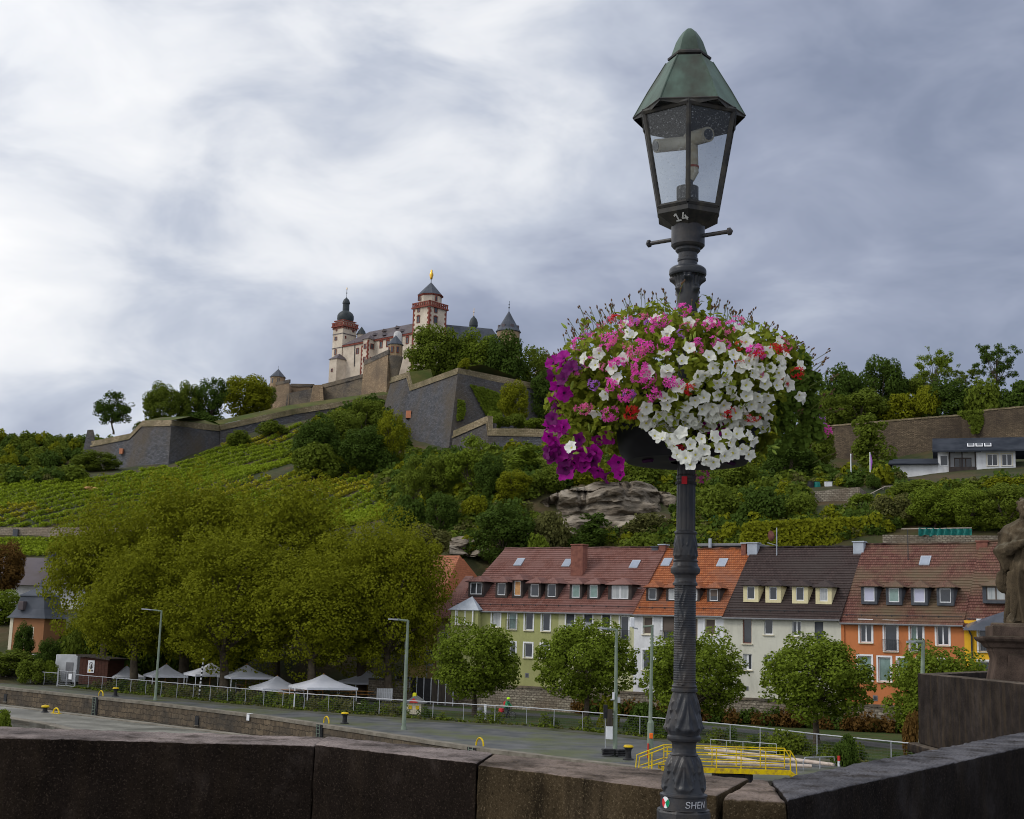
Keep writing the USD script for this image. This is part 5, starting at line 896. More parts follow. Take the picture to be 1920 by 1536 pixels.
# ---------------------------------------------------------------- bridge parapet, second bay and statue
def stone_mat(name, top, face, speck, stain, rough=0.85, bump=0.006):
    """Weathered stone: rain-washed tops, crusted faces (shade painted in on bridge walls) with vertical runs, grains and lichen."""
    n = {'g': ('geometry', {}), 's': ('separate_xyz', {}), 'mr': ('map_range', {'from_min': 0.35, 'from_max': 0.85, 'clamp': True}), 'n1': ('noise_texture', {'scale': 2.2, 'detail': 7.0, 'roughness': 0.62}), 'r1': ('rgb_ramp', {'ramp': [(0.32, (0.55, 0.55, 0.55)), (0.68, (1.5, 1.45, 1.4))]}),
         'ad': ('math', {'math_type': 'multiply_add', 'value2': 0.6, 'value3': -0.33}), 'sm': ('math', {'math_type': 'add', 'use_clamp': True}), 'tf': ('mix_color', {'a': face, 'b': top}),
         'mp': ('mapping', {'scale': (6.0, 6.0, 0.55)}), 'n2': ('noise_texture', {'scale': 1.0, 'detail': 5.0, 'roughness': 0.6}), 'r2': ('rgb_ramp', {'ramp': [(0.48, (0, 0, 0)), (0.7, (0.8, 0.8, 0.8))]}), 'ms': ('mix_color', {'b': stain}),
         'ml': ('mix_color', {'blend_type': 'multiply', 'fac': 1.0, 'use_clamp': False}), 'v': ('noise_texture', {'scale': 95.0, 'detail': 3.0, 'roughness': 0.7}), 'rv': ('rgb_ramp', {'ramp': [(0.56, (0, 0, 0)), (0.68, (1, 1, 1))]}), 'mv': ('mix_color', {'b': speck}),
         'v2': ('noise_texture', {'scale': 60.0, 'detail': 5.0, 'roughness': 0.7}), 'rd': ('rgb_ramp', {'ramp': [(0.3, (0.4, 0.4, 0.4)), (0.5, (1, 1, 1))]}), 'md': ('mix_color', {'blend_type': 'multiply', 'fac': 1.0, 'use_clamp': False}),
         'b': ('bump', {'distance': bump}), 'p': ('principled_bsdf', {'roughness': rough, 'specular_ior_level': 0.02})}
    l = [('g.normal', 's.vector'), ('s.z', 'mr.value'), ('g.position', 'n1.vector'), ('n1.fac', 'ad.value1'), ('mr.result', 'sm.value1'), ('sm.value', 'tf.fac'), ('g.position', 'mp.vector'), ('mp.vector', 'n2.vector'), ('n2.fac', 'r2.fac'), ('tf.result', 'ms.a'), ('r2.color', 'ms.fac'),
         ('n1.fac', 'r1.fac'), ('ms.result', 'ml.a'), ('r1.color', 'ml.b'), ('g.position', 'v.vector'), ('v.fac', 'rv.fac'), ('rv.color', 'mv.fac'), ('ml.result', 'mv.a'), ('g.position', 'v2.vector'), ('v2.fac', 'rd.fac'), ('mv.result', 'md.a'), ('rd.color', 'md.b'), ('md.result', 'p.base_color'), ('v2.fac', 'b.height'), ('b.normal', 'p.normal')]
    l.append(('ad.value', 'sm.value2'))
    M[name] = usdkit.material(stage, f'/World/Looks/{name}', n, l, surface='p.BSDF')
stone_mat('parapet_stone', (0.20, 0.17, 0.16), (0.0135, 0.0102, 0.0082), (0.050, 0.037, 0.028), (0.022, 0.016, 0.011)); stone_mat('parapet_tan', (0.18, 0.145, 0.125), (0.050, 0.037, 0.021), (0.13, 0.10, 0.06), (0.014, 0.011, 0.007)); stone_mat('parapet_grey', (0.10, 0.10, 0.11), (0.0125, 0.0108, 0.010), (0.050, 0.040, 0.033), (0.020, 0.016, 0.012))  # dark face colours hold the shade of the upright sides as well as crust
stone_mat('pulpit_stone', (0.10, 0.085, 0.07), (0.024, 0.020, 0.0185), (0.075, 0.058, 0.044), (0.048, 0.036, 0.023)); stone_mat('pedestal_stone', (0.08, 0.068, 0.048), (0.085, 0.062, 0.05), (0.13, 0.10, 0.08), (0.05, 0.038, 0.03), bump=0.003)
def rough_block(q, z0, z1, r=0.03, nx=60, ny=12, nz=24, amp=0.012, seed=0):
    """A worn stone: plan corners near-left, near-right, far-right, far-left; rounded and uneven."""
    q = np.asarray(q, float)[:, :2]; vs, fs = [], []; n0 = 0
    def P_(u, v, w):
        a = q[0] * ((1 - u) * (1 - v))[:, None] + q[1] * (u * (1 - v))[:, None] + q[2] * (u * v)[:, None] + q[3] * ((1 - u) * v)[:, None]; return np.column_stack([a, z0 + (z1 - z0) * w])
    Lx, Ly, Lz = np.linalg.norm(q[1] - q[0]), np.linalg.norm(q[3] - q[0]), z1 - z0
    def ease(n, L):
        e = r / L; return np.concatenate([[0, e * 0.3, e], np.linspace(e, 1 - e, n)[1:-1], [1 - e, 1 - e * 0.3, 1]])
    U, V, Wd = ease(nx, Lx), ease(ny, Ly), ease(nz, Lz)
    for A, B, f in ((U, Wd, lambda a, b: (a, 0 * a, b)), (U, Wd, lambda a, b: (a, 0 * a + 1, b)), (V, Wd, lambda a, b: (0 * a, a, b)), (V, Wd, lambda a, b: (0 * a + 1, a, b)), (U, V, lambda a, b: (a, b, 0 * a + 1)), (U, V, lambda a, b: (a, b, 0 * a))):
        a, b = np.meshgrid(A, B, indexing='ij'); u, v, w = f(a.ravel(), b.ravel()); p = P_(u, v, w); k = len(B)
        ii, jj = np.meshgrid(np.arange(len(A) - 1), np.arange(k - 1), indexing='ij'); o = (ii * k + jj).ravel(); fs.append(np.stack([o, o + k, o + k + 1, o + 1], 1) + n0)
        # pull edges in: distance to the inset box, clamped to radius r
        c = np.stack([np.minimum(u, 1 - u) * Lx, np.minimum(v, 1 - v) * Ly, np.minimum(w, 1 - w) * Lz], 1); d = np.maximum(0, r - c); over = np.linalg.norm(d, axis=1); sc = np.where(over > r, r / np.maximum(over, 1e-9), 1.0)
        du = (np.where(u < 0.5, 1, -1) * d[:, 0] * (1 - sc)); dv = np.where(v < 0.5, 1, -1) * d[:, 1] * (1 - sc); dw = np.where(w < 0.5, 1, -1) * d[:, 2] * (1 - sc)
        p = p + np.column_stack([np.outer(du, (q[1] - q[0]) / Lx) + np.outer(dv, (q[3] - q[0]) / Ly), dw]); vs.append(p); n0 += len(p)
    v = np.vstack(vs); f = np.vstack(fs); m = trimesh.Trimesh(v, np.vstack([f[:, [0, 1, 2]], f[:, [0, 2, 3]]]), process=False); m.merge_vertices(digits_vertex=5); m.fix_normals()
    v = np.array(m.vertices); n = np.array(m.vertex_normals); h = (meshkit.fbm(v * 7 + seed, 4, seed) - 0.5) * 2 * amp + (meshkit.fbm(v * 32 + seed, 3, seed + 9) - 0.5) * amp * 0.9
    return MB().add(v + n * h[:, None], np.array(m.faces))
ZP = 6.65; DECK = 5.65
NE = {px: Wz(px, py, ZP) for px, py in ((-260, 1376), (590, 1398), (895, 1433), (1345, 1491))}; FE = {px: Wz(px2, py, ZP) for px, px2, py in ((-260, -250, 1355), (590, 612, 1383), (895, 925, 1414), (1345, 1405, 1459))}
C0, C1 = Wz(1352, 1492, ZP), Wz(1474, 1499, ZP); D0, D1 = Wz(1412, 1459, ZP), Wz(1436, 1463, ZP); E0 = Wz(1925, 1399, ZP); G0 = Wz(1925, 1371, ZP)
par_l = thing('bridge_parapet', 'dark weathered stone parapet running left from the lamp post', 'parapet')
ks = list(NE)
for i, (a, b) in enumerate(zip(ks[:-1], ks[1:])):
    d = unit(NE[b] - NE[a]) * (0.0012 if i < 1 else 0.0028)
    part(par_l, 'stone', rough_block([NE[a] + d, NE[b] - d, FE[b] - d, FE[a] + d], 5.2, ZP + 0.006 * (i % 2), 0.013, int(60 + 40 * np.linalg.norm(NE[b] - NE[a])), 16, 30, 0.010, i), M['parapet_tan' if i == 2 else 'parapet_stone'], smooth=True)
par_r = thing('bridge_parapet', 'dark stone parapet running right from the lamp post towards the statue', 'parapet')
X0_ = C1 + (E0 - C1) * 0.02
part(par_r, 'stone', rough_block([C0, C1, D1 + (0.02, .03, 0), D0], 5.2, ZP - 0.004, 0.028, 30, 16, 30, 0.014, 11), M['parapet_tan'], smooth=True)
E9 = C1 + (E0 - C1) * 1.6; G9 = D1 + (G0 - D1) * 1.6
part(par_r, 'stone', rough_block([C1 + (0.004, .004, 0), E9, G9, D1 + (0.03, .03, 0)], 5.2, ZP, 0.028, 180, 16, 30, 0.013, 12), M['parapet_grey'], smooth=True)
mat('deck_stone', (0.07, 0.065, 0.06), (0.13, 0.12, 0.11), 1.2, 0.8, 0.01, 10)
TIP = Wz(1720, 1262.5, ZP); PR = Wz(1935, 1284, ZP); dirp = unit(PR - TIP); PR2 = TIP + dirp * 14
struct('bridge_deck', MB().add([(-4.5, -8, DECK), (14, -8, DECK), (26, 20, DECK), (28, 30, DECK), (22, 33, DECK), (14, 31, DECK), (PR2[0] + .4, PR2[1], DECK), (E9[0], E9[1], DECK), (C1[0], C1[1] + .1, DECK), (NE[895][0], NE[895][1] + .1, DECK), (NE[590][0], NE[590][1] + .1, DECK), (-4.5, 7.6, DECK)], [[0, 1, 8], [0, 8, 9], [0, 9, 10], [0, 10, 11], [1, 2, 7], [1, 7, 8], [2, 6, 7], [2, 3, 5], [2, 5, 6], [3, 4, 5]]), M['deck_stone'])
bp = thing('bridge_bay', 'angular stone bay of the bridge that carries the statue', 'bridge bay')
inn = np.array([-dirp[1], dirp[0], 0]); inn = inn if inn[0] > 0 else -inn
FAR = Wz(1838, 1258, ZP); df = unit(FAR - TIP); FAR2 = TIP + df * 9; innf = np.array([df[1], -df[0], 0]); innf = innf if innf[1] < 0 else -innf
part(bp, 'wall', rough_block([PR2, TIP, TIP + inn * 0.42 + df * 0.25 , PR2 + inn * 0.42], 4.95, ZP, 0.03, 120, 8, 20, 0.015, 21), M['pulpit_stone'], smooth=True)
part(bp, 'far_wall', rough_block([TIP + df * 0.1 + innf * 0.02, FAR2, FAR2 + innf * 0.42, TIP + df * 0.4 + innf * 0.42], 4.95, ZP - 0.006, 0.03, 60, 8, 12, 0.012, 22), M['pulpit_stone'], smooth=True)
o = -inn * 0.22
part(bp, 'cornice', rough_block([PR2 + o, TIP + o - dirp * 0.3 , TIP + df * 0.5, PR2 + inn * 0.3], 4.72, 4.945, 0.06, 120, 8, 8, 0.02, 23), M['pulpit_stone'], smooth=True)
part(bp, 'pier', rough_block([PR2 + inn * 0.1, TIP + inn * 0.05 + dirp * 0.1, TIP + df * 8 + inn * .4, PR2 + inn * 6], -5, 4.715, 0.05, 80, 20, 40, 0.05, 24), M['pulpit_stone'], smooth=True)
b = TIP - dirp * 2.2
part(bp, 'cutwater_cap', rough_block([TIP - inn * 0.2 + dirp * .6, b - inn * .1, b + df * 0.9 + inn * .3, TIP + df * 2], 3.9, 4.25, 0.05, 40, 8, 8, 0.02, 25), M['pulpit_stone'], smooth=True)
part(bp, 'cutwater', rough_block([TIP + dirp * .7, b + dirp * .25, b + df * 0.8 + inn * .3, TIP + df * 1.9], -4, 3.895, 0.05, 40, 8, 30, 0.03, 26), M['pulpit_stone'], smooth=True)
YS = 31.0; pcx = W(1932, 1180, YS)
zp = lambda py: W(1900, py, YS)[2]
mm_ = YS / F
pr = [(92, 1300), (84, 1288), (80, 1275), (75, 1250), (73, 1236), (76, 1226), (78, 1222), (78, 1217), (84, 1214), (88, 1207), (97, 1203), (100, 1199), (100, 1195.5), (79, 1194), (79, 1176), (77, 1174), (0, 1174)]
ped = thing('pedestal', 'moulded sandstone pedestal standing in the bridge bay under the statue', 'pedestal', (pcx[0], pcx[1], DECK), -0.25)
part(ped, 'body', MB().lathe([(r * mm_ * 1.30, zp(py) - DECK) for r, py in pr], (0, 0, 0), 4, math.pi / 4), M['pedestal_stone'], smooth=25)
part(ped, 'foot', MB().cbox((0, 0, 0.2), (2.1, 2.1, 0.42), 0.04), M['pedestal_stone'])
part(ped, 'panel', MB().cbox((0, -0.86, zp(1258) - DECK), (1.2, 0.06, 0.75), 0.02), M['pedestal_stone'])
# statue: a robed figure, one continuous carved surface
import manifold3d as m3
def bones(segs, res=12):
    """Hulls of spheres at joints (x, y, z, r), joined."""
    tot = None
    for s_ in segs:
        pts = [m3.Manifold.sphere(q[3], res).translate(list(map(float, q[:3]))) for q in s_]
        h = m3.Manifold.batch_hull(pts); tot = h if tot is None else tot + h
    return tot
def skin(segs, edge, it=8, res=12):
    m = bones(segs, res).refine_to_length(edge).to_mesh(); tm = trimesh.Trimesh(m.vert_properties[:, :3], m.tri_verts, process=False); tm.merge_vertices(); trimesh.smoothing.filter_taubin(tm, iterations=it); return tm
zb = zp(1174); hS = 3.05
st = [[(0, 0, .12, .52), (0.02, 0, .8, .46)], [(0.02, 0, .8, .46), (0.0, .02, 1.55, .40)], [(0.0, .02, 1.55, .40), (0, .03, 1.95, .40)], [(0, .03, 1.95, .38), (-.32, .02, 2.2, .2), (.32, .02, 2.2, .2)], [(-.3, 0, 2.2, .2), (.3, 0, 2.2, .2), (0, 0, 2.35, .17)], [(0, .0, 2.35, .13), (.0, -.03, 2.6, .12)],
      [(-.36, 0, 2.18, .2), (-.52, -.10, 1.72, .20)], [(-.52, -.10, 1.72, .20), (-.22, -.46, 1.80, .15)], [(-.52, -.1, 1.7, .2), (-.48, -.06, 1.35, .14)], [(-.30, -.44, 1.78, .12), (-.05, -.55, 1.86, .085)], [(-.05, -.55, 1.86, .085), (.06, -.57, 1.92, .055)],
      [(.36, 0, 2.18, .2), (.5, -.12, 1.75, .19)], [(.5, -.12, 1.75, .19), (.2, -.45, 1.9, .14)], [(-.45, .1, 1.6, .16), (-.5, .1, .95, .16), (-.2, .3, 1.0, .2)], [(.4, .1, 1.6, .16), (.48, .1, .9, .16)], [(-.25, -.35, .12, .16), (-.28, -.52, .08, .09)], [(.2, -.38, .12, .16), (.2, -.55, .08, .09)]]
tm = skin(st, 0.032, 5); v = np.array(tm.vertices); n = np.array(tm.vertex_normals)
ang = np.arctan2(v[:, 1], v[:, 0]); z = v[:, 2]; fold = 1 - 1.9 * np.abs(np.sin(ang * 6.5 + 1.3 * np.sin(z * 1.7) + 2.4 * meshkit.noise(v * [1.5, 1.5, .8], 3))); amt = np.where(z < 1.2, 0.075, np.where(z < 2.15, 0.055, 0.025)); diag = 1 - 1.9 * np.abs(np.sin((z * 5 + v[:, 0] * 4 + v[:, 1] * 2.5) + 2 * meshkit.noise(v * 2, 5)))
v = v + n * (np.where(z < 1.25, fold, 0.45 * fold + 0.7 * diag) * amt)[:, None] + n * ((meshkit.fbm(v * 6, 3, 2) - .5) * .03)[:, None]
stone_mat('statue_stone', (0.12, 0.105, 0.075), (0.085, 0.066, 0.042), (0.13, 0.105, 0.075), (0.035, 0.027, 0.018), bump=0.006)
sta = thing('statue', 'weathered sandstone statue of a robed bearded man, cut by the right picture edge', 'statue', (pcx[0] - .02, pcx[1], zb), -0.5)
part(sta, 'robed_body', MB().add(v, np.array(tm.faces)), M['statue_stone'], smooth=True)
hd = skin([[(0, -.02, 2.78, .17), (0, -.04, 2.68, .15)], [(0, -.12, 2.66, .08), (0, -.14, 2.56, .085), (0, -.10, 2.48, .06)], [(0, -.17, 2.74, .035), (0, -.22, 2.70, .03)], [(-.07, -.15, 2.79, .03), (.07, -.15, 2.79, .03)], [(-.16, -.02, 2.72, .04), (-.165, .0, 2.68, .035)], [(.16, -.02, 2.72, .04), (.165, .0, 2.68, .035)], [(0, .05, 2.76, .19), (0, .08, 2.62, .15)]] + [[(.17 * math.cos(a) * math.sin(e), .03 + .17 * math.sin(a) * math.sin(e), 2.79 + .16 * math.cos(e), .055)] * 2 for a in np.linspace(.2, 2 * math.pi, 9) for e in (.5, 1.15) if math.sin(a) > -.75], 0.022, 3)
part(sta, 'head', MB().add(np.array(hd.vertices), np.array(hd.faces)), M['statue_stone'], smooth=True)
part(sta, 'plinth', MB().cbox((0, 0, -0.02), (1.5, 1.4, 0.16), 0.03), M['pedestal_stone'])

# ---------------------------------------------------------------- lamp post
mat('cast_iron', (0.014, 0.0152, 0.018), (0.028, 0.030, 0.034), 9.0, 0.36, 0.0015, 45, spec=0.32, c3=(0.05, 0.042, 0.036), scale3=6.0)
mat('lantern_black', (0.016, 0.016, 0.016), (0.035, 0.033, 0.03), 8.0, 0.5, 0.001, 40, c3=(0.05, 0.045, 0.035), scale3=14)
mat('verdigris', (0.030, 0.042, 0.030), (0.075, 0.115, 0.088), 6.0, 0.55, 0.002, 25, c3=(0.035, 0.030, 0.022), scale3=4.0, stretch=(1, 1, .5), lo=0.3, hi=0.6)
mat('camera_white', (0.55, 0.52, 0.42), (0.42, 0.38, 0.28), 6.0, 0.5, c3=(0.3, 0.24, 0.14), scale3=9.0); mat('letter_white', (0.62, 0.62, 0.58), (0.4, 0.4, 0.38), 30, 0.7); mat('sticker_white', (0.75, 0.75, 0.75)); mat('sticker_red', (0.6, 0.03, 0.04)); mat('sticker_green', (0.0, 0.22, 0.09)); mat('graffiti', (0.5, 0.5, 0.52), (0.3, 0.3, 0.31), 60, 0.8); mat('rust_red', (0.25, 0.05, 0.02))
M['lantern_glass'] = usdkit.material(stage, '/World/Looks/lantern_glass', {'g': ('geometry', {}), 'n': ('noise_texture', {'scale': 130.0, 'detail': 3.0}), 'r': ('rgb_ramp', {'ramp': [(0.60, (0.035, 0.035, 0.035)), (0.74, (0.4, 0.4, 0.4))]}), 'f': ('fresnel', {'IOR': 1.45}), 't': ('transparent_bsdf', {'color': (0.86, 0.88, 0.88)}), 'gl': ('glossy_bsdf', {'roughness': 0.03, 'color': (0.9, 0.9, 0.9)}), 'd': ('diffuse_bsdf', {'color': (0.30, 0.31, 0.31)}), 'm': ('mix_closure', {}), 'm2': ('mix_closure', {})},
    [('f.fac', 'm.fac'), ('t.BSDF', 'm.closure1'), ('gl.BSDF', 'm.closure2'), ('g.position', 'n.vector'), ('n.fac', 'r.fac'), ('r.color', 'm2.fac'), ('m.closure', 'm2.closure1'), ('d.BSDF', 'm2.closure2')], surface='m2.closure')
YL = 5.2; LX = (W(1289, 500, YL)[0] + W(1287, 1400, YL)[0]) / 2 - .004
zl = lambda py: W(1289, py, YL)[2] - DECK
pm = YL / F
lamp = thing('lamp_post', 'ornate dark cast iron lamp post with green copper lantern on the bridge', 'lamp post', (LX, YL, DECK))
def relief(prof, n=96, sub=6, orn=None):
    """Cast iron: a turned profile, finely divided, with leaf ornament pushed out along the normals."""
    pr_ = np.array(prof, float); t_ = np.arange(len(pr_)); ts = np.linspace(0, len(pr_) - 1, (len(pr_) - 1) * sub + 1); r = np.interp(ts, t_, pr_[:, 0]); zz = np.interp(ts, t_, pr_[:, 1]); an = np.arange(n) * 2 * np.pi / n
    R, A = np.meshgrid(r, an, indexing='ij'); Z_, _ = np.meshgrid(zz, an, indexing='ij')
    if orn is not None: R = R + orn(A, Z_)
    v = np.stack([R * np.cos(A), R * np.sin(A), Z_], -1).reshape(-1, 3); f = []
    ii, jj = np.meshgrid(np.arange(len(r) - 1), np.arange(n), indexing='ij'); a = (ii * n + jj).ravel(); b = (ii * n + (jj + 1) % n).ravel()
    return MB().add(v, np.stack([a, b, b + n, a + n], 1))
px_ = lambda rows: [(hw * pm, zl(py)) for hw, py in rows]
sm = lambda x, a, b: np.clip((x - a) / (b - a), 0, 1)
def acanthus(z0, z1, k, amp, ph=0.0, ribs=3):
    def o(A, Z_):
        t_ = np.clip((Z_ - z0) / (z1 - z0), 0, 1); env = np.sin(np.pi * np.clip(t_, 0.02, 0.98)) ** 0.6
        a = ((A + ph) * k / (2 * np.pi)) % 1.0 - 0.5; w = 0.46 * np.sqrt(np.clip(1 - (t_ * 0.92) ** 3, 0, 1)) * (1 - .12 * np.abs(np.sin(t_ * 15)))
        inside = np.clip((w - np.abs(a)) / 0.05, 0, 1); rib = np.cos(np.abs(a) * 26 - t_ * 9) * 0.35 + 0.65; mid = np.exp(-(a / 0.03) ** 2) * 0.5; curl = np.exp(-((t_ - .9) / .08) ** 2) * 0.8
        return amp * env * inside * (rib + mid + curl)
    return o
part(lamp, 'plinth', MB().lathe([(0, 0), (0.125, 0), (0.125, 0.42), (0.115, 0.5), (50 * pm, 0.56), (50 * pm, zl(1522)), (47 * pm, zl(1517))], (0, 0, 0), 8, math.pi / 8), M['cast_iron'])
part(lamp, 'band', relief(px_([(47, 1517), (42, 1516), (41, 1494), (43, 1492), (43, 1489), (37, 1486), (35, 1484)]), 48, 3), M['cast_iron'], smooth=35)
zA, zB = zl(1486), zl(1416)
part(lamp, 'leaf_foot', relief(px_([(36, 1486), (35, 1478), (33.5, 1465), (32, 1450), (30.5, 1436), (27, 1424), (24, 1416)]), 128, 14, lambda A, Z_: acanthus(zB, zA, 4, 0.011, 0.9)(A, Z_)), M['cast_iron'], smooth=True)
part(lamp, 'neck', relief(px_([(25, 1417), (26, 1415), (23, 1412), (21.5, 1404), (22, 1394), (24, 1391), (29, 1389), (31, 1385), (31, 1381), (28, 1378)]), 64, 4), M['cast_iron'], smooth=40)
zA, zB = zl(1377), zl(1299)
part(lamp, 'leaf_vase', relief(px_([(28, 1378), (30.5, 1370), (30.5, 1360), (29, 1348), (26, 1334), (23.5, 1320), (21.5, 1308), (20.5, 1298)]), 144, 14, lambda A, Z_: acanthus(zB, zA, 3, 0.010, 0.4)(A, Z_) + 0.008 * np.exp(-((Z_ - zl(1366)) / .012) ** 2) * np.clip(np.cos(A * 9), 0, 1)), M['cast_iron'], smooth=True)
part(lamp, 'ring', relief(px_([(20, 1299), (24, 1297), (24, 1292), (22, 1290), (23.5, 1287), (21, 1284)]), 64, 4), M['cast_iron'], smooth=40)
def vine(A, Z_):
    a = ((A + 2.05 + np.pi) % (2 * np.pi)) - np.pi; c = 0.16 * np.sin(Z_ * 52); s_ = np.exp(-((a - c) / .10) ** 2) * .0035; t_ = (Z_ * 13.0) % 1.0; leaf = np.exp(-(((np.abs(a) - .14 - .38 * t_) / .14) ** 2)) * np.sin(np.pi * t_) * 0.006 * (np.abs(a) < .75); bud = np.exp(-(a / .15) ** 2) * np.exp(-(((t_ - .5) / .2) ** 2)) * .006
    return s_ + leaf + bud + 0.0006 * np.sign(np.sin(Z_ * 700))
part(lamp, 'shaft', relief(px_([(20.5, 1285)] + [(20.3 - .5 * i / 40, 1285 - 187 * i / 40) for i in range(1, 40)] + [(19.7, 1098)]), 120, 10, vine), M['cast_iron'], smooth=True)
part(lamp, 'ring', relief(px_([(20, 1099), (23, 1098), (23, 1094), (20.5, 1091), (19.5, 1085), (21, 1079), (26.5, 1075), (27.5, 1070), (27.5, 1066), (24, 1062), (22, 1055), (23.5, 1052), (21, 1049)]), 64, 4), M['cast_iron'], smooth=40)
zA, zB = zl(1049), zl(1004)
part(lamp, 'leaf_knop', relief(px_([(21, 1049), (22.3, 1042), (22, 1034), (20.5, 1022), (19.5, 1010), (19.5, 1003), (21.3, 1001), (21.3, 998), (18, 996)]), 96, 10, lambda A, Z_: acanthus(zB, zA, 4, .005, .2)(A, Z_)), M['cast_iron'], smooth=True)
flute = lambda A, Z_: -0.0022 * np.clip(np.cos(A * 12), 0, 1)
part(lamp, 'fluted_shaft', relief(px_([(17.8, 997)] + [(17.7 - .4 * i / 10, 997 - 97 * i / 10) for i in range(1, 11)] + [(18.5, 899), (18.5, 893), (17, 891)] + [(17, 880 - 29.8 * i) for i in range(10)] + [(19.5, 575)]), 96, 3, flute), M['cast_iron'], smooth=True)
zc1, zc0 = zl(517), zl(562)
def volute(A, Z_):
    t_ = np.clip((Z_ - zc0) / (zc1 - zc0), 0, 1); u = np.cos(A * 4 + .6)
    return 0.020 * np.exp(-((t_ - .82) / .14) ** 2) * np.clip(u, 0, 1) ** .6 + 0.016 * np.exp(-((t_ - .38) / .13) ** 2) * np.clip(-u, 0, 1) ** .6 + .004 * np.exp(-((t_ - .82) / .25) ** 2) * np.cos(A * 20)
part(lamp, 'capital', relief(px_([(19, 585), (20, 570), (21, 562), (22, 550), (23, 540), (24, 530), (26, 521), (30, 518)]), 144, 8, volute), M['cast_iron'], smooth=True)
part(lamp, 'abacus', relief(px_([(28, 519), (34.5, 518), (36, 515), (36, 509), (35, 506), (33, 504), (30, 502), (19, 500), (18.5, 492), (20, 490), (20, 486), (18.5, 484), (18.5, 476), (21, 474), (24, 471), (24, 467), (29, 465), (32.5, 461), (32.5, 418), (30, 416), (0, 416)]), 64, 3), M['cast_iron'], smooth=30)
for i, (px, py, dy) in enumerate(((1214, 457.5, .11), (1371, 433.5, -.11))):
    e = W(px, py, YL + dy) - (LX, YL, DECK); s0 = np.array([0, 0, e[2]]); d = unit(e - s0); b = MB().tube([s0 + d * .06, e - d * .012], .0085, 10); b.tube([e - d * .018, e - d * .012, e - d * .004, e + d * .008], [.008, .016, .0165, .001], 8)
    part(lamp, 'ladder_arm', b, M['cast_iron'], smooth=40)
# lantern
hexa = lambda R, z, ph, c=6: [np.array([R * math.cos(ph + k * math.pi / 3), R * math.sin(ph + k * math.pi / 3), z]) for k in range(c)]
PHB = -math.pi / 2 - .14; PHR = PHB + math.pi / 6
zgb, zgt, zrim = zl(397), zl(222), zl(219); Rb, Rt, Rr, Rrt = .132, .208, .228, .096
lan = lamp
cup = MB(); hb_, hm_, hl_ = hexa(Rb + .004, zgb - .006, PHB), hexa(Rb + .006, zgb - .03, PHB), hexa(.070, zl(428), PHB)
hu_ = hexa(Rb + .004, zgb + .002, PHB)
for k in range(6):
    j = (k + 1) % 6; cup.quad(hm_[k], hm_[j], hu_[j], hu_[k]).quad(hl_[k], hl_[j], hm_[j], hm_[k]).tri(hu_[k], hu_[j], np.array([0, 0, zgb + .002])).tri(hl_[j], hl_[k], np.array([0, 0, zl(428)]))
cu = part(lamp, 'lantern_base', cup, M['lantern_black'])
B_, T_ = hexa(Rb, zgb, PHB), hexa(Rt, zgt, PHB)
for k in range(6):
    j = (k + 1) % 6; g = MB(); ins = lambda p, q, s: p + (q - p) * s
    part(lamp, 'glass_pane', MB().quad(ins(B_[k], B_[j], .03), ins(B_[j], B_[k], .03), ins(T_[j], T_[k], .03), ins(T_[k], T_[j], .03)), M['lantern_glass'])
    fr = MB()
    fr.tube([B_[k] * [1, 1, 1], T_[k]], .0105, 6); part(lamp, 'frame_bar', fr, M['lantern_black'])
    part(lamp, 'frame_bar', MB().tube([B_[k], B_[j]], .011, 6), M['lantern_black']); part(lamp, 'frame_bar', MB().tube([T_[k] - (0, 0, .012), T_[j] - (0, 0, .012)], .012, 6), M['lantern_black'])
RR, RT, RM = hexa(Rr, zrim, PHR), hexa(Rrt, zl(118), PHR), hexa(.170, zl(172), PHR)
for k in range(6):
    j = (k + 1) % 6; m = MB(); mid = (RR[k] + RR[j]) / 2; low = mid - (0, 0, .018)
    m.add([RR[k], RR[j], RM[j], RM[k], RT[j], RT[k]], [[0, 1, 2], [0, 2, 3], [3, 2, 4], [3, 4, 5]]); m.add([RR[k] * [.99, .99, 1] - (0, 0, .004), RR[j] * [.99, .99, 1] - (0, 0, .004), RM[j] * .985, RM[k] * .985, RT[j], RT[k]], [[1, 0, 2], [2, 0, 3], [2, 3, 4], [4, 3, 5]]) if False else None
    m.tube([RR[k], RM[k], RT[k]], .0035, 5)
    part(lamp, 'roof_panel', m, M['verdigris'])
    f_ = MB(); f_.add([RR[k], low, RR[j], RR[k] - (0, 0, .008), low - (0, 0, .012), RR[j] - (0, 0, .008)], [[0, 3, 1], [3, 4, 1], [1, 4, 2], [4, 5, 2], [0, 1, 2]]); f_.tube([RR[k], RR[j]], .004, 5); part(lamp, 'roof_fascia', f_, M['lantern_black'])
part(lamp, 'roof_soffit', MB().add([*(p * [.985, .985, 1] - (0, 0, .001) for p in RR), np.array([0, 0, zrim + .05])], [[k, 6, (k + 1) % 6] for k in range(6)]), M['lantern_black'])
capz = lambda rows: [(hw * pm, zl(py)) for hw, py in rows]
part(lamp, 'roof_neck', MB().lathe(capz([(44, 120), (36, 117), (37, 114), (43, 112.5), (43.5, 109), (37, 105), (34, 103)]), (0, 0, 0), 6, PHR), M['lantern_black'])
part(lamp, 'roof_cap', MB().lathe(capz([(36.5, 106), (35, 101), (31.5, 92), (27, 80), (21, 70), (13, 60), (6, 55), (0.5, 53)]), (0, 0, 0), 6, PHR), M['verdigris'], smooth=20)
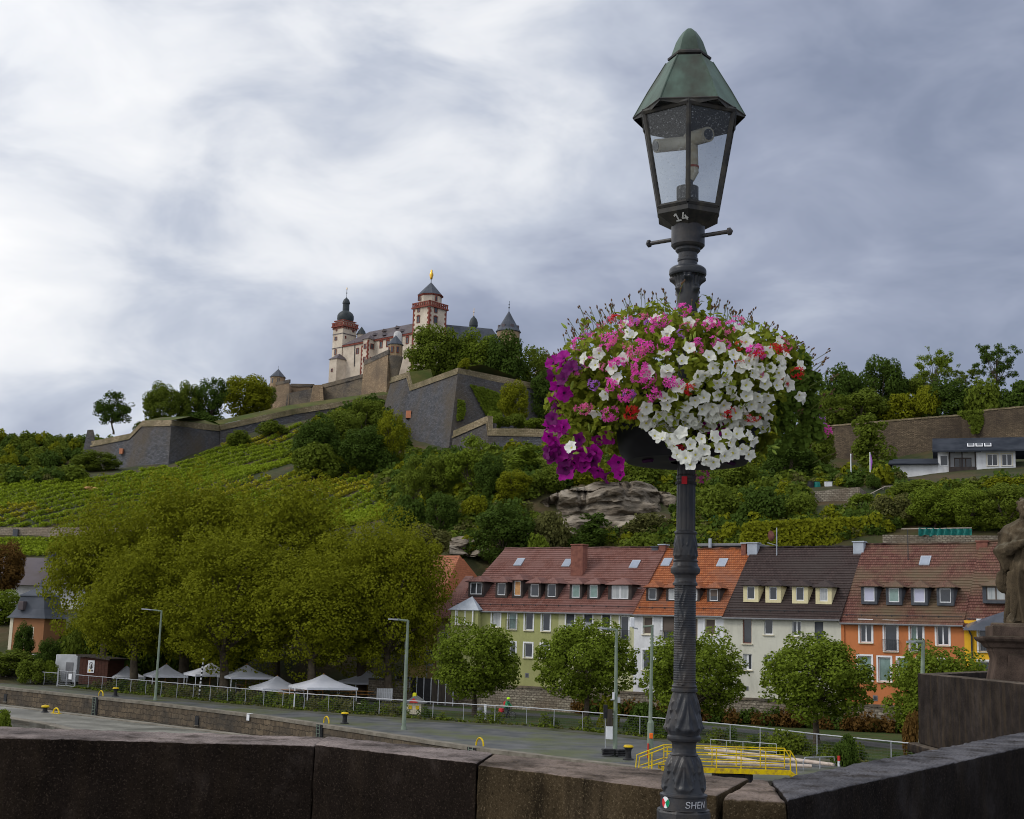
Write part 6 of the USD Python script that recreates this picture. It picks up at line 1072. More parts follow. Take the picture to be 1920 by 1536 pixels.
# devices inside the lantern
q = lambda px, py, dy=0.0: W(px, py, YL + dy) - (LX, YL, DECK)
dv = part(lamp, 'lamp_fitting', MB().tube([q(1289, 376), q(1289, 352)], .045, 14).tube([q(1292, 352), q(1292, 335)], .016, 10), M['cast_iron'], smooth=40)
part(dv, 'camera_stem', MB().tube([q(1293, 338), q(1298, 322), q(1299, 300), q(1300, 262)], [.018, .027, .022, .018], 12), M['camera_white'], smooth=True)
part(dv, 'orange_ring', MB().tube([q(1298, 316), q(1298, 312)], .0275, 12), M['rust_red'])
for a, b, r in (((1292, 262, .03), (1328, 252, -.08), .031), ((1292, 268, .02), (1230, 274, -.05), .028)):
    c_ = MB().tube([q(*a), q(*b)], r, 16); k = part(dv, 'camera', c_, M['camera_white'], smooth=40); d = unit(q(*b) - q(*a)); part(k, 'camera_lens', MB().tube([q(*b) - d * .004, q(*b) + d * .004], r * .72, 14), M['dark_pane'])
def letters(par_, name, txt, h, o, r, u, m, bold=True, depth=.0015, slant=0.0):
    tmesh = meshkit.text_mesh(txt, h, depth, bold); v = np.array(tmesh.vertices); r, u = unit(r), unit(u); nn = np.cross(r, u)
    return part(par_, name, MB().add(np.asarray(o) + np.outer(v[:, 0] + slant * v[:, 1], r) + np.outer(v[:, 1], u) + np.outer(v[:, 2], nn), np.array(tmesh.faces)), M[m])
pk = 5; ce = (hm_[5] + hm_[0]) / 2; co = (hl_[5] + hl_[0]) / 2; rr_ = unit(hm_[0] - hm_[5]); uu_ = unit(ce - co); nn_ = np.cross(rr_, uu_)
letters(cu, 'number', '14', .036, co + (ce - co) * .28 - rr_ * .012 + nn_ * .002, rr_, uu_, 'letter_white')
def on_band(name, txt, h, a0, zc, R, m, slant=0.1):
    tmesh = meshkit.text_mesh(txt, h, .0012, False); v = np.array(tmesh.vertices); x = v[:, 0] + slant * v[:, 1]; a = a0 + x / R; rr2 = R + v[:, 2] + .0004
    return part(lamp, name, MB().add(np.column_stack([rr2 * np.cos(a), rr2 * np.sin(a), zc + v[:, 1]]), np.array(tmesh.faces)), M[m])
on_band('graffiti', 'SHEN', .024, -math.pi / 2 - .08, zl(1511), 42 * pm, 'graffiti')
def disc_on(par_, name, a0, zc, R, r, m, lift, sector=None):
    k = 28; an = np.linspace(*(sector or (0, 2 * np.pi)), k); xs, ys = r * np.cos(an), r * np.sin(an); xs, ys = np.append(xs, 0), np.append(ys, 0); a = a0 + xs / R
    return part(par_, name, MB().add(np.column_stack([(R + lift) * np.cos(a), (R + lift) * np.sin(a), zc + ys]), [[i, i + 1, k] for i in range(k - 1)]), M[m])
sk = disc_on(lamp, 'round_sticker', -math.pi / 2 - 1.0, zl(1503), 42.2 * pm, .021, 'sticker_white', .0006)
disc_on(sk, 'sticker_green_field', -math.pi / 2 - 1.0, zl(1503), 42.2 * pm, .0205, 'sticker_green', .001, (-1.1, .75)); disc_on(sk, 'sticker_red_field', -math.pi / 2 - 1.0, zl(1503), 42.2 * pm, .0205, 'sticker_red', .001, (2.3, 4.3))
part(lamp, 'red_tag', MB().box((-.012, -.042, zl(903)), (.02, .008, .03)), M['sticker_red']); part(lamp, 'hose_clamp', MB().lathe([(18.9 * pm, zl(909)), (20 * pm, zl(909)), (20 * pm, zl(904)), (18.9 * pm, zl(904))], (0, 0, 0), 24), M['lantern_black'])
# ---------------------------------------------------------------- flower basket round the lamp post
mat('planter_black', (0.007, 0.007, 0.0075), (0.012, 0.012, 0.013), 10, 0.5, spec=0.15)
def petal_mat(name, c, throat=None, tr=0.35):
    n = {'o': ('geometry', {}), 'n': ('noise_texture', {'scale': 60.0, 'detail': 2.0}), 'r': ('rgb_ramp', {'ramp': [(0.3, tuple(x * .8 for x in c)), (0.7, c)]}), 'p': ('principled_bsdf', {'roughness': 0.6, 'specular_ior_level': 0.2}), 't': ('translucent_bsdf', {}), 'm': ('mix_closure', {'fac': tr})}
    M[name] = usdkit.material(stage, f'/World/Looks/{name}', n, [('o.position', 'n.vector'), ('n.fac', 'r.fac'), ('r.color', 'p.base_color'), ('r.color', 't.color'), ('p.BSDF', 'm.closure1'), ('t.BSDF', 'm.closure2')], surface='m.closure')
petal_mat('petal_white', (0.78, 0.78, 0.70)); petal_mat('petal_magenta', (0.34, 0.006, 0.24)); petal_mat('petal_plum', (0.13, 0.004, 0.10)); petal_mat('petal_pink', (0.82, 0.10, 0.50)); petal_mat('petal_rose', (0.78, 0.16, 0.36)); petal_mat('petal_lilac', (0.48, 0.17, 0.62)); petal_mat('petal_red', (0.62, 0.015, 0.025)); mat('throat_yellow', (0.45, 0.42, 0.06)); mat('throat_dark', (0.03, 0.002, 0.03)); mat('bud_green', (0.30, 0.36, 0.06), (0.2, 0.28, 0.04), 40); mat('seed_brown', (0.07, 0.04, 0.022), (0.14, 0.075, 0.035), 30); mat('stem_green', (0.07, 0.10, 0.02), (0.12, 0.11, 0.03), 30)
leafmat('leaf_basket', (0.006, 0.022, 0.003), (0.034, 0.085, 0.008), (0.17, 0.20, 0.02), 0.03, tr=0.25, scale=7.0, vary=.1); leafmat('leaf_withered', (0.06, 0.030, 0.012), (0.24, 0.125, 0.05), (0.09, 0.14, 0.02), 0.3, scale=7.0, vary=.1)
FC = W(1280, 728, YL); FR = np.array([0.50, 0.47, 0.285])
bask = thing('flower_basket', 'overflowing basket of petunias and geraniums hung round the lamp post', 'flower basket', (LX, YL, DECK)); BO = np.array([LX, YL, DECK])
zb_ = lambda py: W(1285, py, YL)[2]
lc = (LX, YL, 0)
bowl = part(bask, 'planter_bowl', MB().lathe([(.06, zb_(868)), (.15, zb_(872)), (.235, zb_(868)), (.262, zb_(852)), (.272, zb_(830)), (.285, zb_(748)), (.295, zb_(745)), (.295, zb_(740)), (.275, zb_(740)), (.26, zb_(800)), (.05, zb_(820))], lc, 56), M['planter_black'], smooth=35, off=BO)
for a in (-1.9, -1.2, -.55, -2.6): part(bowl, 'drain_slot', MB().tube([np.array([LX + .19 * math.cos(a + s), YL + .19 * math.sin(a + s), zb_(871.5)]) for s in (-.14, 0, .14)], .009, 6), M['throat_dark'], off=BO)
tx = meshkit.text_mesh('TERRA', .016, .001, True); v = np.array(tx.vertices); a = -math.pi / 2 - .22 + v[:, 0] / .25
part(bowl, 'maker_lettering', MB().add(np.column_stack([LX + (.2635 - (.0) + v[:, 2]) * np.cos(a), YL + (.2635 + v[:, 2]) * np.sin(a), zb_(862) + v[:, 1]]), np.array(tx.faces)), M['gutter_grey'], off=BO)
rg = np.random.default_rng(11)
def surf(px, py, k=1.0, fall=4.86):
    """Point where the sight line meets the flower mass, and its outward normal."""
    d = ray(px, py); o = (CAM - FC) / (FR * k); e = d / (FR * k); A = e @ e; Bq = 2 * o @ e; Cq = o @ o - 1; D = Bq * Bq - 4 * A * Cq
    if D > 0:
        p = CAM + d * ((-Bq - math.sqrt(D)) / (2 * A)); return p, unit((p - FC) / FR ** 2)
    p = W(px, py, fall); return p, unit(np.array([(px - 1280) / 260, -1.0, -(py - 728) / 300]))
def inpoly(x, y, P_):
    c = False; j = len(P_) - 1
    for i in range(len(P_)):
        if (P_[i][1] > y) != (P_[j][1] > y) and x < (P_[j][0] - P_[i][0]) * (y - P_[i][1]) / (P_[j][1] - P_[i][1]) + P_[i][0]: c = not c
        j = i
    return c
GAP = [(1152, 806), (1215, 800), (1262, 858), (1262, 900), (1140, 900)]; GAP2 = [(1400, 850), (1450, 800), (1470, 830), (1430, 900), (1380, 880)]
blobs = []
for i in range(330):
    d = unit(rg.normal(size=3)); f = 0.80 + 0.18 * rg.random(); blobs.append((*(FC + d * FR * f), 0.055 + 0.03 * rg.random()))
blobs = [b for b in blobs if not (project(b[:3])[0] > 1455 and project(b[:3])[1] > 690)]
def blob_px(px, py, Y, r): return (*W(px, py, Y), r)
for px, py, Y, r in ((1062, 700, 5.1, .07), (1055, 760, 5.05, .07), (1065, 820, 5.0, .08), (1100, 850, 4.98, .075), (1080, 870, 5.0, .05), (1135, 800, 4.95, .06), (1140, 862, 4.95, .045), (1250, 800, 4.84, .05), (1300, 820, 4.84, .055), (1350, 820, 4.84, .055), (1400, 800, 4.88, .055), (1290, 845, 4.86, .035), (1345, 845, 4.85, .035), (1395, 828, 4.92, .04), (1110, 615, 5.2, .05), (1180, 590, 5.2, .05), (1235, 580, 5.15, .045), (1320, 572, 5.2, .045), (1420, 620, 5.15, .05), (1480, 655, 5.2, .05)): blobs.append(blob_px(px, py, Y, r))
v, f = cloud(rg, blobs, 15000, 0.030, up=.45, jit=.6, depth=.2, gap=.12, droop=.01)
dry = [blob_px(px, py, Y, r) for px, py, Y, r in ((1500, 680, 5.0, .045), (1520, 715, 5.05, .05), (1490, 720, 4.98, .06), (1510, 760, 5.1, .06), (1522, 790, 5.12, .055), (1470, 790, 5.0, .06), (1475, 750, 4.98, .05), (1500, 825, 5.1, .045), (1535, 815, 5.12, .03), (1465, 830, 5.05, .04))]
v2, f2 = cloud(rg, dry, 1500, 0.026, up=.1, jit=.9, depth=.35)
def prune(v, f):
    q = v.reshape(-1, 4, 3); c = q.mean(1); keep = []
    for p in c:
        x, y = project(p); bad = (p[1] < YL + .1) and (inpoly(x, y, GAP) or inpoly(x, y, GAP2))
        r = np.hypot(p[0] - LX, p[1] - YL); bad = bad or (r < .30 and p[2] < zb_(745)); keep.append(not bad)
    k = np.array(keep); q = q[k]; n = len(q); kk = np.arange(n)[:, None] * 4; return q.reshape(-1, 3), np.vstack([kk + [0, 1, 2], kk + [0, 2, 3]])[np.arange(2 * n).reshape(2, n).T.ravel()]
part(bask, 'foliage', MB().add(*prune(v, f)), M['leaf_basket'], kind='stuff', off=BO); part(bask, 'withered_foliage', MB().add(*prune(v2, f2)), M['leaf_withered'], kind='stuff', off=BO)
def frame_of(n, roll):
    n = unit(n); r = unit(np.cross([0, 0, 1.0], n) + 1e-6); u = np.cross(n, r); return np.stack([math.cos(roll) * r + math.sin(roll) * u, -math.sin(roll) * r + math.cos(roll) * u, n])
def petunia(p, n, s, mat_, throat, seed, name):
    r = np.random.default_rng(seed); k = 30; an = np.arange(k) * 2 * np.pi / k; lobes = 1 + .13 * np.cos(5 * an) + .05 * np.cos(10 * an + 1) + r.normal(0, .025, k); ruf = .10 * np.sin(5 * an + r.random() * 6) + .05 * np.sin(15 * an + r.random() * 6) + r.normal(0, .025, k); cup = .12 + .5 * r.random() ** 2
    R0 = np.column_stack([.14 * np.cos(an), .14 * np.sin(an), np.full(k, -.30)]); R1 = np.column_stack([.40 * np.cos(an), .40 * np.sin(an), -.06 + .04 * np.cos(5 * an)]); R2 = np.column_stack([.75 * lobes * np.cos(an), .75 * lobes * np.sin(an), cup * .25 + ruf * .5]); R3 = np.column_stack([lobes * (1 - .15 * cup) * np.cos(an), lobes * (1 - .15 * cup) * np.sin(an), cup * .55 + ruf * 1.2]); T0 = np.column_stack([.06 * np.cos(an), .06 * np.sin(an), np.full(k, -1.0)])
    F_ = frame_of(n, r.random() * 6.28); V = np.vstack([T0, R0, R1, R2, R3]) * [1, .8 + .3 * r.random(), 1]; fs = []
    for i in range(4):
        for j in range(k): fs.append([i * k + j, i * k + (j + 1) % k, (i + 1) * k + (j + 1) % k, (i + 1) * k + j])
    fl = part(bask, name, MB().add((V * s * .5) @ F_ + p, fs), M[mat_], smooth=True, off=BO)
    if throat: part(fl, 'throat', MB().add((np.vstack([np.column_stack([.17 * np.cos(an[::3]), .17 * np.sin(an[::3]), np.full(10, -.22)]), [[0, 0, -.2]]]) * s * .5) @ F_ + p, [[j, (j + 1) % 10, 10] for j in range(10)]), M[throat], off=BO)
    return fl
def geranium(p, n, s, mat_, seed, name, nf=15):
    r = np.random.default_rng(seed); mb = MB(); F0 = frame_of(n, 0)
    for i in range(nf):
        d = unit(r.normal(size=3) * [1, 1, .8] + [0, 0, .75]); c = d * s * .5 * (.8 + .3 * r.random()) * [1.15, .85, .7]; F_ = frame_of(d + r.normal(0, .25, 3), r.random() * 6.28); q = s * .19
        for k in range(5):
            a = k * 2 * math.pi / 5 + .2 * r.normal(); w = .36; V = np.array([[0, 0, -.15], [.55 * math.cos(a - w), .55 * math.sin(a - w), .1], [1.0 * math.cos(a - .2), 1.0 * math.sin(a - .2), .12], [1.02 * math.cos(a + .2), 1.02 * math.sin(a + .2), .05], [.55 * math.cos(a + w), .55 * math.sin(a + w), .12]]) * q * (.8 + .4 * r.random())
            mb.add(((V @ F_) + c) @ F0 + p, [[0, 1, 2], [0, 2, 3], [0, 3, 4]])
    return part(bask, name, mb, M[mat_], off=BO)
cam_dir = lambda p: unit(CAM - p)
sd_ = 100
def place_pet(px, py, s, m_, th, name, k=1.02, fall=4.86, face=.45):
    global sd_; sd_ += 1; r = np.random.default_rng(sd_); p, n = surf(px, py, k, fall)
    if m_ == 'petal_white' and py > 800 and px > 1200: p, n = W(px, py, 4.67 + .1 * ((px - 1320) / 110) ** 2), unit(np.array([(px - 1320) / 150, -1.0, -(py - 800) / 160]))
    petunia(p, n + cam_dir(p) * face + r.normal(0, .5, 3) + [0, 0, .05], s, m_, th, sd_, name)
WHITE = [(1293, 652), (1252, 692), (1279, 676), (1350, 652), (1398, 688), (1338, 690), (1376, 665), (1425, 660), (1385, 615), (1405, 622), (1445, 690), (1460, 700), (1475, 715), (1390, 690), (1250, 698), (1255, 620), (1292, 604), (1230, 600), (1176, 625), (1094, 672), (1115, 684), (1148, 690), (1156, 710), (1134, 740), (1216, 698), (1246, 745), (1250, 628), (1212, 765), (1400, 640), (1460, 640), (1345, 720), (1322, 706), (1363, 712), (1345, 742), (1358, 762), (1320, 745), (1303, 752), (1335, 765), (1340, 780), (1378, 745), (1392, 765), (1380, 775), (1420, 745), (1435, 720), (1440, 745), (1430, 765), (1440, 780), (1432, 800), (1310, 705), (1298, 790), (1275, 775), (1252, 780), (1226, 790), (1240, 800), (1212, 795), (1290, 782), (1305, 795), (1260, 800), (1278, 803), (1335, 795), (1352, 790), (1383, 805), (1400, 790), (1412, 820), (1372, 822), (1386, 800), (1295, 825), (1320, 835), (1350, 833), (1262, 830), (1270, 845), (1285, 850), (1305, 845), (1325, 855), (1295, 862), (1338, 860), (1360, 848), (1375, 842), (1392, 835), (1405, 845), (1256, 815), (1240, 812), (1228, 808), (1315, 815), (1338, 812), (1400, 742), (1413, 700), (1365, 690), (1330, 668), (1422, 690), (1205, 780), (1480, 722), (1458, 722), (1500, 742), (1118, 775), (1070, 830), (1185, 630), (1272, 724), (1302, 722), (1440, 660), (1415, 675), (1235, 778), (1262, 790), (1286, 796), (1308, 790), (1330, 783), (1352, 778), (1372, 792), (1396, 782), (1418, 790), (1245, 798), (1318, 800), (1362, 806), (1405, 808), (1272, 812), (1250, 760), (1285, 762), (1318, 768), (1262, 742), (1400, 722), (1370, 730), (1428, 705), (1410, 760)]
for i, (px, py) in enumerate(WHITE): place_pet(px, py + (8 if py > 800 else 0), .044 + .012 * ((i * 37) % 10) / 10, 'petal_white', 'throat_yellow', 'white_petunia', 1.09 if py < 800 else 1.06, 4.63)
MAG = [(1040, 830), (1040, 845), (1075, 845), (1088, 850), (1100, 832), (1122, 825), (1115, 850), (1035, 705), (1045, 725), (1040, 745), (1035, 785), (1030, 800), (1045, 780), (1040, 765), (1055, 800), (1050, 790), (1070, 690), (1050, 685), (1035, 680), (1060, 860), (1075, 870), (1095, 875), (1110, 865), (1062, 885), (1120, 885), (1132, 892), (1158, 868), (1162, 890), (1055, 710), (1055, 670), (1028, 820), (1060, 880), (1100, 855), (1048, 850), (1085, 825), (1058, 738), (1140, 818), (1025, 848), (1090, 862), (1050, 812), (1037, 860), (1330, 800), (1350, 803)]
for i, (px, py) in enumerate(MAG): place_pet(px, py, .056 + .018 * ((i * 53) % 10) / 10, 'petal_plum' if i % 3 == 1 else 'petal_magenta', 'throat_dark', 'purple_petunia', 1.10 if px < 1300 else 1.06, 4.90, .6)
PINK = [(1083, 645), (1142, 635), (1204, 650), (1247, 645), (1240, 602), (1335, 608), (1298, 570), (1198, 686), (1160, 682), (1203, 705), (1262, 715), (1220, 738), (1146, 722), (1145, 776), (1172, 742), (1095, 765), (1420, 660), (1212, 708), (1195, 660), (1280, 580), (1545, 810), (1315, 893)]
for i, (px, py) in enumerate(PINK):
    p, n = surf(px, py, 1.09, 5.2); geranium(p, n + cam_dir(p) * .3, .056 + .014 * ((i * 31) % 7) / 7, 'petal_rose' if i in (15, 18) else 'petal_pink', 300 + i, 'pink_geranium')
for i, (px, py) in enumerate(((1220, 606), (1113, 722), (1082, 690), (1535, 785), (1540, 800), (1180, 740))):
    p, n = surf(px, py, 1.03, 5.25); geranium(p, n + cam_dir(p) * .3, .046, 'petal_lilac', 330 + i, 'lilac_verbena', 18)
for i, (px, py) in enumerate(((1293, 731), (1187, 767), (1365, 772), (1411, 782), (1424, 664), (1466, 657), (1452, 652), (1155, 600), (1182, 778), (1275, 835), (1495, 700))):
    p, n = surf(px, py, 1.11, 5.1); geranium(p, n + cam_dir(p) * .4, .048, 'petal_red', 350 + i, 'red_geranium', 12)
for i, (px, py) in enumerate(((1130, 610), (1175, 600), (1205, 596), (1100, 625), (1115, 632), (1150, 598), (1190, 605), (1475, 650), (1385, 600), (1465, 640))):
    p, n = surf(px, py, 1.03, 5.2); geranium(p, n + cam_dir(p) * .4, .042, 'petal_rose', 380 + i, 'faded_geranium', 9)
for i in range(46):
    px = 1075 + 430 * rg.random(); py = np.interp(px, [1060, 1100, 1180, 1280, 1380, 1500], [690, 625, 598, 585, 600, 670]) + 4 + 75 * rg.random() ** 1.4; p, n = surf(px, py, 1.06, 5.2); m_ = ('petal_pink', 'petal_rose', 'petal_white', 'petal_pink', 'petal_rose', 'petal_lilac')[i % 6] if px < 1380 else ('petal_rose', 'petal_white', 'petal_red', 'petal_white')[i % 4]
    if m_ == 'petal_white': petunia(p, n + cam_dir(p) * .3 + rg.normal(0, .4, 3), .048, m_, 'throat_yellow', 500 + i, 'white_petunia')
    else: geranium(p, n + cam_dir(p) * .3, .036 + .014 * rg.random(), m_, 500 + i, {'petal_pink': 'pink_geranium', 'petal_rose': 'faded_geranium', 'petal_lilac': 'lilac_verbena', 'petal_red': 'red_geranium'}[m_], 8)
bd = MB(); sm_ = MB(); br = MB()
for i in range(110):                                                # yellow-green buds among the flowers
    px, py = 1060 + 400 * rg.random(), 610 + 240 * rg.random(); p, n = surf(px, py, 1.04)
    if inpoly(px, py, GAP): continue
    q = unit(n + rg.normal(0, .5, 3) + [0, 0, .3]); bd.tube([p, p + q * .012, p + q * .03], [.003, .006, .002], 5)
part(bask, 'buds', bd, M['bud_green'], kind='stuff', off=BO)
for i in range(190):                                                # dry seed stems standing out of the top
    px = (1095 + 210 * rg.random() ** 1.3) if i < 50 else (1330 + 200 * rg.random()) if i < 105 else (1050 + 60 * rg.random()) if i < 120 else 1440 + 100 * rg.random(); yt = 640 + 180 * rg.random() + .6 * (px - 1440) * rg.random() if i >= 120 else np.interp(px, [1040, 1100, 1180, 1280, 1380, 1470, 1530], [690, 625, 592, 575, 600, 650, 720]) + 14 * rg.random()
    p = W(px, yt, YL + .12 * rg.normal()); L = .035 + .065 * rg.random() ** 1.5 * (1.2 if i < 50 else .9); d = unit([(px - 1280) / 500 + .25 * rg.normal(), .25 * rg.normal(), 1.0 if px < 1450 else .4]); e = p + d * L; m_ = p + d * L * .5 + rg.normal(0, .004, 3)
    sm_.tube([p - d * .04, m_, e], .0011, 4, False)
    for k in range(rg.integers(1, 5)):
        o_ = p + d * L * (.55 + .45 * rg.random()); t_ = o_ + unit(d + rg.normal(0, .7, 3)) * .012 if k else e; sm_.tube([o_, (o_ + t_) / 2, t_], .0008, 3, False); br.tube([t_, t_ + d * .006, t_ + d * .012], [.001, .0038, .001], 5)
part(bask, 'seed_stems', sm_, M['stem_green'], kind='stuff', off=BO); part(bask, 'seed_heads', br, M['seed_brown'], kind='stuff', off=BO)
# ---------------------------------------------------------------- things on the quay
mat('pole_green', (0.16, 0.20, 0.15), (0.21, 0.25, 0.19), 2.0, 0.5); mat('pole_grey', (0.32, 0.33, 0.34), (0.42, 0.43, 0.44), 2.0, 0.45, metal=0.4); mat('galvanised', (0.30, 0.31, 0.33), (0.42, 0.43, 0.45), 3.0, 0.5, metal=0.3); mat('wire_grey', (0.07, 0.075, 0.075), (0.1, 0.105, 0.105), 3.0, 0.6); mat('yellow_paint', (0.72, 0.52, 0.0), (0.62, 0.43, 0.0), 1.5, 0.5, c3=(0.35, 0.22, 0.03), scale3=5.0); mat('black_paint', (0.012, 0.012, 0.013), (0.025, 0.025, 0.026), 4, 0.5); mat('white_enamel', (0.72, 0.73, 0.74), (0.62, 0.63, 0.64), 2, 0.5); mat('red_paint', (0.5, 0.04, 0.03)); mat('signal_orange', (0.85, 0.16, 0.02)); mat('canvas_white', (0.62, 0.63, 0.67), (0.54, 0.55, 0.59), 0.8, 0.85); mat('bench_wood', (0.50, 0.24, 0.07), (0.38, 0.17, 0.05), 3, 0.5, stretch=(1, 1, 8)); mat('hut_red', (0.042, 0.016, 0.010), (0.07, 0.026, 0.016), 1.5, 0.8, stretch=(1, 1, 6)); mat('container_grey', (0.36, 0.37, 0.38), (0.46, 0.47, 0.48), 1, 0.6); mat('timber_dark', (0.03, 0.024, 0.02), (0.06, 0.05, 0.04), 2, 0.85, stretch=(4, 4, .5)); mat('timber_pale', (0.42, 0.34, 0.28), (0.55, 0.47, 0.40), 2, 0.8); mat('tarp_green', (0.01, 0.13, 0.11), (0.02, 0.19, 0.16), 1.5, 0.5, 0.05, 3); mat('kayak_yellow', (0.6, 0.6, 0.02))
def zrot(px, py): return Wz(px, py, 0.0)
FNA = np.array([np.array([p[0], p[1], 0.0]) for p in FN]); cum = np.concatenate([[0], np.cumsum(np.linalg.norm(np.diff(FNA, axis=0), axis=1))])
def fence_at(s): return np.array([np.interp(s, cum, FNA[:, k]) for k in range(3)])
def s_of(px, py): 
    q = Wz(px, py); ss = np.linspace(0, cum[-1], 4000); P_ = np.stack([np.interp(ss, cum, FNA[:, k]) for k in range(2)], 1); return ss[np.argmin(((P_ - q[:2]) ** 2).sum(1))]
sg0, sg1 = s_of(100, 1287), s_of(140, 1290)
def fence(label, s0, s1, H=1.45):
    t = thing('wire_fence', label, 'fence'); n = int((s1 - s0) / 2.9); S_ = np.linspace(s0, s1, n + 1); P_ = [fence_at(s) for s in S_]
    for p in P_: part(t, 'post', MB().tube([p, p + UP * H], 0.03, 6), M['galvanised'])
    for a, b in zip(P_[:-1], P_[1:]):
        part(t, 'rail', MB().tube([a + UP * H, b + UP * H], 0.04, 6), M['galvanised'])
        w = MB()
        for k in range(7): w.tube([a + UP * (0.12 + .19 * k), b + UP * (0.12 + .19 * k)], 0.006, 3, False)
        for k in range(1, 12): q = a + (b - a) * k / 12; w.tube([q + UP * .1, q + UP * 1.3], 0.0035, 3, False)
        part(t, 'wire_panel', w, M['wire_grey'])
fence('grey wire fence with tubular rail along the quay from gate to bridge', sg1, cum[-1] - 32); fence('short overgrown wire fence left of the gate', max(0, sg0 - 30), sg0)
a, b = fence_at(sg0), fence_at(sg1); t = thing('quay_gate', 'grey wire gate in the fence in front of the pale container', 'gate', a, math.atan2(b[1] - a[1], b[0] - a[0])); L = np.linalg.norm(b - a)
for x in (0, L): part(t, 'gate_post', MB().box((x, 0, 1.0), (.12, .12, 2.0)), M['galvanised'])
for k in range(2):
    g = MB(); x0 = .1 + k * (L / 2 - .05); x1 = x0 + L / 2 - .15
    for p, q in (((x0, .15), (x1, .15)), ((x0, 1.75), (x1, 1.75)), ((x0, .15), (x0, 1.75)), ((x1, .15), (x1, 1.75))): g.tube([(p[0], 0, p[1]), (q[0], 0, q[1])], .03, 6)
    for i in range(1, 7): g.tube([(x0 + (x1 - x0) * i / 7, 0, .15), (x0 + (x1 - x0) * i / 7, 0, 1.75)], .008, 3, False).tube([(x0, 0, .15 + .23 * i), (x1, 0, .15 + .23 * i)], .008, 3, False)
    part(t, 'gate_leaf', g, M['galvanised'])
part(t, 'notice', MB().box((L * .72, -.04, 1.2), (.7, .02, .6)), M['white_enamel'])
def lamp_pole(label, base, top, tip, m='pole_green', r=0.11, Y=None, name='street_light', z=0.0, head=True):
    p = Wz(*base, z) if Y is None else W(*base, Y); Yb = p[1]; tz = W(*top, Yb); tp = W(*tip, Yb - .3); t = thing(name, label, 'street light', p)
    o = p; H = tz - o; part(t, 'foot', MB().cone((0, 0, 0), r * 1.7, r * 1.5, 0, .25, 10), M[m]); part(t, 'pole', MB().tube([(0, 0, 0), H * .5, H], [r * 1.25, r, r * .75], 10), M[m], smooth=40)
    e = tp - o; d = e - H; s = 1.0
    part(t, 'arm', MB().tube([H - (0, 0, .05), H + d * .55], r * .6, 8), M[m])
    if head: part(t, 'lamp_head', MB().par(H + d * .5 - (0, .14, .05), d * .5, (0, .28, 0), (0, 0, .11)), M['pole_grey'])
    return t, H, o
lamp_pole('green street light standing before the striped pole and white parasols', (291, 1313), (303, 1145), (266, 1142)); lamp_pole('tall green street light in the middle of the quay', (757, 1368), (765, 1163), (728, 1161), r=0.13)
lamp_pole('thin pale pole close behind the tall green street light', (757.5, 1322), (760, 1186), (736, 1185), 'pole_grey', 0.07, head=False); lamp_pole('thin pale pole with arm to the left before the dark screen', (800, 1314), (800, 1187), (772, 1187), 'pole_grey', 0.06, head=False); lamp_pole('thin pale pole between the two round trees by the green house', (998, 1333), (1002, 1193), (1017, 1194), 'pole_grey', 0.06, head=False)
t, H, o = lamp_pole('green street light with lock signal boards near the round bollard', (1153, 1418), (1156, 1180), (1121, 1178), r=0.12)
rel = lambda px, py, dy=0.0: W(px, py, o[1] + dy) - o
for nm, px0, px1, py0, py1, m_ in (('signal_board', 1131, 1139, 1322, 1347, 'black_paint'), ('signal_board', 1137, 1149, 1330, 1362, 'timber_dark'), ('signal_board', 1136, 1149, 1362, 1386, 'white_enamel'), ('control_box', 1148, 1152.5, 1298, 1312, 'white_enamel'), ('control_box', 1158, 1163, 1308, 1318, 'container_grey')): a, b = rel(px0, py1, -.15), rel(px1, py0, -.15); part(t, nm, MB().cbox((a + b) / 2, (b[0] - a[0], .12, b[2] - a[2]), .01), M[m_])
part(t, 'bracket', MB().tube([rel(1137, 1345), rel(1158, 1345)], .05, 6).tube([rel(1145, 1312), rel(1158, 1312)], .05, 6), M['pole_grey']); part(t, 'signal_post', MB().tube([rel(1135, 1405), rel(1135, 1330)], .03, 6), M['pole_grey'])
t, H, o = lamp_pole('green mast with white camera and orange warning light beside the lamp post', (1218, 1421), (1223, 1172), (1192, 1178), r=0.11, head=False)
rel = lambda px, py, dy=0.0: W(px, py, o[1] + dy) - o
part(t, 'mast_base', MB().tube([rel(1218.5, 1421), rel(1220, 1356)], .2, 12).tube([rel(1220, 1356), rel(1220.3, 1350)], [.2, .12], 12), M['pole_green']); c = part(t, 'camera', MB().cbox(rel(1185, 1167), (.28, .3, .62), .04), M['white_enamel']); part(t, 'camera_arm', MB().tube([rel(1186, 1177), rel(1196, 1179)], .05, 6), M['pole_grey']); a = rel(1221, 1380, -.2); part(t, 'warning_light', MB().cbox(a, (.22, .1, .34), .03), M['signal_orange']); part(t, 'warning_stripe', MB().box(rel(1215, 1408, -.22), (.1, .06, .9)), M['red_paint'])
t, H, o = lamp_pole('green street light rising behind the corner of the bridge bay', (1727, 1420), (1731, 1202), (1700, 1204), Y=78, r=0.13)
for base, label in (((216, 1306), 'black bollard with yellow cap left of the first street light'), ((646, 1357), 'black bollard with yellow cap left of the tall street light'), ((1178, 1425), 'black bollard with yellow cap nearest to the lamp post')):
    p = zrot(*base); t = thing('bollard', label, 'bollard', p); part(t, 'body', MB().lathe([(0, 0), (.34, 0), (.34, .06), (.2, .12), (.17, .45), (.2, .62), (.30, .72), (.30, .76), (0, .77)], (0, 0, 0), 16), M['black_paint'], smooth=40); part(t, 'cap', MB().lathe([(.305, .755), (.31, .80), (.24, .88), (0, .9)], (0, 0, 0), 16), M['yellow_paint'], smooth=40)
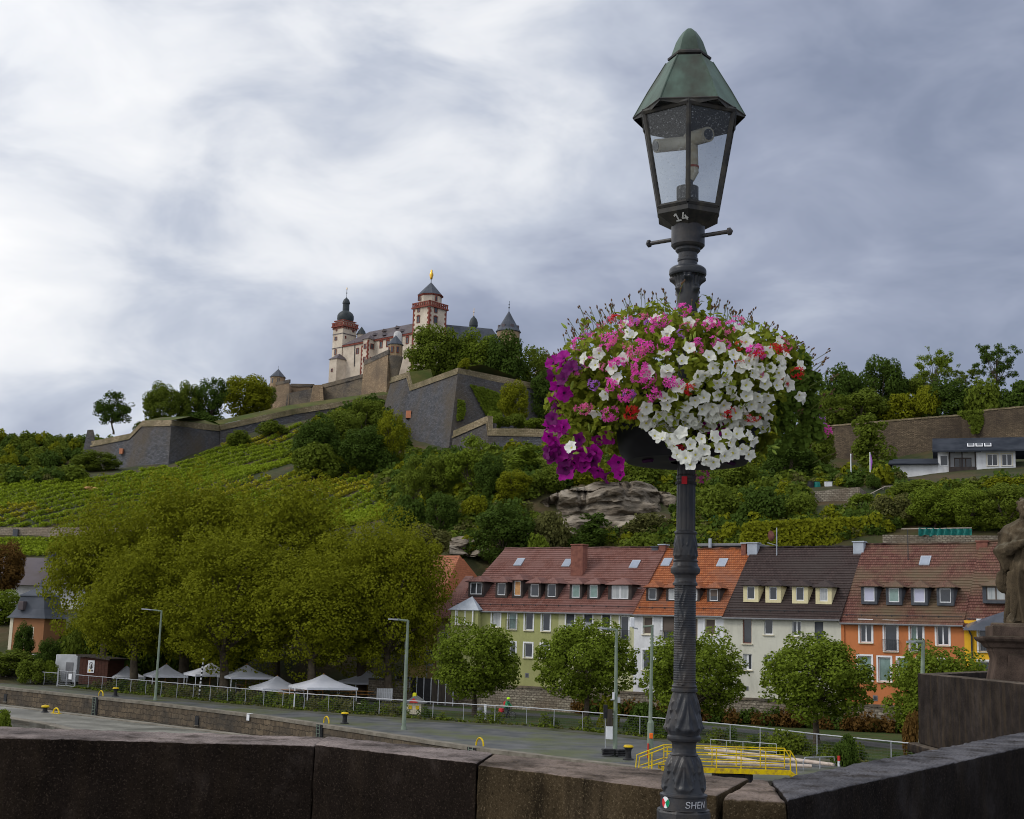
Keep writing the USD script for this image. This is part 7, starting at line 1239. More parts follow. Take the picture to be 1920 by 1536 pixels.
p = zrot(84, 1336); t = thing('bollard', 'low yellow capped bollard on the lock island', 'bollard', p); part(t, 'body', MB().lathe([(0, 0), (.34, 0), (.2, .12), (.18, .32), (.28, .40), (0, .41)], (0, 0, 0), 14), M['black_paint'], smooth=40); part(t, 'cap', MB().lathe([(.29, .40), (.33, .46), (.28, .56), (0, .6)], (0, 0, 0), 14), M['yellow_paint'], smooth=40)
QEA = np.array(QE)
def edge_at(px): 
    best = None
    for a, b in zip(QEA[:-1], QEA[1:]):
        for s in np.linspace(0, 1, 80):
            q = a + (b - a) * s; x, y = project(q)
            if best is None or abs(x - px) < best[0]: best = (abs(x - px), q, unit(b - a))
    return best[1], best[2]
for px, label in ((180, 'dark ladder recess with yellow grab arch at the far left of the lock wall'), (603, 'dark ladder recess with yellow grab arch at the middle of the lock wall'), (889, 'dark ladder recess with yellow grab arch nearest to the bridge parapet')):
    q, d = edge_at(px); n_ = np.array([d[1], -d[0], 0]); n_ = n_ if n_[1] < 0 else -n_; t = thing('quay_ladder', label, 'ladder', q, math.atan2(d[1], d[0])); sg_ = -1
    part(t, 'recess', MB().box((0, -0.06, -1.2), (.95, .16, 2.35)), M['black_paint']); l = MB()
    for x in (-.24, .24): l.tube([(x, -.2, -2.2), (x, -.2, .02)], .03, 6)
    for k in range(8): l.tube([(-.24, -.2, -2.1 + .28 * k), (.24, -.2, -2.1 + .28 * k)], .02, 5, False)
    part(t, 'rungs', l, M['pole_green']); an = np.linspace(0, math.pi, 11); part(t, 'grab_arch', MB().tube([(.25 + .42 * math.cos(a), .35, .5 * math.sin(a) + .1) for a in an], .055, 8), M['yellow_paint'])
p = zrot(105, 1338); t = thing('grab_arch', 'bent yellow grab arch on the lock island beside its bollard', 'grab arch', p, -.7); part(t, 'arch', MB().tube([(.42 * math.cos(a), 0, .42 * math.sin(a)) for a in np.linspace(0, math.pi, 11)], .06, 8), M['yellow_paint']); part(t, 'foot_plates', MB().box((0, 0, .02), (1.1, .3, .04)), M['yellow_paint'])
q, d = edge_at(467); t = thing('wall_plate', 'small white plate hung over the edge of the lock wall', 'sign', q, math.atan2(d[1], d[0])); part(t, 'plate', MB().cbox((0, -.12, -.28), (.42, .04, .5), .01).cbox((0, .05, .03), (.42, .36, .04), .01), M['white_enamel'])
for px, label in ((13, 'dark niche in the lock wall at the left edge'), (371, 'dark niche low in the lock wall below the first street light')): q, d = edge_at(px); t = thing('wall_niche', label, 'niche', q, math.atan2(d[1], d[0])); part(t, 'recess', MB().box((0, -.04, -1.1), (.6, .1, .8)), M['black_paint']); part(t, 'ledge', MB().box((0, -.06, -1.54), (.7, .14, .08)), M['cope_stone'])
# cable coils round the signal pole
p = zrot(1153, 1418); t = thing('rubber_fenders', 'stack of black rubber fenders round the signal pole foot', 'fender')
for k, (dx, z) in enumerate(((-.45, .06), (-.45, .2), (-.45, .34), (.35, .06), (.35, .2), (.35, .34))): part(t, 'fender', MB().cbox(p + (dx, -.25, z + .06), (.75, .5, .12), .03, .1 * k), M['black_paint'])
# yellow gangway
YG = 72.0; g = lambda px, py, dy=0.0: W(px, py, YG + dy)
t = thing('gangway', 'bright yellow steel gangway with railings beside the lamp post foot', 'gangway', g(1320, 1445)); GO = g(1320, 1445)
def gp(name, mb, m='yellow_paint'): return part(t, name, mb, M[m], off=GO)
zt = g(1400, 1443)[2]; xa, xb = g(1240, 1445)[0], g(1482, 1445)[0]; wd = 1.5
gp('deck', MB().box(((xa + xb) / 2, YG + wd / 2, zt - .04), (xb - xa, wd - .2, .05)), 'black_paint')
for dy in (0, wd): gp('side_beam', MB().box(((xa + xb) / 2, YG + dy, zt - .10), (xb - xa, .1, .26)))
for dy in (0, wd):
    for z in (1.02, .68, .34): gp('rail', MB().tube([(xa + .3, YG + dy, zt + z), (xb, YG + dy, zt + z)] , .032, 6))
    for k in range(6): x = xa + .3 + (xb - xa - .3) * k / 5; gp('rail_post', MB().tube([(x, YG + dy, zt - .05), (x, YG + dy, zt + 1.02)], .03, 6))
    gp('ramp_beam', MB().par((xb, YG + dy - .05, zt - .22), (.75, 0, -.55), (0, .1, 0), (0, 0, .24))); gp('rail', MB().tube([(xb, YG + dy, zt + 1.02), (xb + .3, YG + dy, zt + .55), (xb + .35, YG + dy, zt - .5)], .032, 6))
    gp('stair_rail', MB().tube([(xa + .3, YG + dy, zt + 1.02), (xa - 1.15, YG + dy, zt + .45), (xa - 1.2, YG + dy, zt - .25)], .035, 6)); gp('stair_rail', MB().tube([(xa + .3, YG + dy, zt + .34), (xa - 1.0, YG + dy, zt - .1)], .03, 6)); gp('rail_post', MB().tube([(xa - .5, YG + dy, zt - .4), (xa - .5, YG + dy, zt + .7)], .04, 6))
for x in (xa + 3.2, xb - 2.2): gp('support', MB().box((x, YG + .7, zt - 2), (.25, 1.0, 3.6)), 'black_paint')
gp('machine_box', MB().cbox((xb - 2.9, YG + .9, zt - 1.1), (2.0, 1.2, 1.7), .05), 'black_paint')
struct('lock_apron', MB().quad((xa - 8, YG - 7, -.9), (xb + 14, YG - 22, -.9), (xb + 16, YG + 1, -.9), (xa - 4, YG + 4, -.9)), M['quay_cobble'])
t = thing('grey_railing', 'thin grey railing on the quay behind the yellow gangway', 'railing'); a, b = Wz(1332, 1416), Wz(1456, 1426); H = 1.0
for k in range(5): q = a + (b - a) * k / 4; part(t, 'post', MB().tube([q, q + UP * H], .025, 6), M['galvanised'])
for z in (1.0, .5): part(t, 'rail', MB().tube([a + UP * z, b + UP * z], .025, 6), M['galvanised'])
t = thing('curved_handrail', 'low bent grey handrail at the right end of the gangway', 'railing'); a, b = Wz(1506, 1448), Wz(1567, 1436); part(t, 'rail', MB().tube([a, a + UP * .6, a + UP * .8 + (b - a) * .06, b + UP * .55 - (b - a) * .05, b], .035, 6), M['galvanised']); part(t, 'post', MB().tube([(a + b) / 2, (a + b) / 2 + UP * .68], .03, 6), M['galvanised'])
for (p0, p1, label) in (((1322, 1404), (1563, 1434), 'long pale timber pole lying highest behind the gangway'), ((1330, 1414), (1420, 1428), 'short pale timber pole lying behind the gangway railing'), ((1340, 1430), (1522, 1437), 'long pale timber pole lying lowest behind the gangway')): a, b = Wz(*p0, .25), Wz(*p1, .25); solo('timber_pole', MB().tube([a, (a + b) / 2, b], [.11, .13, .1], 8), M['timber_pale'], label, 'pole')
p = Wz(1573, 1437); t = thing('marker_post', 'small red and white marker post at the pole ends', 'post', p); part(t, 'shaft', MB().tube([(0, 0, 0), (0, 0, .32)], .08, 8), M['white_enamel']); part(t, 'red_top', MB().tube([(0, 0, .32), (0, 0, .62)], .085, 8), M['red_paint'])

# ---------------------------------------------------------------- beer garden under the plane trees
PAR = [(238, 1249, 205, 272, 156, 'partly hidden beside the red hut'), (312, 1246, 273, 350, 150, 'second from the left behind the street light'), (396, 1243, 338, 430, 145, 'just right of the striped pole'), (463, 1247, 403, 502, 142, 'in the middle of the row, with broad slopes'), (520, 1268, 472, 566, 138, 'low and half under leaves'), (607, 1265, 545, 660, 134, 'largest, nearest and rightmost in the front row'), (690, 1258, 640, 735, 146, 'grey, set back at the right end')]
def parasol(px, py, x0, x1, Y, words):
    gz = .45; ap = W(px, py, Y); c = np.array([ap[0], Y, gz]); h = ap[2] - gz; w = (x1 - x0) / F * Y / 2.35; t = thing('garden_parasol', f'white canvas garden parasol, {words}', 'parasol', c, .5)
    e = h - 1.15; ring = []; k = 24
    for i in range(k):
        a = i * 2 * math.pi / k + math.pi / 4; m_ = max(abs(math.cos(a)), abs(math.sin(a))); ring.append((math.cos(a) / m_ * w, math.sin(a) / m_ * w))
    R_ = np.array(ring); lv = [np.column_stack([R_ * f, np.full(k, z)]) for f, z in ((0.03, h), (.33, h - .50), (.66, h - .86), (1.0, e), (1.0, e - .22))]; f = []
    for i in range(4):
        for j in range(k): f.append([i * k + j, i * k + (j + 1) % k, (i + 1) * k + (j + 1) % k, (i + 1) * k + j])
    part(t, 'canopy', MB().add(np.vstack(lv), f), M['canvas_white'], smooth=30)
    for sx in (-1, 1):
        for sy in (-1, 1): part(t, 'corner_post', MB().tube([(sx * w * .96, sy * w * .96, 0), (sx * w * .96, sy * w * .96, e)], .045, 6), M['white_enamel'])
    part(t, 'centre_pole', MB().tube([(0, 0, 0), (0, 0, h + .12)], .05, 8), M['bench_wood'])
    return t
for a in PAR: parasol(*a)
def beer_table(loc, rz, label):
    t = thing('beer_table', label, 'table', loc, rz); part(t, 'tabletop', MB().cbox((0, 0, .76), (2.2, .7, .05), .01), M['bench_wood'])
    for s in (-1, 1): part(t, 'trestle', MB().tube([(s * .75, -.3, 0), (s * .75, .25, .73)], .025, 5).tube([(s * .75, .3, 0), (s * .75, -.25, .73)], .025, 5), M['iron_dark'])
def beer_bench(loc, rz, label, group):
    t = thing('beer_bench', label, 'bench', loc, rz, group); part(t, 'seat', MB().cbox((0, 0, .45), (2.2, .28, .04), .01), M['bench_wood'])
    for s in (-1, 1): part(t, 'trestle', MB().tube([(s * .75, -.12, 0), (s * .75, .12, .43)], .022, 5).tube([(s * .75, .12, 0), (s * .75, -.12, .43)], .022, 5), M['iron_dark'])
for i, (px, Y, w_) in enumerate(((545, 136, 'left of the nearest parasol'), (590, 137, 'under the nearest parasol'), (640, 136, 'right of the nearest parasol'), (680, 138, 'beside the white picket panel'), (505, 140, 'under the low leafy parasol'), (460, 144, 'under the middle parasol'))):
    p = W(px, 1300, Y); p = np.array([p[0], Y, .45]); beer_table(p, -.3, f'orange folding beer table {w_}')
    for s in (-1, 1): beer_bench(p + np.array([.3 * s * .65, .65 * s, 0]), -.3, f'orange beer bench on the {"river" if s < 0 else "far"} side of the table {w_}', 'beer benches in the garden')
def at_g(px, py, Y, z=None): p = W(px, py, Y); return np.array([p[0], p[1], p[2] if z is None else z])
p = at_g(188, 1290, 156, .3); t = thing('wooden_hut', 'dark red wooden hut with white poster left of the parasols', 'hut', p, -.45); part(t, 'walls', MB().box((0, 0, 1.5), (4.2, 2.6, 3.0)), M['hut_red']); part(t, 'roof', MB().prism([(-2.5, 0), (2.5, -.35), (2.5, -.2), (-2.5, .15)], (0, -1.6, 3.15), (1, 0, 0), UP, (0, 3.2, 0)), M['timber_dark'])
for k in range(9): part(t, 'plank', MB().box((-1.87 + k * .467, -1.32, 1.5), (.44, .04, 2.98)), M['hut_red'])
ps = part(t, 'poster', MB().box((-.35, -1.37, 2.0), (.95, .04, 1.4)), M['white_enamel'])
an = np.linspace(0, 2 * math.pi, 19)
part(ps, 'poster_oval', MB().tube([(-.35 + .27 * math.cos(a), -1.40, 2.12 + .36 * math.sin(a)) for a in an], .035, 4, False), M['black_paint']); part(ps, 'poster_figure', MB().prism([(-.12, -.25), (.14, -.25), (.1, .1), (0.02, .3), (-.1, .1)], (-.33, -1.395, 2.08), (1, 0, 0), UP, (0, .01, 0)), M['timber_dark']); part(ps, 'poster_spot', MB().cbox((-.52, -1.395, 1.55), (.3, .01, .26), .003), M['yellow_paint']); part(ps, 'poster_mark', MB().box((-.15, -1.395, 1.55), (.25, .01, .2)), M['timber_dark'])
p = at_g(133, 1290, 160, .3); t = thing('container', 'pale grey container cabin between the hut and the bushes', 'cabin', p, -.35); part(t, 'body', MB().cbox((0, 0, 1.6), (3.0, 2.4, 3.1), .04), M['container_grey']); part(t, 'end_panel', MB().box((-1.53, 0, 1.6), (.06, 2.3, 3.0)), M['white_enamel']); part(t, 'door', MB().box((.5, -1.22, 1.2), (1.0, .06, 2.2)), M['gutter_grey'])
p = at_g(78, 1243, 168); t = thing('kayak', 'yellow kayak lying on a low roof behind the bushes at left', 'kayak', p); part(t, 'hull', MB().tube([(0, 0, 0), (.5, -.1, .2), (1.4, -.3, .25), (2.3, -.5, .2), (2.8, -.6, 0)], [.04, .25, .32, .25, .04], 8), M['kayak_yellow'], smooth=True); part(t, 'cockpit', MB().tube([(1.2, -.27, .5), (1.7, -.37, .5)], .12, 6), M['black_paint'])
p = at_g(76, 1250, 170, 2.0); t = thing('low_shed', 'low cream shed roof among bushes under the yellow kayak', 'shed', p, -.3); part(t, 'walls', MB().box((0, 0, -.6), (4, 3, 3.2)), M['paint_cream']); part(t, 'roof', MB().cbox((0, 0, 1.06), (4.4, 3.4, .12), .03), M['container_grey'])
p = W(372, 1314, 137); H = W(378, 1235, p[1])[2] - p[2]; t = thing('striped_pole', 'black and white striped pole standing among the parasols', 'pole', p); n_ = 22
for k in range(n_): part(t, 'stripe', MB().tube([(.12 * k / n_ * 2, 0, H * k / n_), (.12 * (k + 1) / n_ * 2, 0, H * (k + 1) / n_)], .09, 8), M['white_enamel' if k % 2 else 'black_paint'])
t = thing('screen_fence', 'black screen fence closing the garden behind the playhouse', 'fence'); a, b = at_g(742, 1290, 141, .2), at_g(850, 1290, 134, .2)
for k in range(8): q0, q1 = a + (b - a) * k / 8, a + (b - a) * (k + .985) / 8; part(t, 'panel', MB().par(q0, q1 - q0, (0.02, .05, 0), (0, 0, 2.5)), M['black_paint' if k < 5 else 'timber_dark'])
for k in range(9): part(t, 'post', MB().tube([a + (b - a) * k / 8 + (0, -.06, 0), a + (b - a) * k / 8 + (0, -.06, 2.6)], .05, 6), M['pole_grey'])
t = thing('picket_panel', 'short white picket panel at the right end of the garden', 'fence'); a, b = at_g(706, 1308, 138, .4), at_g(736, 1308, 137, .4)
for k in range(9): part(t, 'picket', MB().par(a + (b - a) * k / 9, (b - a) / 9 * .88, (0, .04, 0), (0, 0, 1.15 + .06 * k / 9)), M['white_enamel'])
part(t, 'rail', MB().tube([a + (0, .07, .8), b + (0, .07, .8)], .03, 5), M['white_enamel'])
p = at_g(779, 1321, 121, .1); t = thing('playhouse', 'small toy playhouse with yellow and red roof behind the fence', 'playhouse', p, -.2); part(t, 'walls', MB().cbox((0, 0, .5), (1.3, 1.0, 1.0), .03), M['paint_cream']); part(t, 'roof', MB().prism([(-.95, 0), (.95, 0), (0, .6)], (0, -.65, 1.0), (1, 0, 0), UP, (0, 1.3, 0)), M['gutter_grey']); part(t, 'red_gable', MB().prism([(-.4, 0), (.4, 0), (0, .4)], (0, -.7, 1.03), (1, 0, 0), UP, (0, .045, 0)), M['red_paint']); part(t, 'chimney', MB().cbox((-.1, 0, 1.65), (.3, .3, .4), .03), M['kayak_yellow'])
for x in (-.32, .32): part(t, 'window', MB().box((x, -.51, .62), (.3, .04, .32)), M['yellow_paint'])
p = at_g(666, 1322, 123.5, .1); t = thing('ring_rack', 'two white rings standing together on the lawn behind the fence', 'bicycle rack', p)
for x in (-.3, .32): part(t, 'ring', MB().tube([(x + .27 * math.cos(a), 0, .4 + .27 * math.sin(a)) for a in np.linspace(0, 2 * math.pi, 17)], .035, 6, False), M['paint_cream'])
p = at_g(907, 1347, 117, .05); t = thing('litter_bin', 'grey litter bin with pale post by the path left of the cyclist', 'bin', p); part(t, 'bin', MB().lathe([(0, .3), (.2, .3), (.24, .95), (.22, 1.0), (0, 1.0)], (-.35, 0, 0), 12), M['gutter_grey'], smooth=40); part(t, 'post', MB().cbox((.1, 0, .65), (.22, .15, 1.3), .02), M['white_enamel'])
p = at_g(551, 1330, 124.4, 0); t = thing('white_post', 'short white post with black band at the fence before the parasols', 'post', p); part(t, 'shaft', MB().tube([(0, 0, 0), (0, 0, 1.9)], .05, 8), M['white_enamel']); part(t, 'band', MB().tube([(0, 0, 1.45), (0, 0, 1.65)], .055, 8), M['black_paint'])
# cyclist
mat('jacket_green', (0.03, 0.22, 0.09), (0.04, 0.28, 0.12), 20, 0.8); mat('trousers_dark', (0.02, 0.022, 0.028)); mat('skin', (0.5, 0.30, 0.22)); mat('helmet_lime', (0.45, 0.8, 0.02)); mat('pack_red', (0.55, 0.03, 0.04)); mat('tyre', (0.015, 0.015, 0.015))
pc = at_g(951, 1340, 116.5, .16); t = thing('bicycle', 'dark bicycle ridden along the path behind the fence', 'bicycle', pc, -.62)
for x in (-.55, .55): w = part(t, 'wheel', MB().tube([(x + .34 * math.cos(a), 0, .35 + .34 * math.sin(a)) for a in np.linspace(0, 2 * math.pi, 25)], .022, 6, False), M['tyre']); part(w, 'spokes', MB().tube([(x - .33, 0, .35), (x + .33, 0, .35)], .004, 4).tube([(x, 0, .02), (x, 0, .68)], .004, 4).tube([(x - .24, 0, .11), (x + .24, 0, .59)], .004, 4), M['galvanised'])
part(t, 'frame', MB().tube([(-.55, 0, .35), (-.1, 0, .32), (.38, 0, .82), (.55, 0, .35)], .022, 6).tube([(-.1, 0, .32), (-.22, 0, .86)], .02, 6).tube([(-.22, 0, .8), (.38, 0, .82)], .02, 6).tube([(-.55, 0, .35), (-.2, 0, .78)], .014, 6), M['iron_dark']); part(t, 'saddle', MB().cbox((-.24, 0, .92), (.26, .14, .06), .02), M['black_paint']); part(t, 'handlebar', MB().tube([(.38, 0, .82), (.40, 0, 1.0)], .018, 6).tube([(.36, -.27, 1.03), (.42, 0, 1.0), (.36, .27, 1.03)], .016, 6), M['iron_dark']); part(t, 'pannier', MB().cbox((-.62, 0, .72), (.36, .4, .32), .05), M['pack_red'])
t = thing('person', 'cyclist in green jacket and lime helmet with red backpack, riding right', 'person', pc, -.62)
body = skin([[(-.22, 0, .98, .15), (-.02, 0, 1.38, .15)], [(-.02, 0, 1.38, .13), (.0, -.17, 1.42, .08), (.0, .17, 1.42, .08)], [(.02, 0, 1.42, .07), (.06, 0, 1.58, .06)]] + [q for s in (-1, 1) for q in ([(-.2, s * .1, .95, .1), (.16, s * .11, .78 + .12 * s, .075)], [(.16, s * .11, .78 + .12 * s, .07), (-.04, s * .12, .38 + .16 * s, .045)], [(-.04, s * .12, .36 + .16 * s, .045), (.1, s * .12, .32 + .16 * s, .03)], [(.0, s * .19, 1.4, .065), (.18, s * .24, 1.18, .05)], [(.18, s * .24, 1.18, .048), (.36, s * .25, 1.06, .036)], [(.36, s * .25, 1.06, .035), (.43, s * .24, 1.04, .028)])], .035, 4)
bv, bf = np.array(body.vertices), np.array(body.faces); up_ = bv[bf].mean(1)[:, 2]
part(t, 'body', MB().add(bv, bf), M['trousers_dark'], smooth=True); nn_ = np.array(body.vertex_normals); k = (up_ > 1.0) & (bv[bf].mean(1)[:, 0] < .37) & (up_ < 1.5); part(t, 'jacket', MB().add(bv + nn_ * .012, bf[k]), M['jacket_green'], smooth=True)
hm = skin([[(.09, 0, 1.66, .085), (.1, 0, 1.72, .09)], [(.15, 0, 1.62, .05), (.13, 0, 1.68, .07)], [(.19, 0, 1.66, .016), (.205, 0, 1.645, .014)]], .02, 2); part(t, 'head', MB().add(np.array(hm.vertices), np.array(hm.faces)), M['skin'], smooth=True); part(t, 'helmet', MB().lathe([(.13, 1.70), (.14, 1.74), (.125, 1.81), (.07, 1.86), (0, 1.87)], (.09, 0, 0), 14, sx=1.15), M['helmet_lime'], smooth=True); part(t, 'backpack', MB().cbox((-.26, 0, 1.28), (.2, .28, .42), .06), M['pack_red'])

# ---------------------------------------------------------------- things on the right slope
def hill_thing(px, py, Y): return W(px, py, Y)
t = thing('garden_wall', 'grey stone garden terrace wall below the flagpoles', 'wall'); R = [W(1500, 940, 184)[:2], W(1520, 940, 180)[:2], W(1612, 930, 178)[:2], W(1625, 925, 184)[:2]]; z0 = W(1565, 978, 179)[2]; z1 = W(1520, 922, 180)[2]; part(t, 'masonry', rampart(MB(), R, [z1, z1, z1 + .6, z1 + .6], z0 - 3, 1.5, .05), M['rubble_grey'], uv=True)
t = thing('garden_wall', 'low pale stone wall behind the roof ridge of the orange house', 'wall'); R = [W(1655, 1010, 152)[:2], W(1842, 1010, 149)[:2], W(1990, 1010, 148)[:2]]; part(t, 'masonry', rampart(MB(), R, [W(1655, 1003, 152)[2], W(1842, 1004, 149)[2], W(1990, 1004, 148)[2]], 8, 1, .03), M['rubble_grey'], uv=True)
t = thing('green_tarpaulin', 'sagging green tarpaulin hung above the pale stone wall', 'tarpaulin'); xs = np.linspace(1722, 1822, 40); v = []
for i, x in enumerate(xs):
    for j in range(5): v.append(W(x, 989.5 + .02 * (x - 1722) + j * 3.6 + 1.6 * math.sin(i * .9) * (j / 4), 150.5 - .25 * math.sin(i * 1.3 + j * .5)))
f = [[i * 5 + j, (i + 1) * 5 + j, (i + 1) * 5 + j + 1, i * 5 + j + 1] for i in range(39) for j in range(4)]; part(t, 'sheet', MB().add(v, f), M['tarp_green'], smooth=True); part(t, 'pole', MB().tube([W(1690, 992, 150.4), W(1822, 990, 150.4)], .05, 6), M['timber_pale'])
for px, pt, pb, label in ((1596, 853, 916, 'bare white flagpole on the terrace, left one'), (1632, 850, 911, 'white flagpole with furled purple flag, right one')):
    p = W(px, pb + 4, 192); h = W(px, pt, 192)[2] - p[2]; t = thing('flagpole', label, 'flagpole', p); part(t, 'pole', MB().tube([(0, 0, -1), (0, 0, h)], [.1, .07], 8), M['white_enamel']); part(t, 'finial', MB().lathe([(0, h - .05), (.12, h + .05), (0, h + .18)], (0, 0, 0), 8), M['white_enamel'])
    if px > 1600: part(t, 'flag', MB().tube([(.12, 0, h - .2), (.2, 0, h - 1.2), (.14, 0, h - 2.4)], [.05, .16, .06], 6), M['petal_lilac'])
t = thing('dark_shed', 'dark flat roofed shed with green netting among bushes right of the lamp post', 'shed'); a, b = W(1347, 985, 171), W(1415, 985, 170); part(t, 'walls', MB().par(a, (b[0] - a[0], b[1] - a[1], 0), (0, 3, 0), (0, 0, 1.4)), M['dormer_slate']); part(t, 'roof', MB().par(a + (-.2, -.2, 1.4), (b[0] - a[0] + .4, b[1] - a[1], 0), (0, 3.4, 0), (0, 0, .15)), M['gutter_grey']); part(t, 'net', MB().tube([W(1325, 978, 169), W(1340, 973, 169), W(1355, 972, 169), W(1368, 966, 169)], [.1, .5, .4, .1], 6), M['tarp_green'])
t = thing('terrace_fence', 'low grey terrace fence along the ivy covered bank', 'fence'); a, b = W(1416, 984, 168), W(1525, 981, 166)
for k in range(9): q = a + (b - a) * k / 8; part(t, 'post', MB().tube([q - UP * .6, q + UP * .9], .04, 5), M['gutter_grey'])
part(t, 'boards', MB().par(a + UP * .0, b - a, (0, .05, 0), (0, 0, .6)), M['gutter_grey'])
t = thing('stair_railing', 'pale stair railing climbing past the terrace wall', 'railing'); P_ = [W(1538, 980, 176), W(1590, 940, 178), W(1612, 936, 179), W(1660, 912, 186), W(1690, 911, 188)]
for k in range(12): s_ = k / 11 * 4; i = min(3, int(s_)); q = P_[i] + (P_[i + 1] - P_[i]) * (s_ - i); part(t, 'post', MB().tube([q - UP * 1.3, q], .04, 5), M['timber_pale'])
for dz in (0, -.5): part(t, 'rail', MB().tube([q + UP * dz for q in P_], .05, 6), M['timber_pale'])
part(t, 'steps', MB().par(P_[0] - UP * 1.6 + (0, .1, 0), P_[1] - P_[0], (0, 1.2, 0), UP * .3), M['rubble_grey'])
for px, w_, m_ in ((1520, 'dark', 'black_paint'), (1532, 'green', 'tarp_green')): p = W(px, 917, 190); t = thing('rain_barrel', f'{w_} rain barrel on the garden terrace', 'barrel', p); part(t, 'barrel', MB().lathe([(0, -.3), (.42, -.3), (.48, .4), (.42, 1.0), (0, 1.0)], (0, 0, 0), 14), M[m_], smooth=40); part(t, 'lid', MB().lathe([(.46, 1.0), (.46, 1.07), (0, 1.1)], (0, 0, 0), 14), M['black_paint'])
p = W(1553, 914, 190); t = thing('garden_box', 'white box on the garden terrace beside the barrels', 'box', p); part(t, 'box', MB().cbox((0, 0, .3), (1.0, .7, .9), .03), M['white_enamel']); part(t, 'lid', MB().cbox((0, 0, .78), (1.06, .76, .06), .01), M['container_grey'])
p = on_hill(168, 921, 220); t = thing('straw_heap', 'pale orange straw bundles lying in the lower vineyard', 'straw'); 
for k in range(4): part(t, 'bundle', MB().tube([p + (k * .9 - 2.5, k * .3, .6 - k * .3), p + (k * .9 + .5, k * .3 - 1, .9 - k * .45), p + (k * .9 + 3.0, k * .3 - 2, .3 - k * .5)], [.2, .4, .2], 6), M['shutter_orange'])
# ---------------------------------------------------------------- rock, scrub, vines and woods
mat('limestone', (0.12, 0.095, 0.068), (0.34, 0.29, 0.225), 0.22, 0.95, 0.5, 1.1, c3=(0.05, 0.04, 0.026), scale3=0.45, stretch=(1, 1, 2.4))
nx, ny = 190, 84; U, V = np.meshgrid(np.linspace(845, 1330, nx), np.linspace(0, 1, ny), indexing='ij'); ptop = np.interp(U, [845, 880, 930, 990, 1050, 1120, 1200, 1260, 1330], [985, 975, 965, 955, 925, 905, 900, 925, 950]); py_ = ptop + (1042 - ptop) * V; Yb = 186 - 13 * V - 1.5
P3 = np.stack([W(a, b, c) for a, b, c in zip(U.ravel(), py_.ravel(), Yb.ravel())]); nz_ = meshkit.fbm(P3 * [.16, .16, .30], 5, 4); led = np.abs(((P3[:, 2] * .42 + 1.5 * meshkit.noise(P3 * .12, 6)) % 1) - .5)
lay = P3[:, 2] * .5 + .9 * meshkit.noise(P3 * .08, 3); li = np.floor(lay); sh = meshkit.noise(np.column_stack([P3[:, 0] * .14, li * 5.3, 0 * li]), 14) + .5 * meshkit.noise(np.column_stack([P3[:, 0] * .55, li * 3.1, 0 * li]), 15); crack = np.exp(-((meshkit.noise(np.column_stack([P3[:, 0] * .5, P3[:, 2] * .06, 0 * li]), 16) - .5) / .05) ** 2)
P3[:, 1] -= sh * 4.2 - crack * 1.6 - 2.5
P3[:, 1] -= (nz_ - .5) * 9 + led * 3.2 + (np.abs(meshkit.noise(P3 * .35, 12) - .5) * 2 - .5) * 2.4; P3[:, 2] += (meshkit.fbm(P3 * .3, 3, 8) - .5) * 1.2; a = (np.arange(nx - 1)[:, None] * ny + np.arange(ny - 1)).ravel()
struct('cliff', MB().add(P3, np.stack([a, a + 1, a + ny + 1, a + ny], 1)), M['limestone'])
def instancer(name, protos, pos, rot, scl, idx, label, cat, kind='stuff'):
    path = numbered('/World', name); pi = UsdGeom.PointInstancer.Define(stage, path); rel_ = pi.CreatePrototypesRel()
    for k, (mb, m) in enumerate(protos):
        pp = f'{path}/clump_{k + 1:03d}' if k else f'{path}/clump'; v, f, _ = mb.out(); usdkit.mesh(stage, pp, (v, f), M[m]); rel_.AddTarget(pp)
    pi.CreateProtoIndicesAttr(Vt.IntArray.FromNumpy(np.asarray(idx, np.int32))); pi.CreatePositionsAttr(Vt.Vec3fArray.FromNumpy(np.asarray(pos, np.float32))); pi.CreateScalesAttr(Vt.Vec3fArray.FromNumpy(np.asarray(scl, np.float32)))
    pi.CreateOrientationsAttr(Vt.QuathArray([Gf.Quath(math.cos(r / 2), 0, 0, math.sin(r / 2)) for r in rot])); return tag(path, label, cat, None, kind)
rv = np.random.default_rng(21)
def clump(seed, n, blobs, size, **k): return MB().add(*cloud(np.random.default_rng(seed), blobs, n, size, **k))
VB = [(x, .10 * math.sin(x * 9), z,   .32) for x in (-.7, -.25, .2, .65) for z in (.4, .75)]
# vines in rows
VP = [(-80, 908), (120, 897), (222, 886), (325, 872), (423, 830), (520, 802), (600, 784), (705, 755), (695, 852), (830, 860), (850, 900), (745, 962), (600, 992), (0, 992), (-80, 990)]; LANE = [(470, 888), (560, 862), (640, 852), (640, 862), (560, 878), (480, 900)]
A_, B_ = on_hill(350, 880, 200), on_hill(560, 815, 200); rd = unit(np.array([B_[0] - A_[0], B_[1] - A_[1], 0])); pd = np.array([-rd[1], rd[0], 0]); ra = math.atan2(rd[1], rd[0]); c0 = (A_ + B_) / 2
s_, t_ = np.meshgrid(np.arange(-210, 160, 1.5), np.arange(-190, 150, 4.9), indexing='ij'); s_, t_ = s_.ravel(), t_.ravel(); s_ = s_ + rv.normal(0, .2, len(s_)); X, Y_ = c0[0] + rd[0] * s_ + pd[0] * t_, c0[1] + rd[1] * s_ + pd[1] * t_
ok = (X > -200) & (X < 60) & (Y_ > 255) & (Y_ < 470); X, Y_ = X[ok], Y_[ok]; Zv = ground(X, Y_); keep = []
for x, y, z in zip(X, Y_, Zv): px, py = project((x, y, z + .8)); keep.append(inpoly(px, py, VP) and not inpoly(px, py, LANE))
k = np.array(keep); pos = np.column_stack([X, Y_, Zv])[k]; n = len(pos)
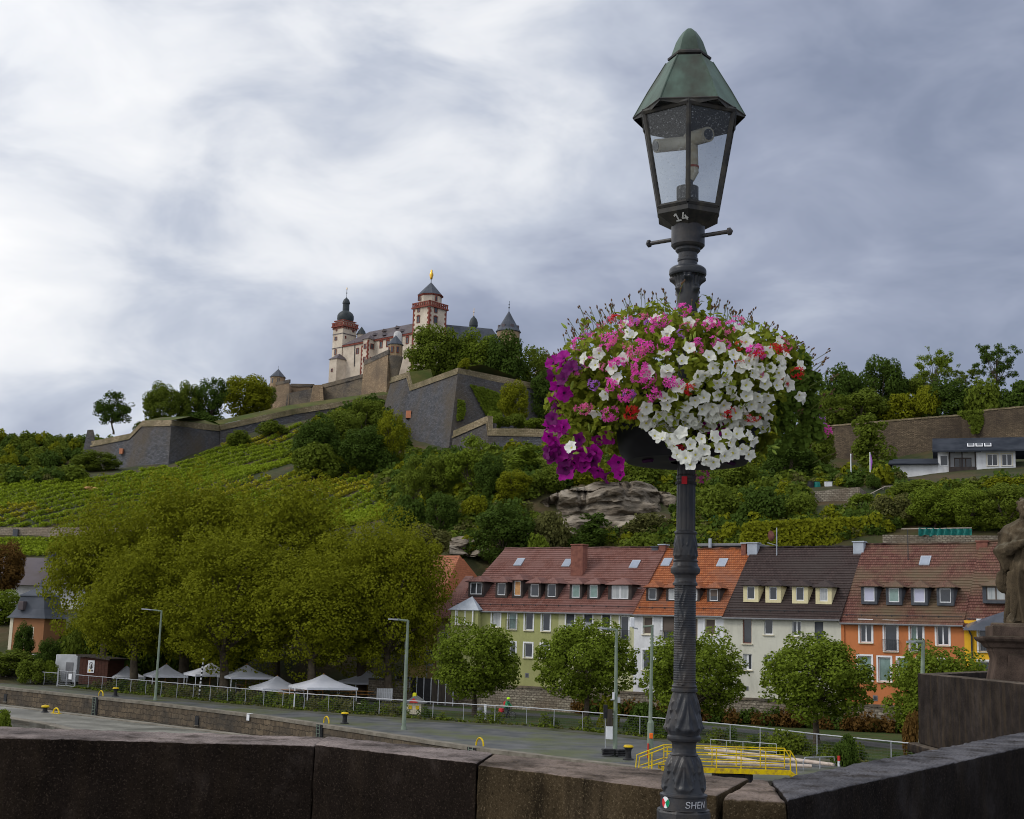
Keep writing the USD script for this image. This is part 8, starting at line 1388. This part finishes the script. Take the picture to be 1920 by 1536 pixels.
X2 = np.arange(-140, -20, 1.4); 
for dy in (0, 3, 6, 9, 12): yy = np.interp(X2, [-140, -20], [298, 294]) - dy; pos = np.vstack([pos, np.column_stack([X2, yy, ground(X2, yy)])])
n = len(pos); idx = np.where(meshkit.noise(pos * .05, 2) + .25 * rv.random(n) > .84, 3, rv.integers(0, 3, n))
leafmat('leaf_vine_yellow', (0.04, 0.085, 0.006), (0.16, 0.23, 0.015), (0.3, 0.28, 0.02), .2, vary=0.0, hue=(0.5, 0.5))
instancer('vineyard', [(clump(31, 80, VB, .42), 'leaf_vine'), (clump(32, 70, VB, .44), 'leaf_vine'), (clump(33, 90, VB, .38), 'leaf_vine'), (clump(34, 75, VB, .42), 'leaf_vine_yellow')], pos, np.full(n, ra) + rv.normal(0, .12, n), np.column_stack([1 + .25 * rv.random(n), 1.1 + .5 * rv.random(n), .95 + .4 * rv.random(n)]), idx, 'rows of green vines covering the slope under the fortress', 'vines')
# scrub on the slopes
def scrub_zone(n, poly, y0, y1, keepout=()):
    out = []; xs, ys = [p[0] for p in poly], [p[1] for p in poly]; tries = 0
    while len(out) < n and tries < n * 40:
        tries += 1; px, py = rv.uniform(min(xs), max(xs)), rv.uniform(min(ys), max(ys))
        if not inpoly(px, py, poly) or any(inpoly(px, py, q) for q in keepout): continue
        h = on_hill(px, py, y0, y1)
        if h is not None: out.append(h)
    return out
SB = [(0, 0, .7, .7), (.5, .2, .5, .5), (-.45, .3, .55, .5), (.1, -.5, .5, .5), (-.2, -.3, 1.0, .45)]
z1 = scrub_zone(2400, [(700, 900), (760, 860), (900, 862), (1040, 850), (1200, 880), (1330, 870), (1420, 880), (1500, 905), (1520, 975), (1400, 985), (1280, 990), (1260, 925), (1100, 905), (1000, 935), (880, 960), (860, 1028), (750, 1010)], 150, 420)
z2 = scrub_zone(1100, [(1300, 985), (1420, 985), (1520, 980), (1640, 965), (1700, 922), (1920, 912), (1990, 912), (1990, 1000), (1840, 995), (1700, 985), (1650, 1005), (1420, 1030), (1300, 1030)], 140, 260)
z3 = scrub_zone(90, [(1510, 895), (1700, 890), (1700, 905), (1600, 915), (1510, 912)], 170, 260); z4 = scrub_zone(420, [(540, 860), (600, 790), (720, 755), (760, 840), (700, 880), (620, 895)], 200, 470)
z5 = scrub_zone(700, [(850, 1045), (862, 1000), (900, 970), (1000, 965), (1030, 1005), (1130, 1012), (1265, 1005), (1270, 965), (1340, 975), (1340, 1040)], 148, 200); z6 = scrub_zone(160, [(-20, 868), (225, 868), (225, 878), (-20, 880)], 250, 520)
z7 = scrub_zone(70, [(-20, 898), (150, 893), (150, 903), (-20, 912)], 250, 420)
z8 = scrub_zone(420, [(1040, 800), (1080, 700), (1200, 680), (1420, 760), (1500, 800), (1480, 880), (1060, 870)], 200, 560)
pos = np.array(z1 + z2 + z3 + z4 + z5 + z6 + z7 + z8); n = len(pos); lowc = np.array([project(p)[1] > 900 and rv.random() < (.6 if project(p)[1] > 960 and project(p)[0] < 1345 else .25) for p in pos]); idx = np.where(lowc, 3, rv.choice(3, n, p=[.36, .44, .2])); sc_ = (.8 + 1.3 * rv.random(n) ** 1.6) * np.where(idx == 3, .75, 1) * np.clip(pos[:, 1] / 190, .8, 1.6)
instancer('scrub', [(clump(41, 260, SB, .34), 'leaf_mid'), (clump(42, 240, SB, .34), 'leaf_dark'), (clump(43, 220, SB, .36), 'leaf_olive'), (clump(44, 200, SB, .28), 'leaf_dry')], pos - np.array([0, 0, .2]), rv.random(n) * 6.28, np.column_stack([sc_, sc_, sc_ * (.7 + .5 * rv.random(n))]), idx, 'low scrub and dry brush between trees on the slopes', 'scrub')
# woods on the far hill
gx, gy = rv.uniform(-560, -40, 2600), rv.uniform(930, 1230, 2600); gz = 5 + (ridge(gx) - 5) * np.clip((gy - 900) / 260, 0, 1) ** .8; n = len(gx); RB = [(0, 0, 5, 3.4), (1.6, 1, 4.4, 2.4), (-1.7, .5, 4.6, 2.4), (.4, -1.6, 4.4, 2.5), (0, .6, 7, 2.2)]
sc_ = 1.0 + .7 * rv.random(n); instancer('far_woods', [(clump(51, 420, RB, 1.15), 'leaf_mid'), (clump(52, 420, RB, 1.15), 'leaf_dark'), (clump(53, 400, RB, 1.15), 'leaf_olive')], np.column_stack([gx, gy, gz - 2]), rv.random(n) * 6.28, np.column_stack([sc_, sc_, sc_]), rv.choice(3, n, p=[.45, .35, .2]), 'dense wood on the far hill at the left', 'wood')
# climbing plants on walls
def wall_leaves(name, poly, p0, nrm, n, size, leaf, label, depth=.35):
    out = []; xs, ys = [p[0] for p in poly], [p[1] for p in poly]; nrm = unit(nrm)
    while len(out) < n:
        x, y = rv.uniform(min(xs), max(xs)), rv.uniform(min(ys), max(ys))
        if inpoly(x, y, poly): out.append(Wplane(x, y, p0, nrm) + nrm * rv.random() * depth)
    c = np.array(out); v, f = leaves(rv, c, nrm + rv.normal(0, .5, c.shape) + [0, 0, .3], size * (.7 + .6 * rv.random(n))); t = thing(name, label, 'climbing plant'); part(t, 'foliage', MB().add(v, f), M[leaf], kind='stuff'); 
    st = MB()
    for i in range(0, n, max(1, n // 24)): st.tube([c[i] - nrm * .2, c[i] - nrm * .2 - UP * 1.2], .05, 4)
    part(t, 'stems', st, M['bark'], kind='stuff')
d12 = np.array([B2[0] - B1[0], B2[1] - B1[1], 0]); n12 = np.array([d12[1], -d12[0], 0]) / np.linalg.norm(d12) + UP * .21; pB = np.array([B1[0], B1[1], 82.6]) + unit(n12) * .3
wall_leaves('ivy', [(881, 722), (908, 728), (944, 741), (938, 800), (926, 803), (905, 768)], pB, n12, 2600, .75, 'leaf_bright', 'bright triangle of ivy on the dark right face of the bastion'); wall_leaves('ivy', [(858, 748), (870, 752), (872, 770), (868, 786), (856, 790)], pB, n12, 500, .7, 'leaf_bright', 'small ivy patch at the sharp corner of the bastion')
wall_leaves('ivy', [(1392, 984), (1500, 979), (1618, 974), (1622, 1000), (1600, 1026), (1420, 1032), (1385, 1020)], W(1500, 1000, 158), (0, -1, .25), 5200, .42, 'leaf_olive', 'ivy curtain hanging over the bank behind the house roofs', 1.2)
wall_leaves('ivy', [(40, 905), (80, 900), (85, 932), (40, 940)], W(60, 915, 370), (0, -1, 0), 700, .8, 'leaf_mid', 'ivy on the old wall below the red brick crest', .8); wall_leaves('ivy', [(1790, 774), (1858, 768), (1850, 785), (1832, 812), (1822, 815), (1815, 790)], W(1820, 790, 234), (0, -1, .06), 900, .6, 'leaf_mid', 'creeper hanging over the tall brown rubble wall', .6)
# low growth along the quay fence
cs = []; 
for s in np.arange(sg1 + 3, cum[-1] - 36, .55):
    p = fence_at(s) + np.array([.35 + .8 * rv.random(), .6 + .9 * rv.random(), 0]); x, _ = project(p); dens = np.interp(x, [140, 300, 740, 800, 1090, 1180, 1600], [.5, .9, .9, .35, .3, .8, .6])
    if rv.random() < dens: cs.append(p)
cs = np.array(cs); n = len(cs); xq = np.array([project(p)[0] for p in cs]); sc_ = np.where(xq < 770, .62, .42) + .42 * rv.random(n); idx = np.where(rv.random(n) < np.where(xq < 760, .45, .12), 1, np.where(rv.random(n) < .5, 0, 2))
instancer('fence_growth', [(clump(61, 200, SB, .26), 'leaf_mid'), (clump(62, 160, SB, .24), 'leaf_dry'), (clump(63, 200, SB, .26), 'leaf_dark')], cs, rv.random(n) * 6.28, np.column_stack([sc_, sc_, sc_]), idx, 'weeds and reddish brush growing along the quay fence', 'weeds')
cs = []
for x in np.arange(hx(1100), hx(1730), .5): cs.append(HO + HX * x - HY * (1.0 + .9 * rv.random()) + UP * (.1))
cs = np.array(cs); n = len(cs); sc_ = .8 + .5 * rv.random(n); instancer('wall_growth', [(clump(64, 220, SB, .26), 'leaf_brown'), (clump(65, 220, SB, .26), 'leaf_dark')], cs, rv.random(n) * 6.28, np.column_stack([sc_, sc_, sc_ * 1.0]), (rv.random(n) < .4).astype(int), 'brownish climbing growth at the foot of the retaining wall', 'hedge')
# grass tufts on the lawn edge and fallen leaves
cs = []
for s in np.arange(sg1, cum[-1] - 40, .35): cs.append(fence_at(s) + np.array([rv.normal(0, .25), rv.normal(-.2, .3), .0]))
cs = np.array(cs); n = len(cs); GB = [(0, 0, .06, .12), (.12, .05, .05, .1), (-.1, .1, .05, .1)]; instancer('grass_tufts', [(clump(66, 40, GB, .12), 'leaf_mid'), (clump(67, 24, GB, .13), 'leaf_dry')], cs, rv.random(n) * 6.28, np.full((n, 3), 1.0) + .8 * rv.random((n, 1)), (rv.random(n) < .3).astype(int), 'grass tufts and fallen leaves along the fence foot', 'grass')
cs = []
for k in range(420):
    px = rv.uniform(125, 835); Y = rv.uniform(164, 176); q = at2(px, Y, 1270); cs.append((q[0], q[1], .4))
cs = np.array(cs); n = len(cs); sc_ = 1.6 + 1.6 * rv.random(n); instancer('thicket', [(clump(71, 800, SB, .14), 'leaf_dark'), (clump(72, 800, SB, .14), 'leaf_mid')], cs, rv.random(n) * 6.28, np.column_stack([sc_, sc_, sc_ * (1.0 + 1.0 * rv.random(n))]), rv.integers(0, 2, n), 'dark thicket closing the garden behind the plane trees', 'thicket')
# ---------------------------------------------------------------- trees
i_ = 0
STREET = [(812, 968, 1163, 1322, 122, 'beside the green house corner, leftmost of the row'), (1010, 1188, 1163, 1333, 114, 'before the pale green house front, second in the row'), (1205, 1392, 1180, 1360, 107, 'behind the lamp post foot, before the white house'), (1430, 1632, 1190, 1386, 100, 'before the ivory and orange houses'), (1672, 1862, 1206, 1400, 93, 'half hidden by the bridge bay')]
for k, (x0, x1, a, b, Y, w_) in enumerate(STREET): plant_px('street_tree', 'street', 'leaf_bright', x0 - 8, x1 + 8, a, b, Y, base=.15, seed=k % 2, rz=k * 1.3, label=f'round bright green street tree {w_}', group='round street trees before the houses')
PLANES = [(82, 300, 905, 162, 'leftmost, beside the pavilion'), (215, 470, 880, 156, 'with highest crown above the hut'), (380, 650, 886, 152, 'in the middle at the back'), (555, 800, 952, 146, 'at the back on the right'), (300, 540, 985, 141, 'in front behind the striped pole'), (150, 350, 1010, 150, 'in front above the hut'), (470, 700, 1010, 137, 'in front above the nearest parasols'), (630, 826, 968, 138, 'rightmost, reaching to the cream house')]
for k, (x0, x1, a, Y, w_) in enumerate(PLANES): plant_px('plane_tree', 'plane', 'leaf_olive', x0, x1, a, 1296, Y, base=.4, seed=k % 3, rz=k * 2.1, label=f'big olive green plane tree {w_}', group='plane trees over the garden')
TR = [  # kind, leaf, px0, px1, top, bottom, Y, what it looks like and where it stands
 ('airy', 'leaf_dark', 172, 254, 736, 812, 436, 'lone leaning tree on the far left bastion'), ('round', 'leaf_mid', 264, 336, 714, 806, 446, 'dense tree behind the stepped bastion top'), ('round', 'leaf_mid', 318, 380, 718, 806, 450, 'second dense tree behind the stepped bastion top'), ('airy', 'leaf_dark', 354, 428, 706, 806, 452, 'open crowned tree between dense tree and brown tree'), ('round', 'leaf_olive', 408, 512, 704, 796, 470, 'olive brown tree beside the watchtower'), ('bush', 'leaf_mid', 250, 300, 790, 812, 446, 'small bush low behind the stepped bastion'), ('bush', 'leaf_dark', 340, 420, 772, 806, 448, 'dark bush under the open crowned tree'), ('airy', 'leaf_mid', 480, 520, 722, 778, 480, 'thin tree touching the watchtower'),
 ('round', 'leaf_mid', 748, 866, 610, 742, 436, 'broad tree hiding the foot of the main castle tower'), ('round', 'leaf_bright', 836, 940, 617, 735, 440, 'bright tree in the middle of the bastion top'), ('round', 'leaf_dark', 900, 995, 626, 765, 434, 'dark tree under the round tower'), ('airy', 'leaf_mid', 955, 1048, 648, 770, 446, 'pale loose tree right of the bastion trees'), ('bush', 'leaf_olive', 858, 884, 672, 694, 388, 'small dry bush at the top corner of the bastion'), ('round', 'leaf_dark', 985, 1060, 690, 800, 404, 'dark tree half behind the purple petunias'),
 ('round', 'leaf_olive', 932, 996, 716, 796, 376, 'single olive tree before the dark bastion face'), ('bush', 'leaf_bright', 910, 946, 772, 802, 368, 'round bush left of the single olive tree'), ('bush', 'leaf_mid', 938, 990, 776, 804, 370, 'wide bush below the single olive tree'), ('bush', 'leaf_bright', 978, 1040, 786, 806, 366, 'low bright bush on the outwork terrace'),
 ('round', 'leaf_dark', 545, 642, 786, 884, None, 'dark tree at the upper edge of the vineyard'), ('round', 'leaf_mid', 592, 684, 764, 860, None, 'tree under the curtain wall middle'), ('round', 'leaf_mid', 640, 722, 748, 836, None, 'tree climbing to the left edge of the tall bastion'), ('bush', 'leaf_mid', 540, 640, 832, 900, None, 'wide bush between the two vineyard fields'), ('round', 'leaf_dark', 636, 736, 800, 892, None, 'dark tree low before the bastion edge'), ('airy', 'leaf_olive', 700, 768, 768, 886, None, 'yellow flecked tree before the tall bastion face'), ('bush', 'leaf_bright', 590, 640, 850, 892, None, 'bright bush at the vineyard lane'), ('bush', 'leaf_dark', 680, 745, 840, 892, None, 'dark bush at the foot of the tall bastion'), ('bush', 'leaf_mid', 424, 470, 808, 838, None, 'small bush at the left end of the curtain wall'), ('bush', 'leaf_mid', 480, 540, 790, 816, None, 'small bush under the curtain wall crest'),
 ('airy', 'leaf_mid', 738, 806, 856, 968, None, 'pale loose tree right of the lower vineyard'), ('round', 'leaf_mid', 786, 866, 842, 950, None, 'tall scrub tree below the outwork wall'), ('airy', 'leaf_bright', 832, 936, 820, 940, None, 'bright loose tree in front of the outwork wall'), ('round', 'leaf_dark', 886, 948, 848, 946, None, 'dark scrub tree left of the slender sapling'), ('slender', 'leaf_bright', 950, 1018, 832, 910, None, 'slender bright sapling below the outwork terrace'), ('round', 'leaf_olive', 930, 1000, 878, 944, None, 'olive scrub tree above the left cliff'), ('bush', 'leaf_mid', 990, 1066, 876, 924, None, 'bush under the hanging purple petunias'), ('bush', 'leaf_olive', 1060, 1160, 872, 916, None, 'olive bush along the cliff top'), ('bush', 'leaf_mid', 1150, 1262, 868, 914, None, 'wide bush on the cliff top left of the lamp post'), ('bush', 'leaf_dark', 735, 800, 930, 1006, None, 'dark bush behind the rightmost plane tree'), ('round', 'leaf_dark', 790, 862, 925, 1012, None, 'dark tree on the brown slope behind the plane trees'), ('round', 'leaf_dark', 876, 1004, 938, 1042, 168, 'round dark tree at the left foot of the cliff'), ('slender', 'leaf_dark', 1078, 1138, 956, 1046, 168, 'dark pointed tree at the foot of the cliff'), ('bush', 'leaf_bright', 985, 1034, 1003, 1042, 164, 'bright bush showing over the green house ridge'), ('bush', 'leaf_mid', 1150, 1250, 1000, 1040, 162, 'bushes over the ridge beside the lamp post'), ('bush', 'leaf_olive', 860, 920, 930, 985, None, 'olive bush at the left edge of the rock'), ('bush', 'leaf_dry', 1170, 1270, 965, 1010, 170, 'dry brown brush under the right end of the cliff'), ('bush', 'leaf_dry', 745, 850, 985, 1042, 166, 'dry brown brush above the orange roofs'), ('bush', 'leaf_dry', 990, 1070, 960, 1000, 170, 'dry brush hanging on the middle of the cliff'),
 ('round', 'leaf_dark', 1424, 1535, 828, 928, 206, 'dark rounded tree below the right end of the flowers'), ('round', 'leaf_mid', 1490, 1570, 792, 905, 225, 'tree against the left end of the brown wall'), ('bush', 'leaf_mid', 1300, 1400, 912, 984, None, 'wide bush right of the lamp post shaft'), ('bush', 'leaf_dark', 1385, 1484, 915, 984, None, 'dark bush left of the terrace wall'), ('bush', 'leaf_mid', 1460, 1532, 928, 980, None, 'bush at the left end of the terrace wall'), ('bush', 'leaf_mid', 1330, 1430, 870, 925, None, 'bush below the hanging pink geranium'), ('slender', 'leaf_mid', 1604, 1664, 770, 912, 200, 'thin pale trunked tree beside the flagpoles'), ('bush', 'leaf_dark', 1622, 1652, 890, 918, 186, 'small dark clipped bush at the stair head'), ('bush', 'leaf_bright', 1592, 1640, 925, 968, 174, 'bright bush beside the stair railing'), ('bush', 'leaf_mid', 1660, 1770, 902, 945, None, 'broad bush below the clubhouse wing'), ('bush', 'leaf_dry', 1635, 1720, 928, 985, None, 'brownish bush right of the stair railing'), ('round', 'leaf_bright', 1705, 1800, 914, 994, None, 'bright tree above the green tarpaulin'), ('round', 'leaf_bright', 1775, 1868, 908, 998, None, 'bright leafy tree under the clubhouse balcony'), ('round', 'leaf_mid', 1835, 1945, 908, 1004, None, 'tree behind the statue head'), ('bush', 'leaf_olive', 1840, 1940, 896, 930, None, 'olive bush before the clubhouse end'), ('bush', 'leaf_mid', 1740, 1840, 904, 936, None, 'bush before the clubhouse windows'),
 ('round', 'leaf_dark', 1535, 1634, 678, 806, 262, 'dark round topped tree left on the right skyline'), ('round', 'leaf_dark', 1606, 1704, 670, 800, 268, 'dark spiky topped tree on the right skyline'), ('round', 'leaf_mid', 1682, 1762, 698, 792, 272, 'middle tree behind the layered tree'), ('layered', 'leaf_bright', 1712, 1798, 648, 780, 262, 'tall yellowish layered tree on the right skyline'), ('layered', 'leaf_mid', 1780, 1842, 686, 772, 258, 'thin layered tree between the two tall layered trees'), ('layered', 'leaf_dark', 1822, 1916, 636, 766, 256, 'tall dark layered tree at the right end of the skyline'), ('round', 'leaf_mid', 1555, 1672, 728, 812, 248, 'rounded tree leaning over the brown wall'), ('bush', 'leaf_olive', 1650, 1735, 742, 798, 246, 'olive brown bush on the wall top'), ('round', 'leaf_dark', 1722, 1836, 706, 796, 245, 'broad dark bush on the wall top'), ('bush', 'leaf_olive', 1715, 1765, 724, 784, 243, 'yellow green bush on the wall top'), ('bush', 'leaf_mid', 1800, 1884, 712, 786, 240, 'bush with trailing creeper on the wall top'), ('bush', 'leaf_dark', 1866, 1965, 718, 775, 238, 'dark bush on the wall top at the right edge'), ('round', 'leaf_mid', 1495, 1575, 725, 835, 250, 'tree behind the withered end of the flowers'),
 ('round', 'leaf_mid', 128, 222, 846, 908, 388, 'dense round tree before the left bastion face'), ('bush', 'leaf_mid', 0, 50, 882, 905, 420, 'bush behind the old brick wall'), ('round', 'leaf_brown', -30, 44, 1016, 1120, 195, 'brown leaved tree at the left edge'), ('round', 'leaf_bright', -70, 36, 1095, 1240, 184, 'bright tree behind the pavilion at the left edge'), ('round', 'leaf_dark', 22, 62, 1168, 1240, 166, 'dark bush with pale blossom before the pavilion'), ('round', 'leaf_mid', -45, 68, 1216, 1278, 163, 'broad bush over the fence at the left edge'), ('round', 'leaf_dark', 60, 112, 1198, 1265, 162, 'dark bush right of the pavilion door'), ('bush', 'leaf_mid', 30, 92, 1236, 1280, 158, 'leafy bush in front of the low cream shed'), ('bush', 'leaf_bright', 78, 110, 1240, 1284, 158, 'bright bush left of the gate'), ('bush', 'leaf_mid', 1440, 1520, 1370, 1420, 92, 'dark shrub behind the fence right of the gangway'), ('bush', 'leaf_dark', 1560, 1612, 1380, 1432, 84, 'feathery shrub at the fence near the bridge'), ('bush', 'leaf_brown', 1690, 1740, 1335, 1402, 88, 'reddish shrub beside the bridge pier'), ('bush', 'leaf_dark', 1170, 1260, 1320, 1370, 106, 'dark shrub behind the green mast'), ('bush', 'leaf_olive', 1120, 1165, 1308, 1352, 112, 'yellowish shrub at the retaining wall left of the mast'), ('bush', 'leaf_bright', -20, 22, 1332, 1362, 96, 'small green plant on the near lock edge at the left'),
]
CATS = {'bush': 'bush'}
for k, (kind, leaf, x0, x1, a, b, Y, w_) in enumerate(TR):
    if Y is None and on_hill((x0 + x1) / 2, b) is None: Y = 200
    nm = {'bush': 'bush', 'round': 'hillside_tree', 'airy': 'hillside_tree', 'layered': 'layered_tree', 'slender': 'slender_tree'}[kind]
    plant_px(nm, kind, leaf, x0, x1, a, b, Y, seed=k % 2, rz=k * 1.7, label=w_, cat='bush' if kind == 'bush' else 'tree')
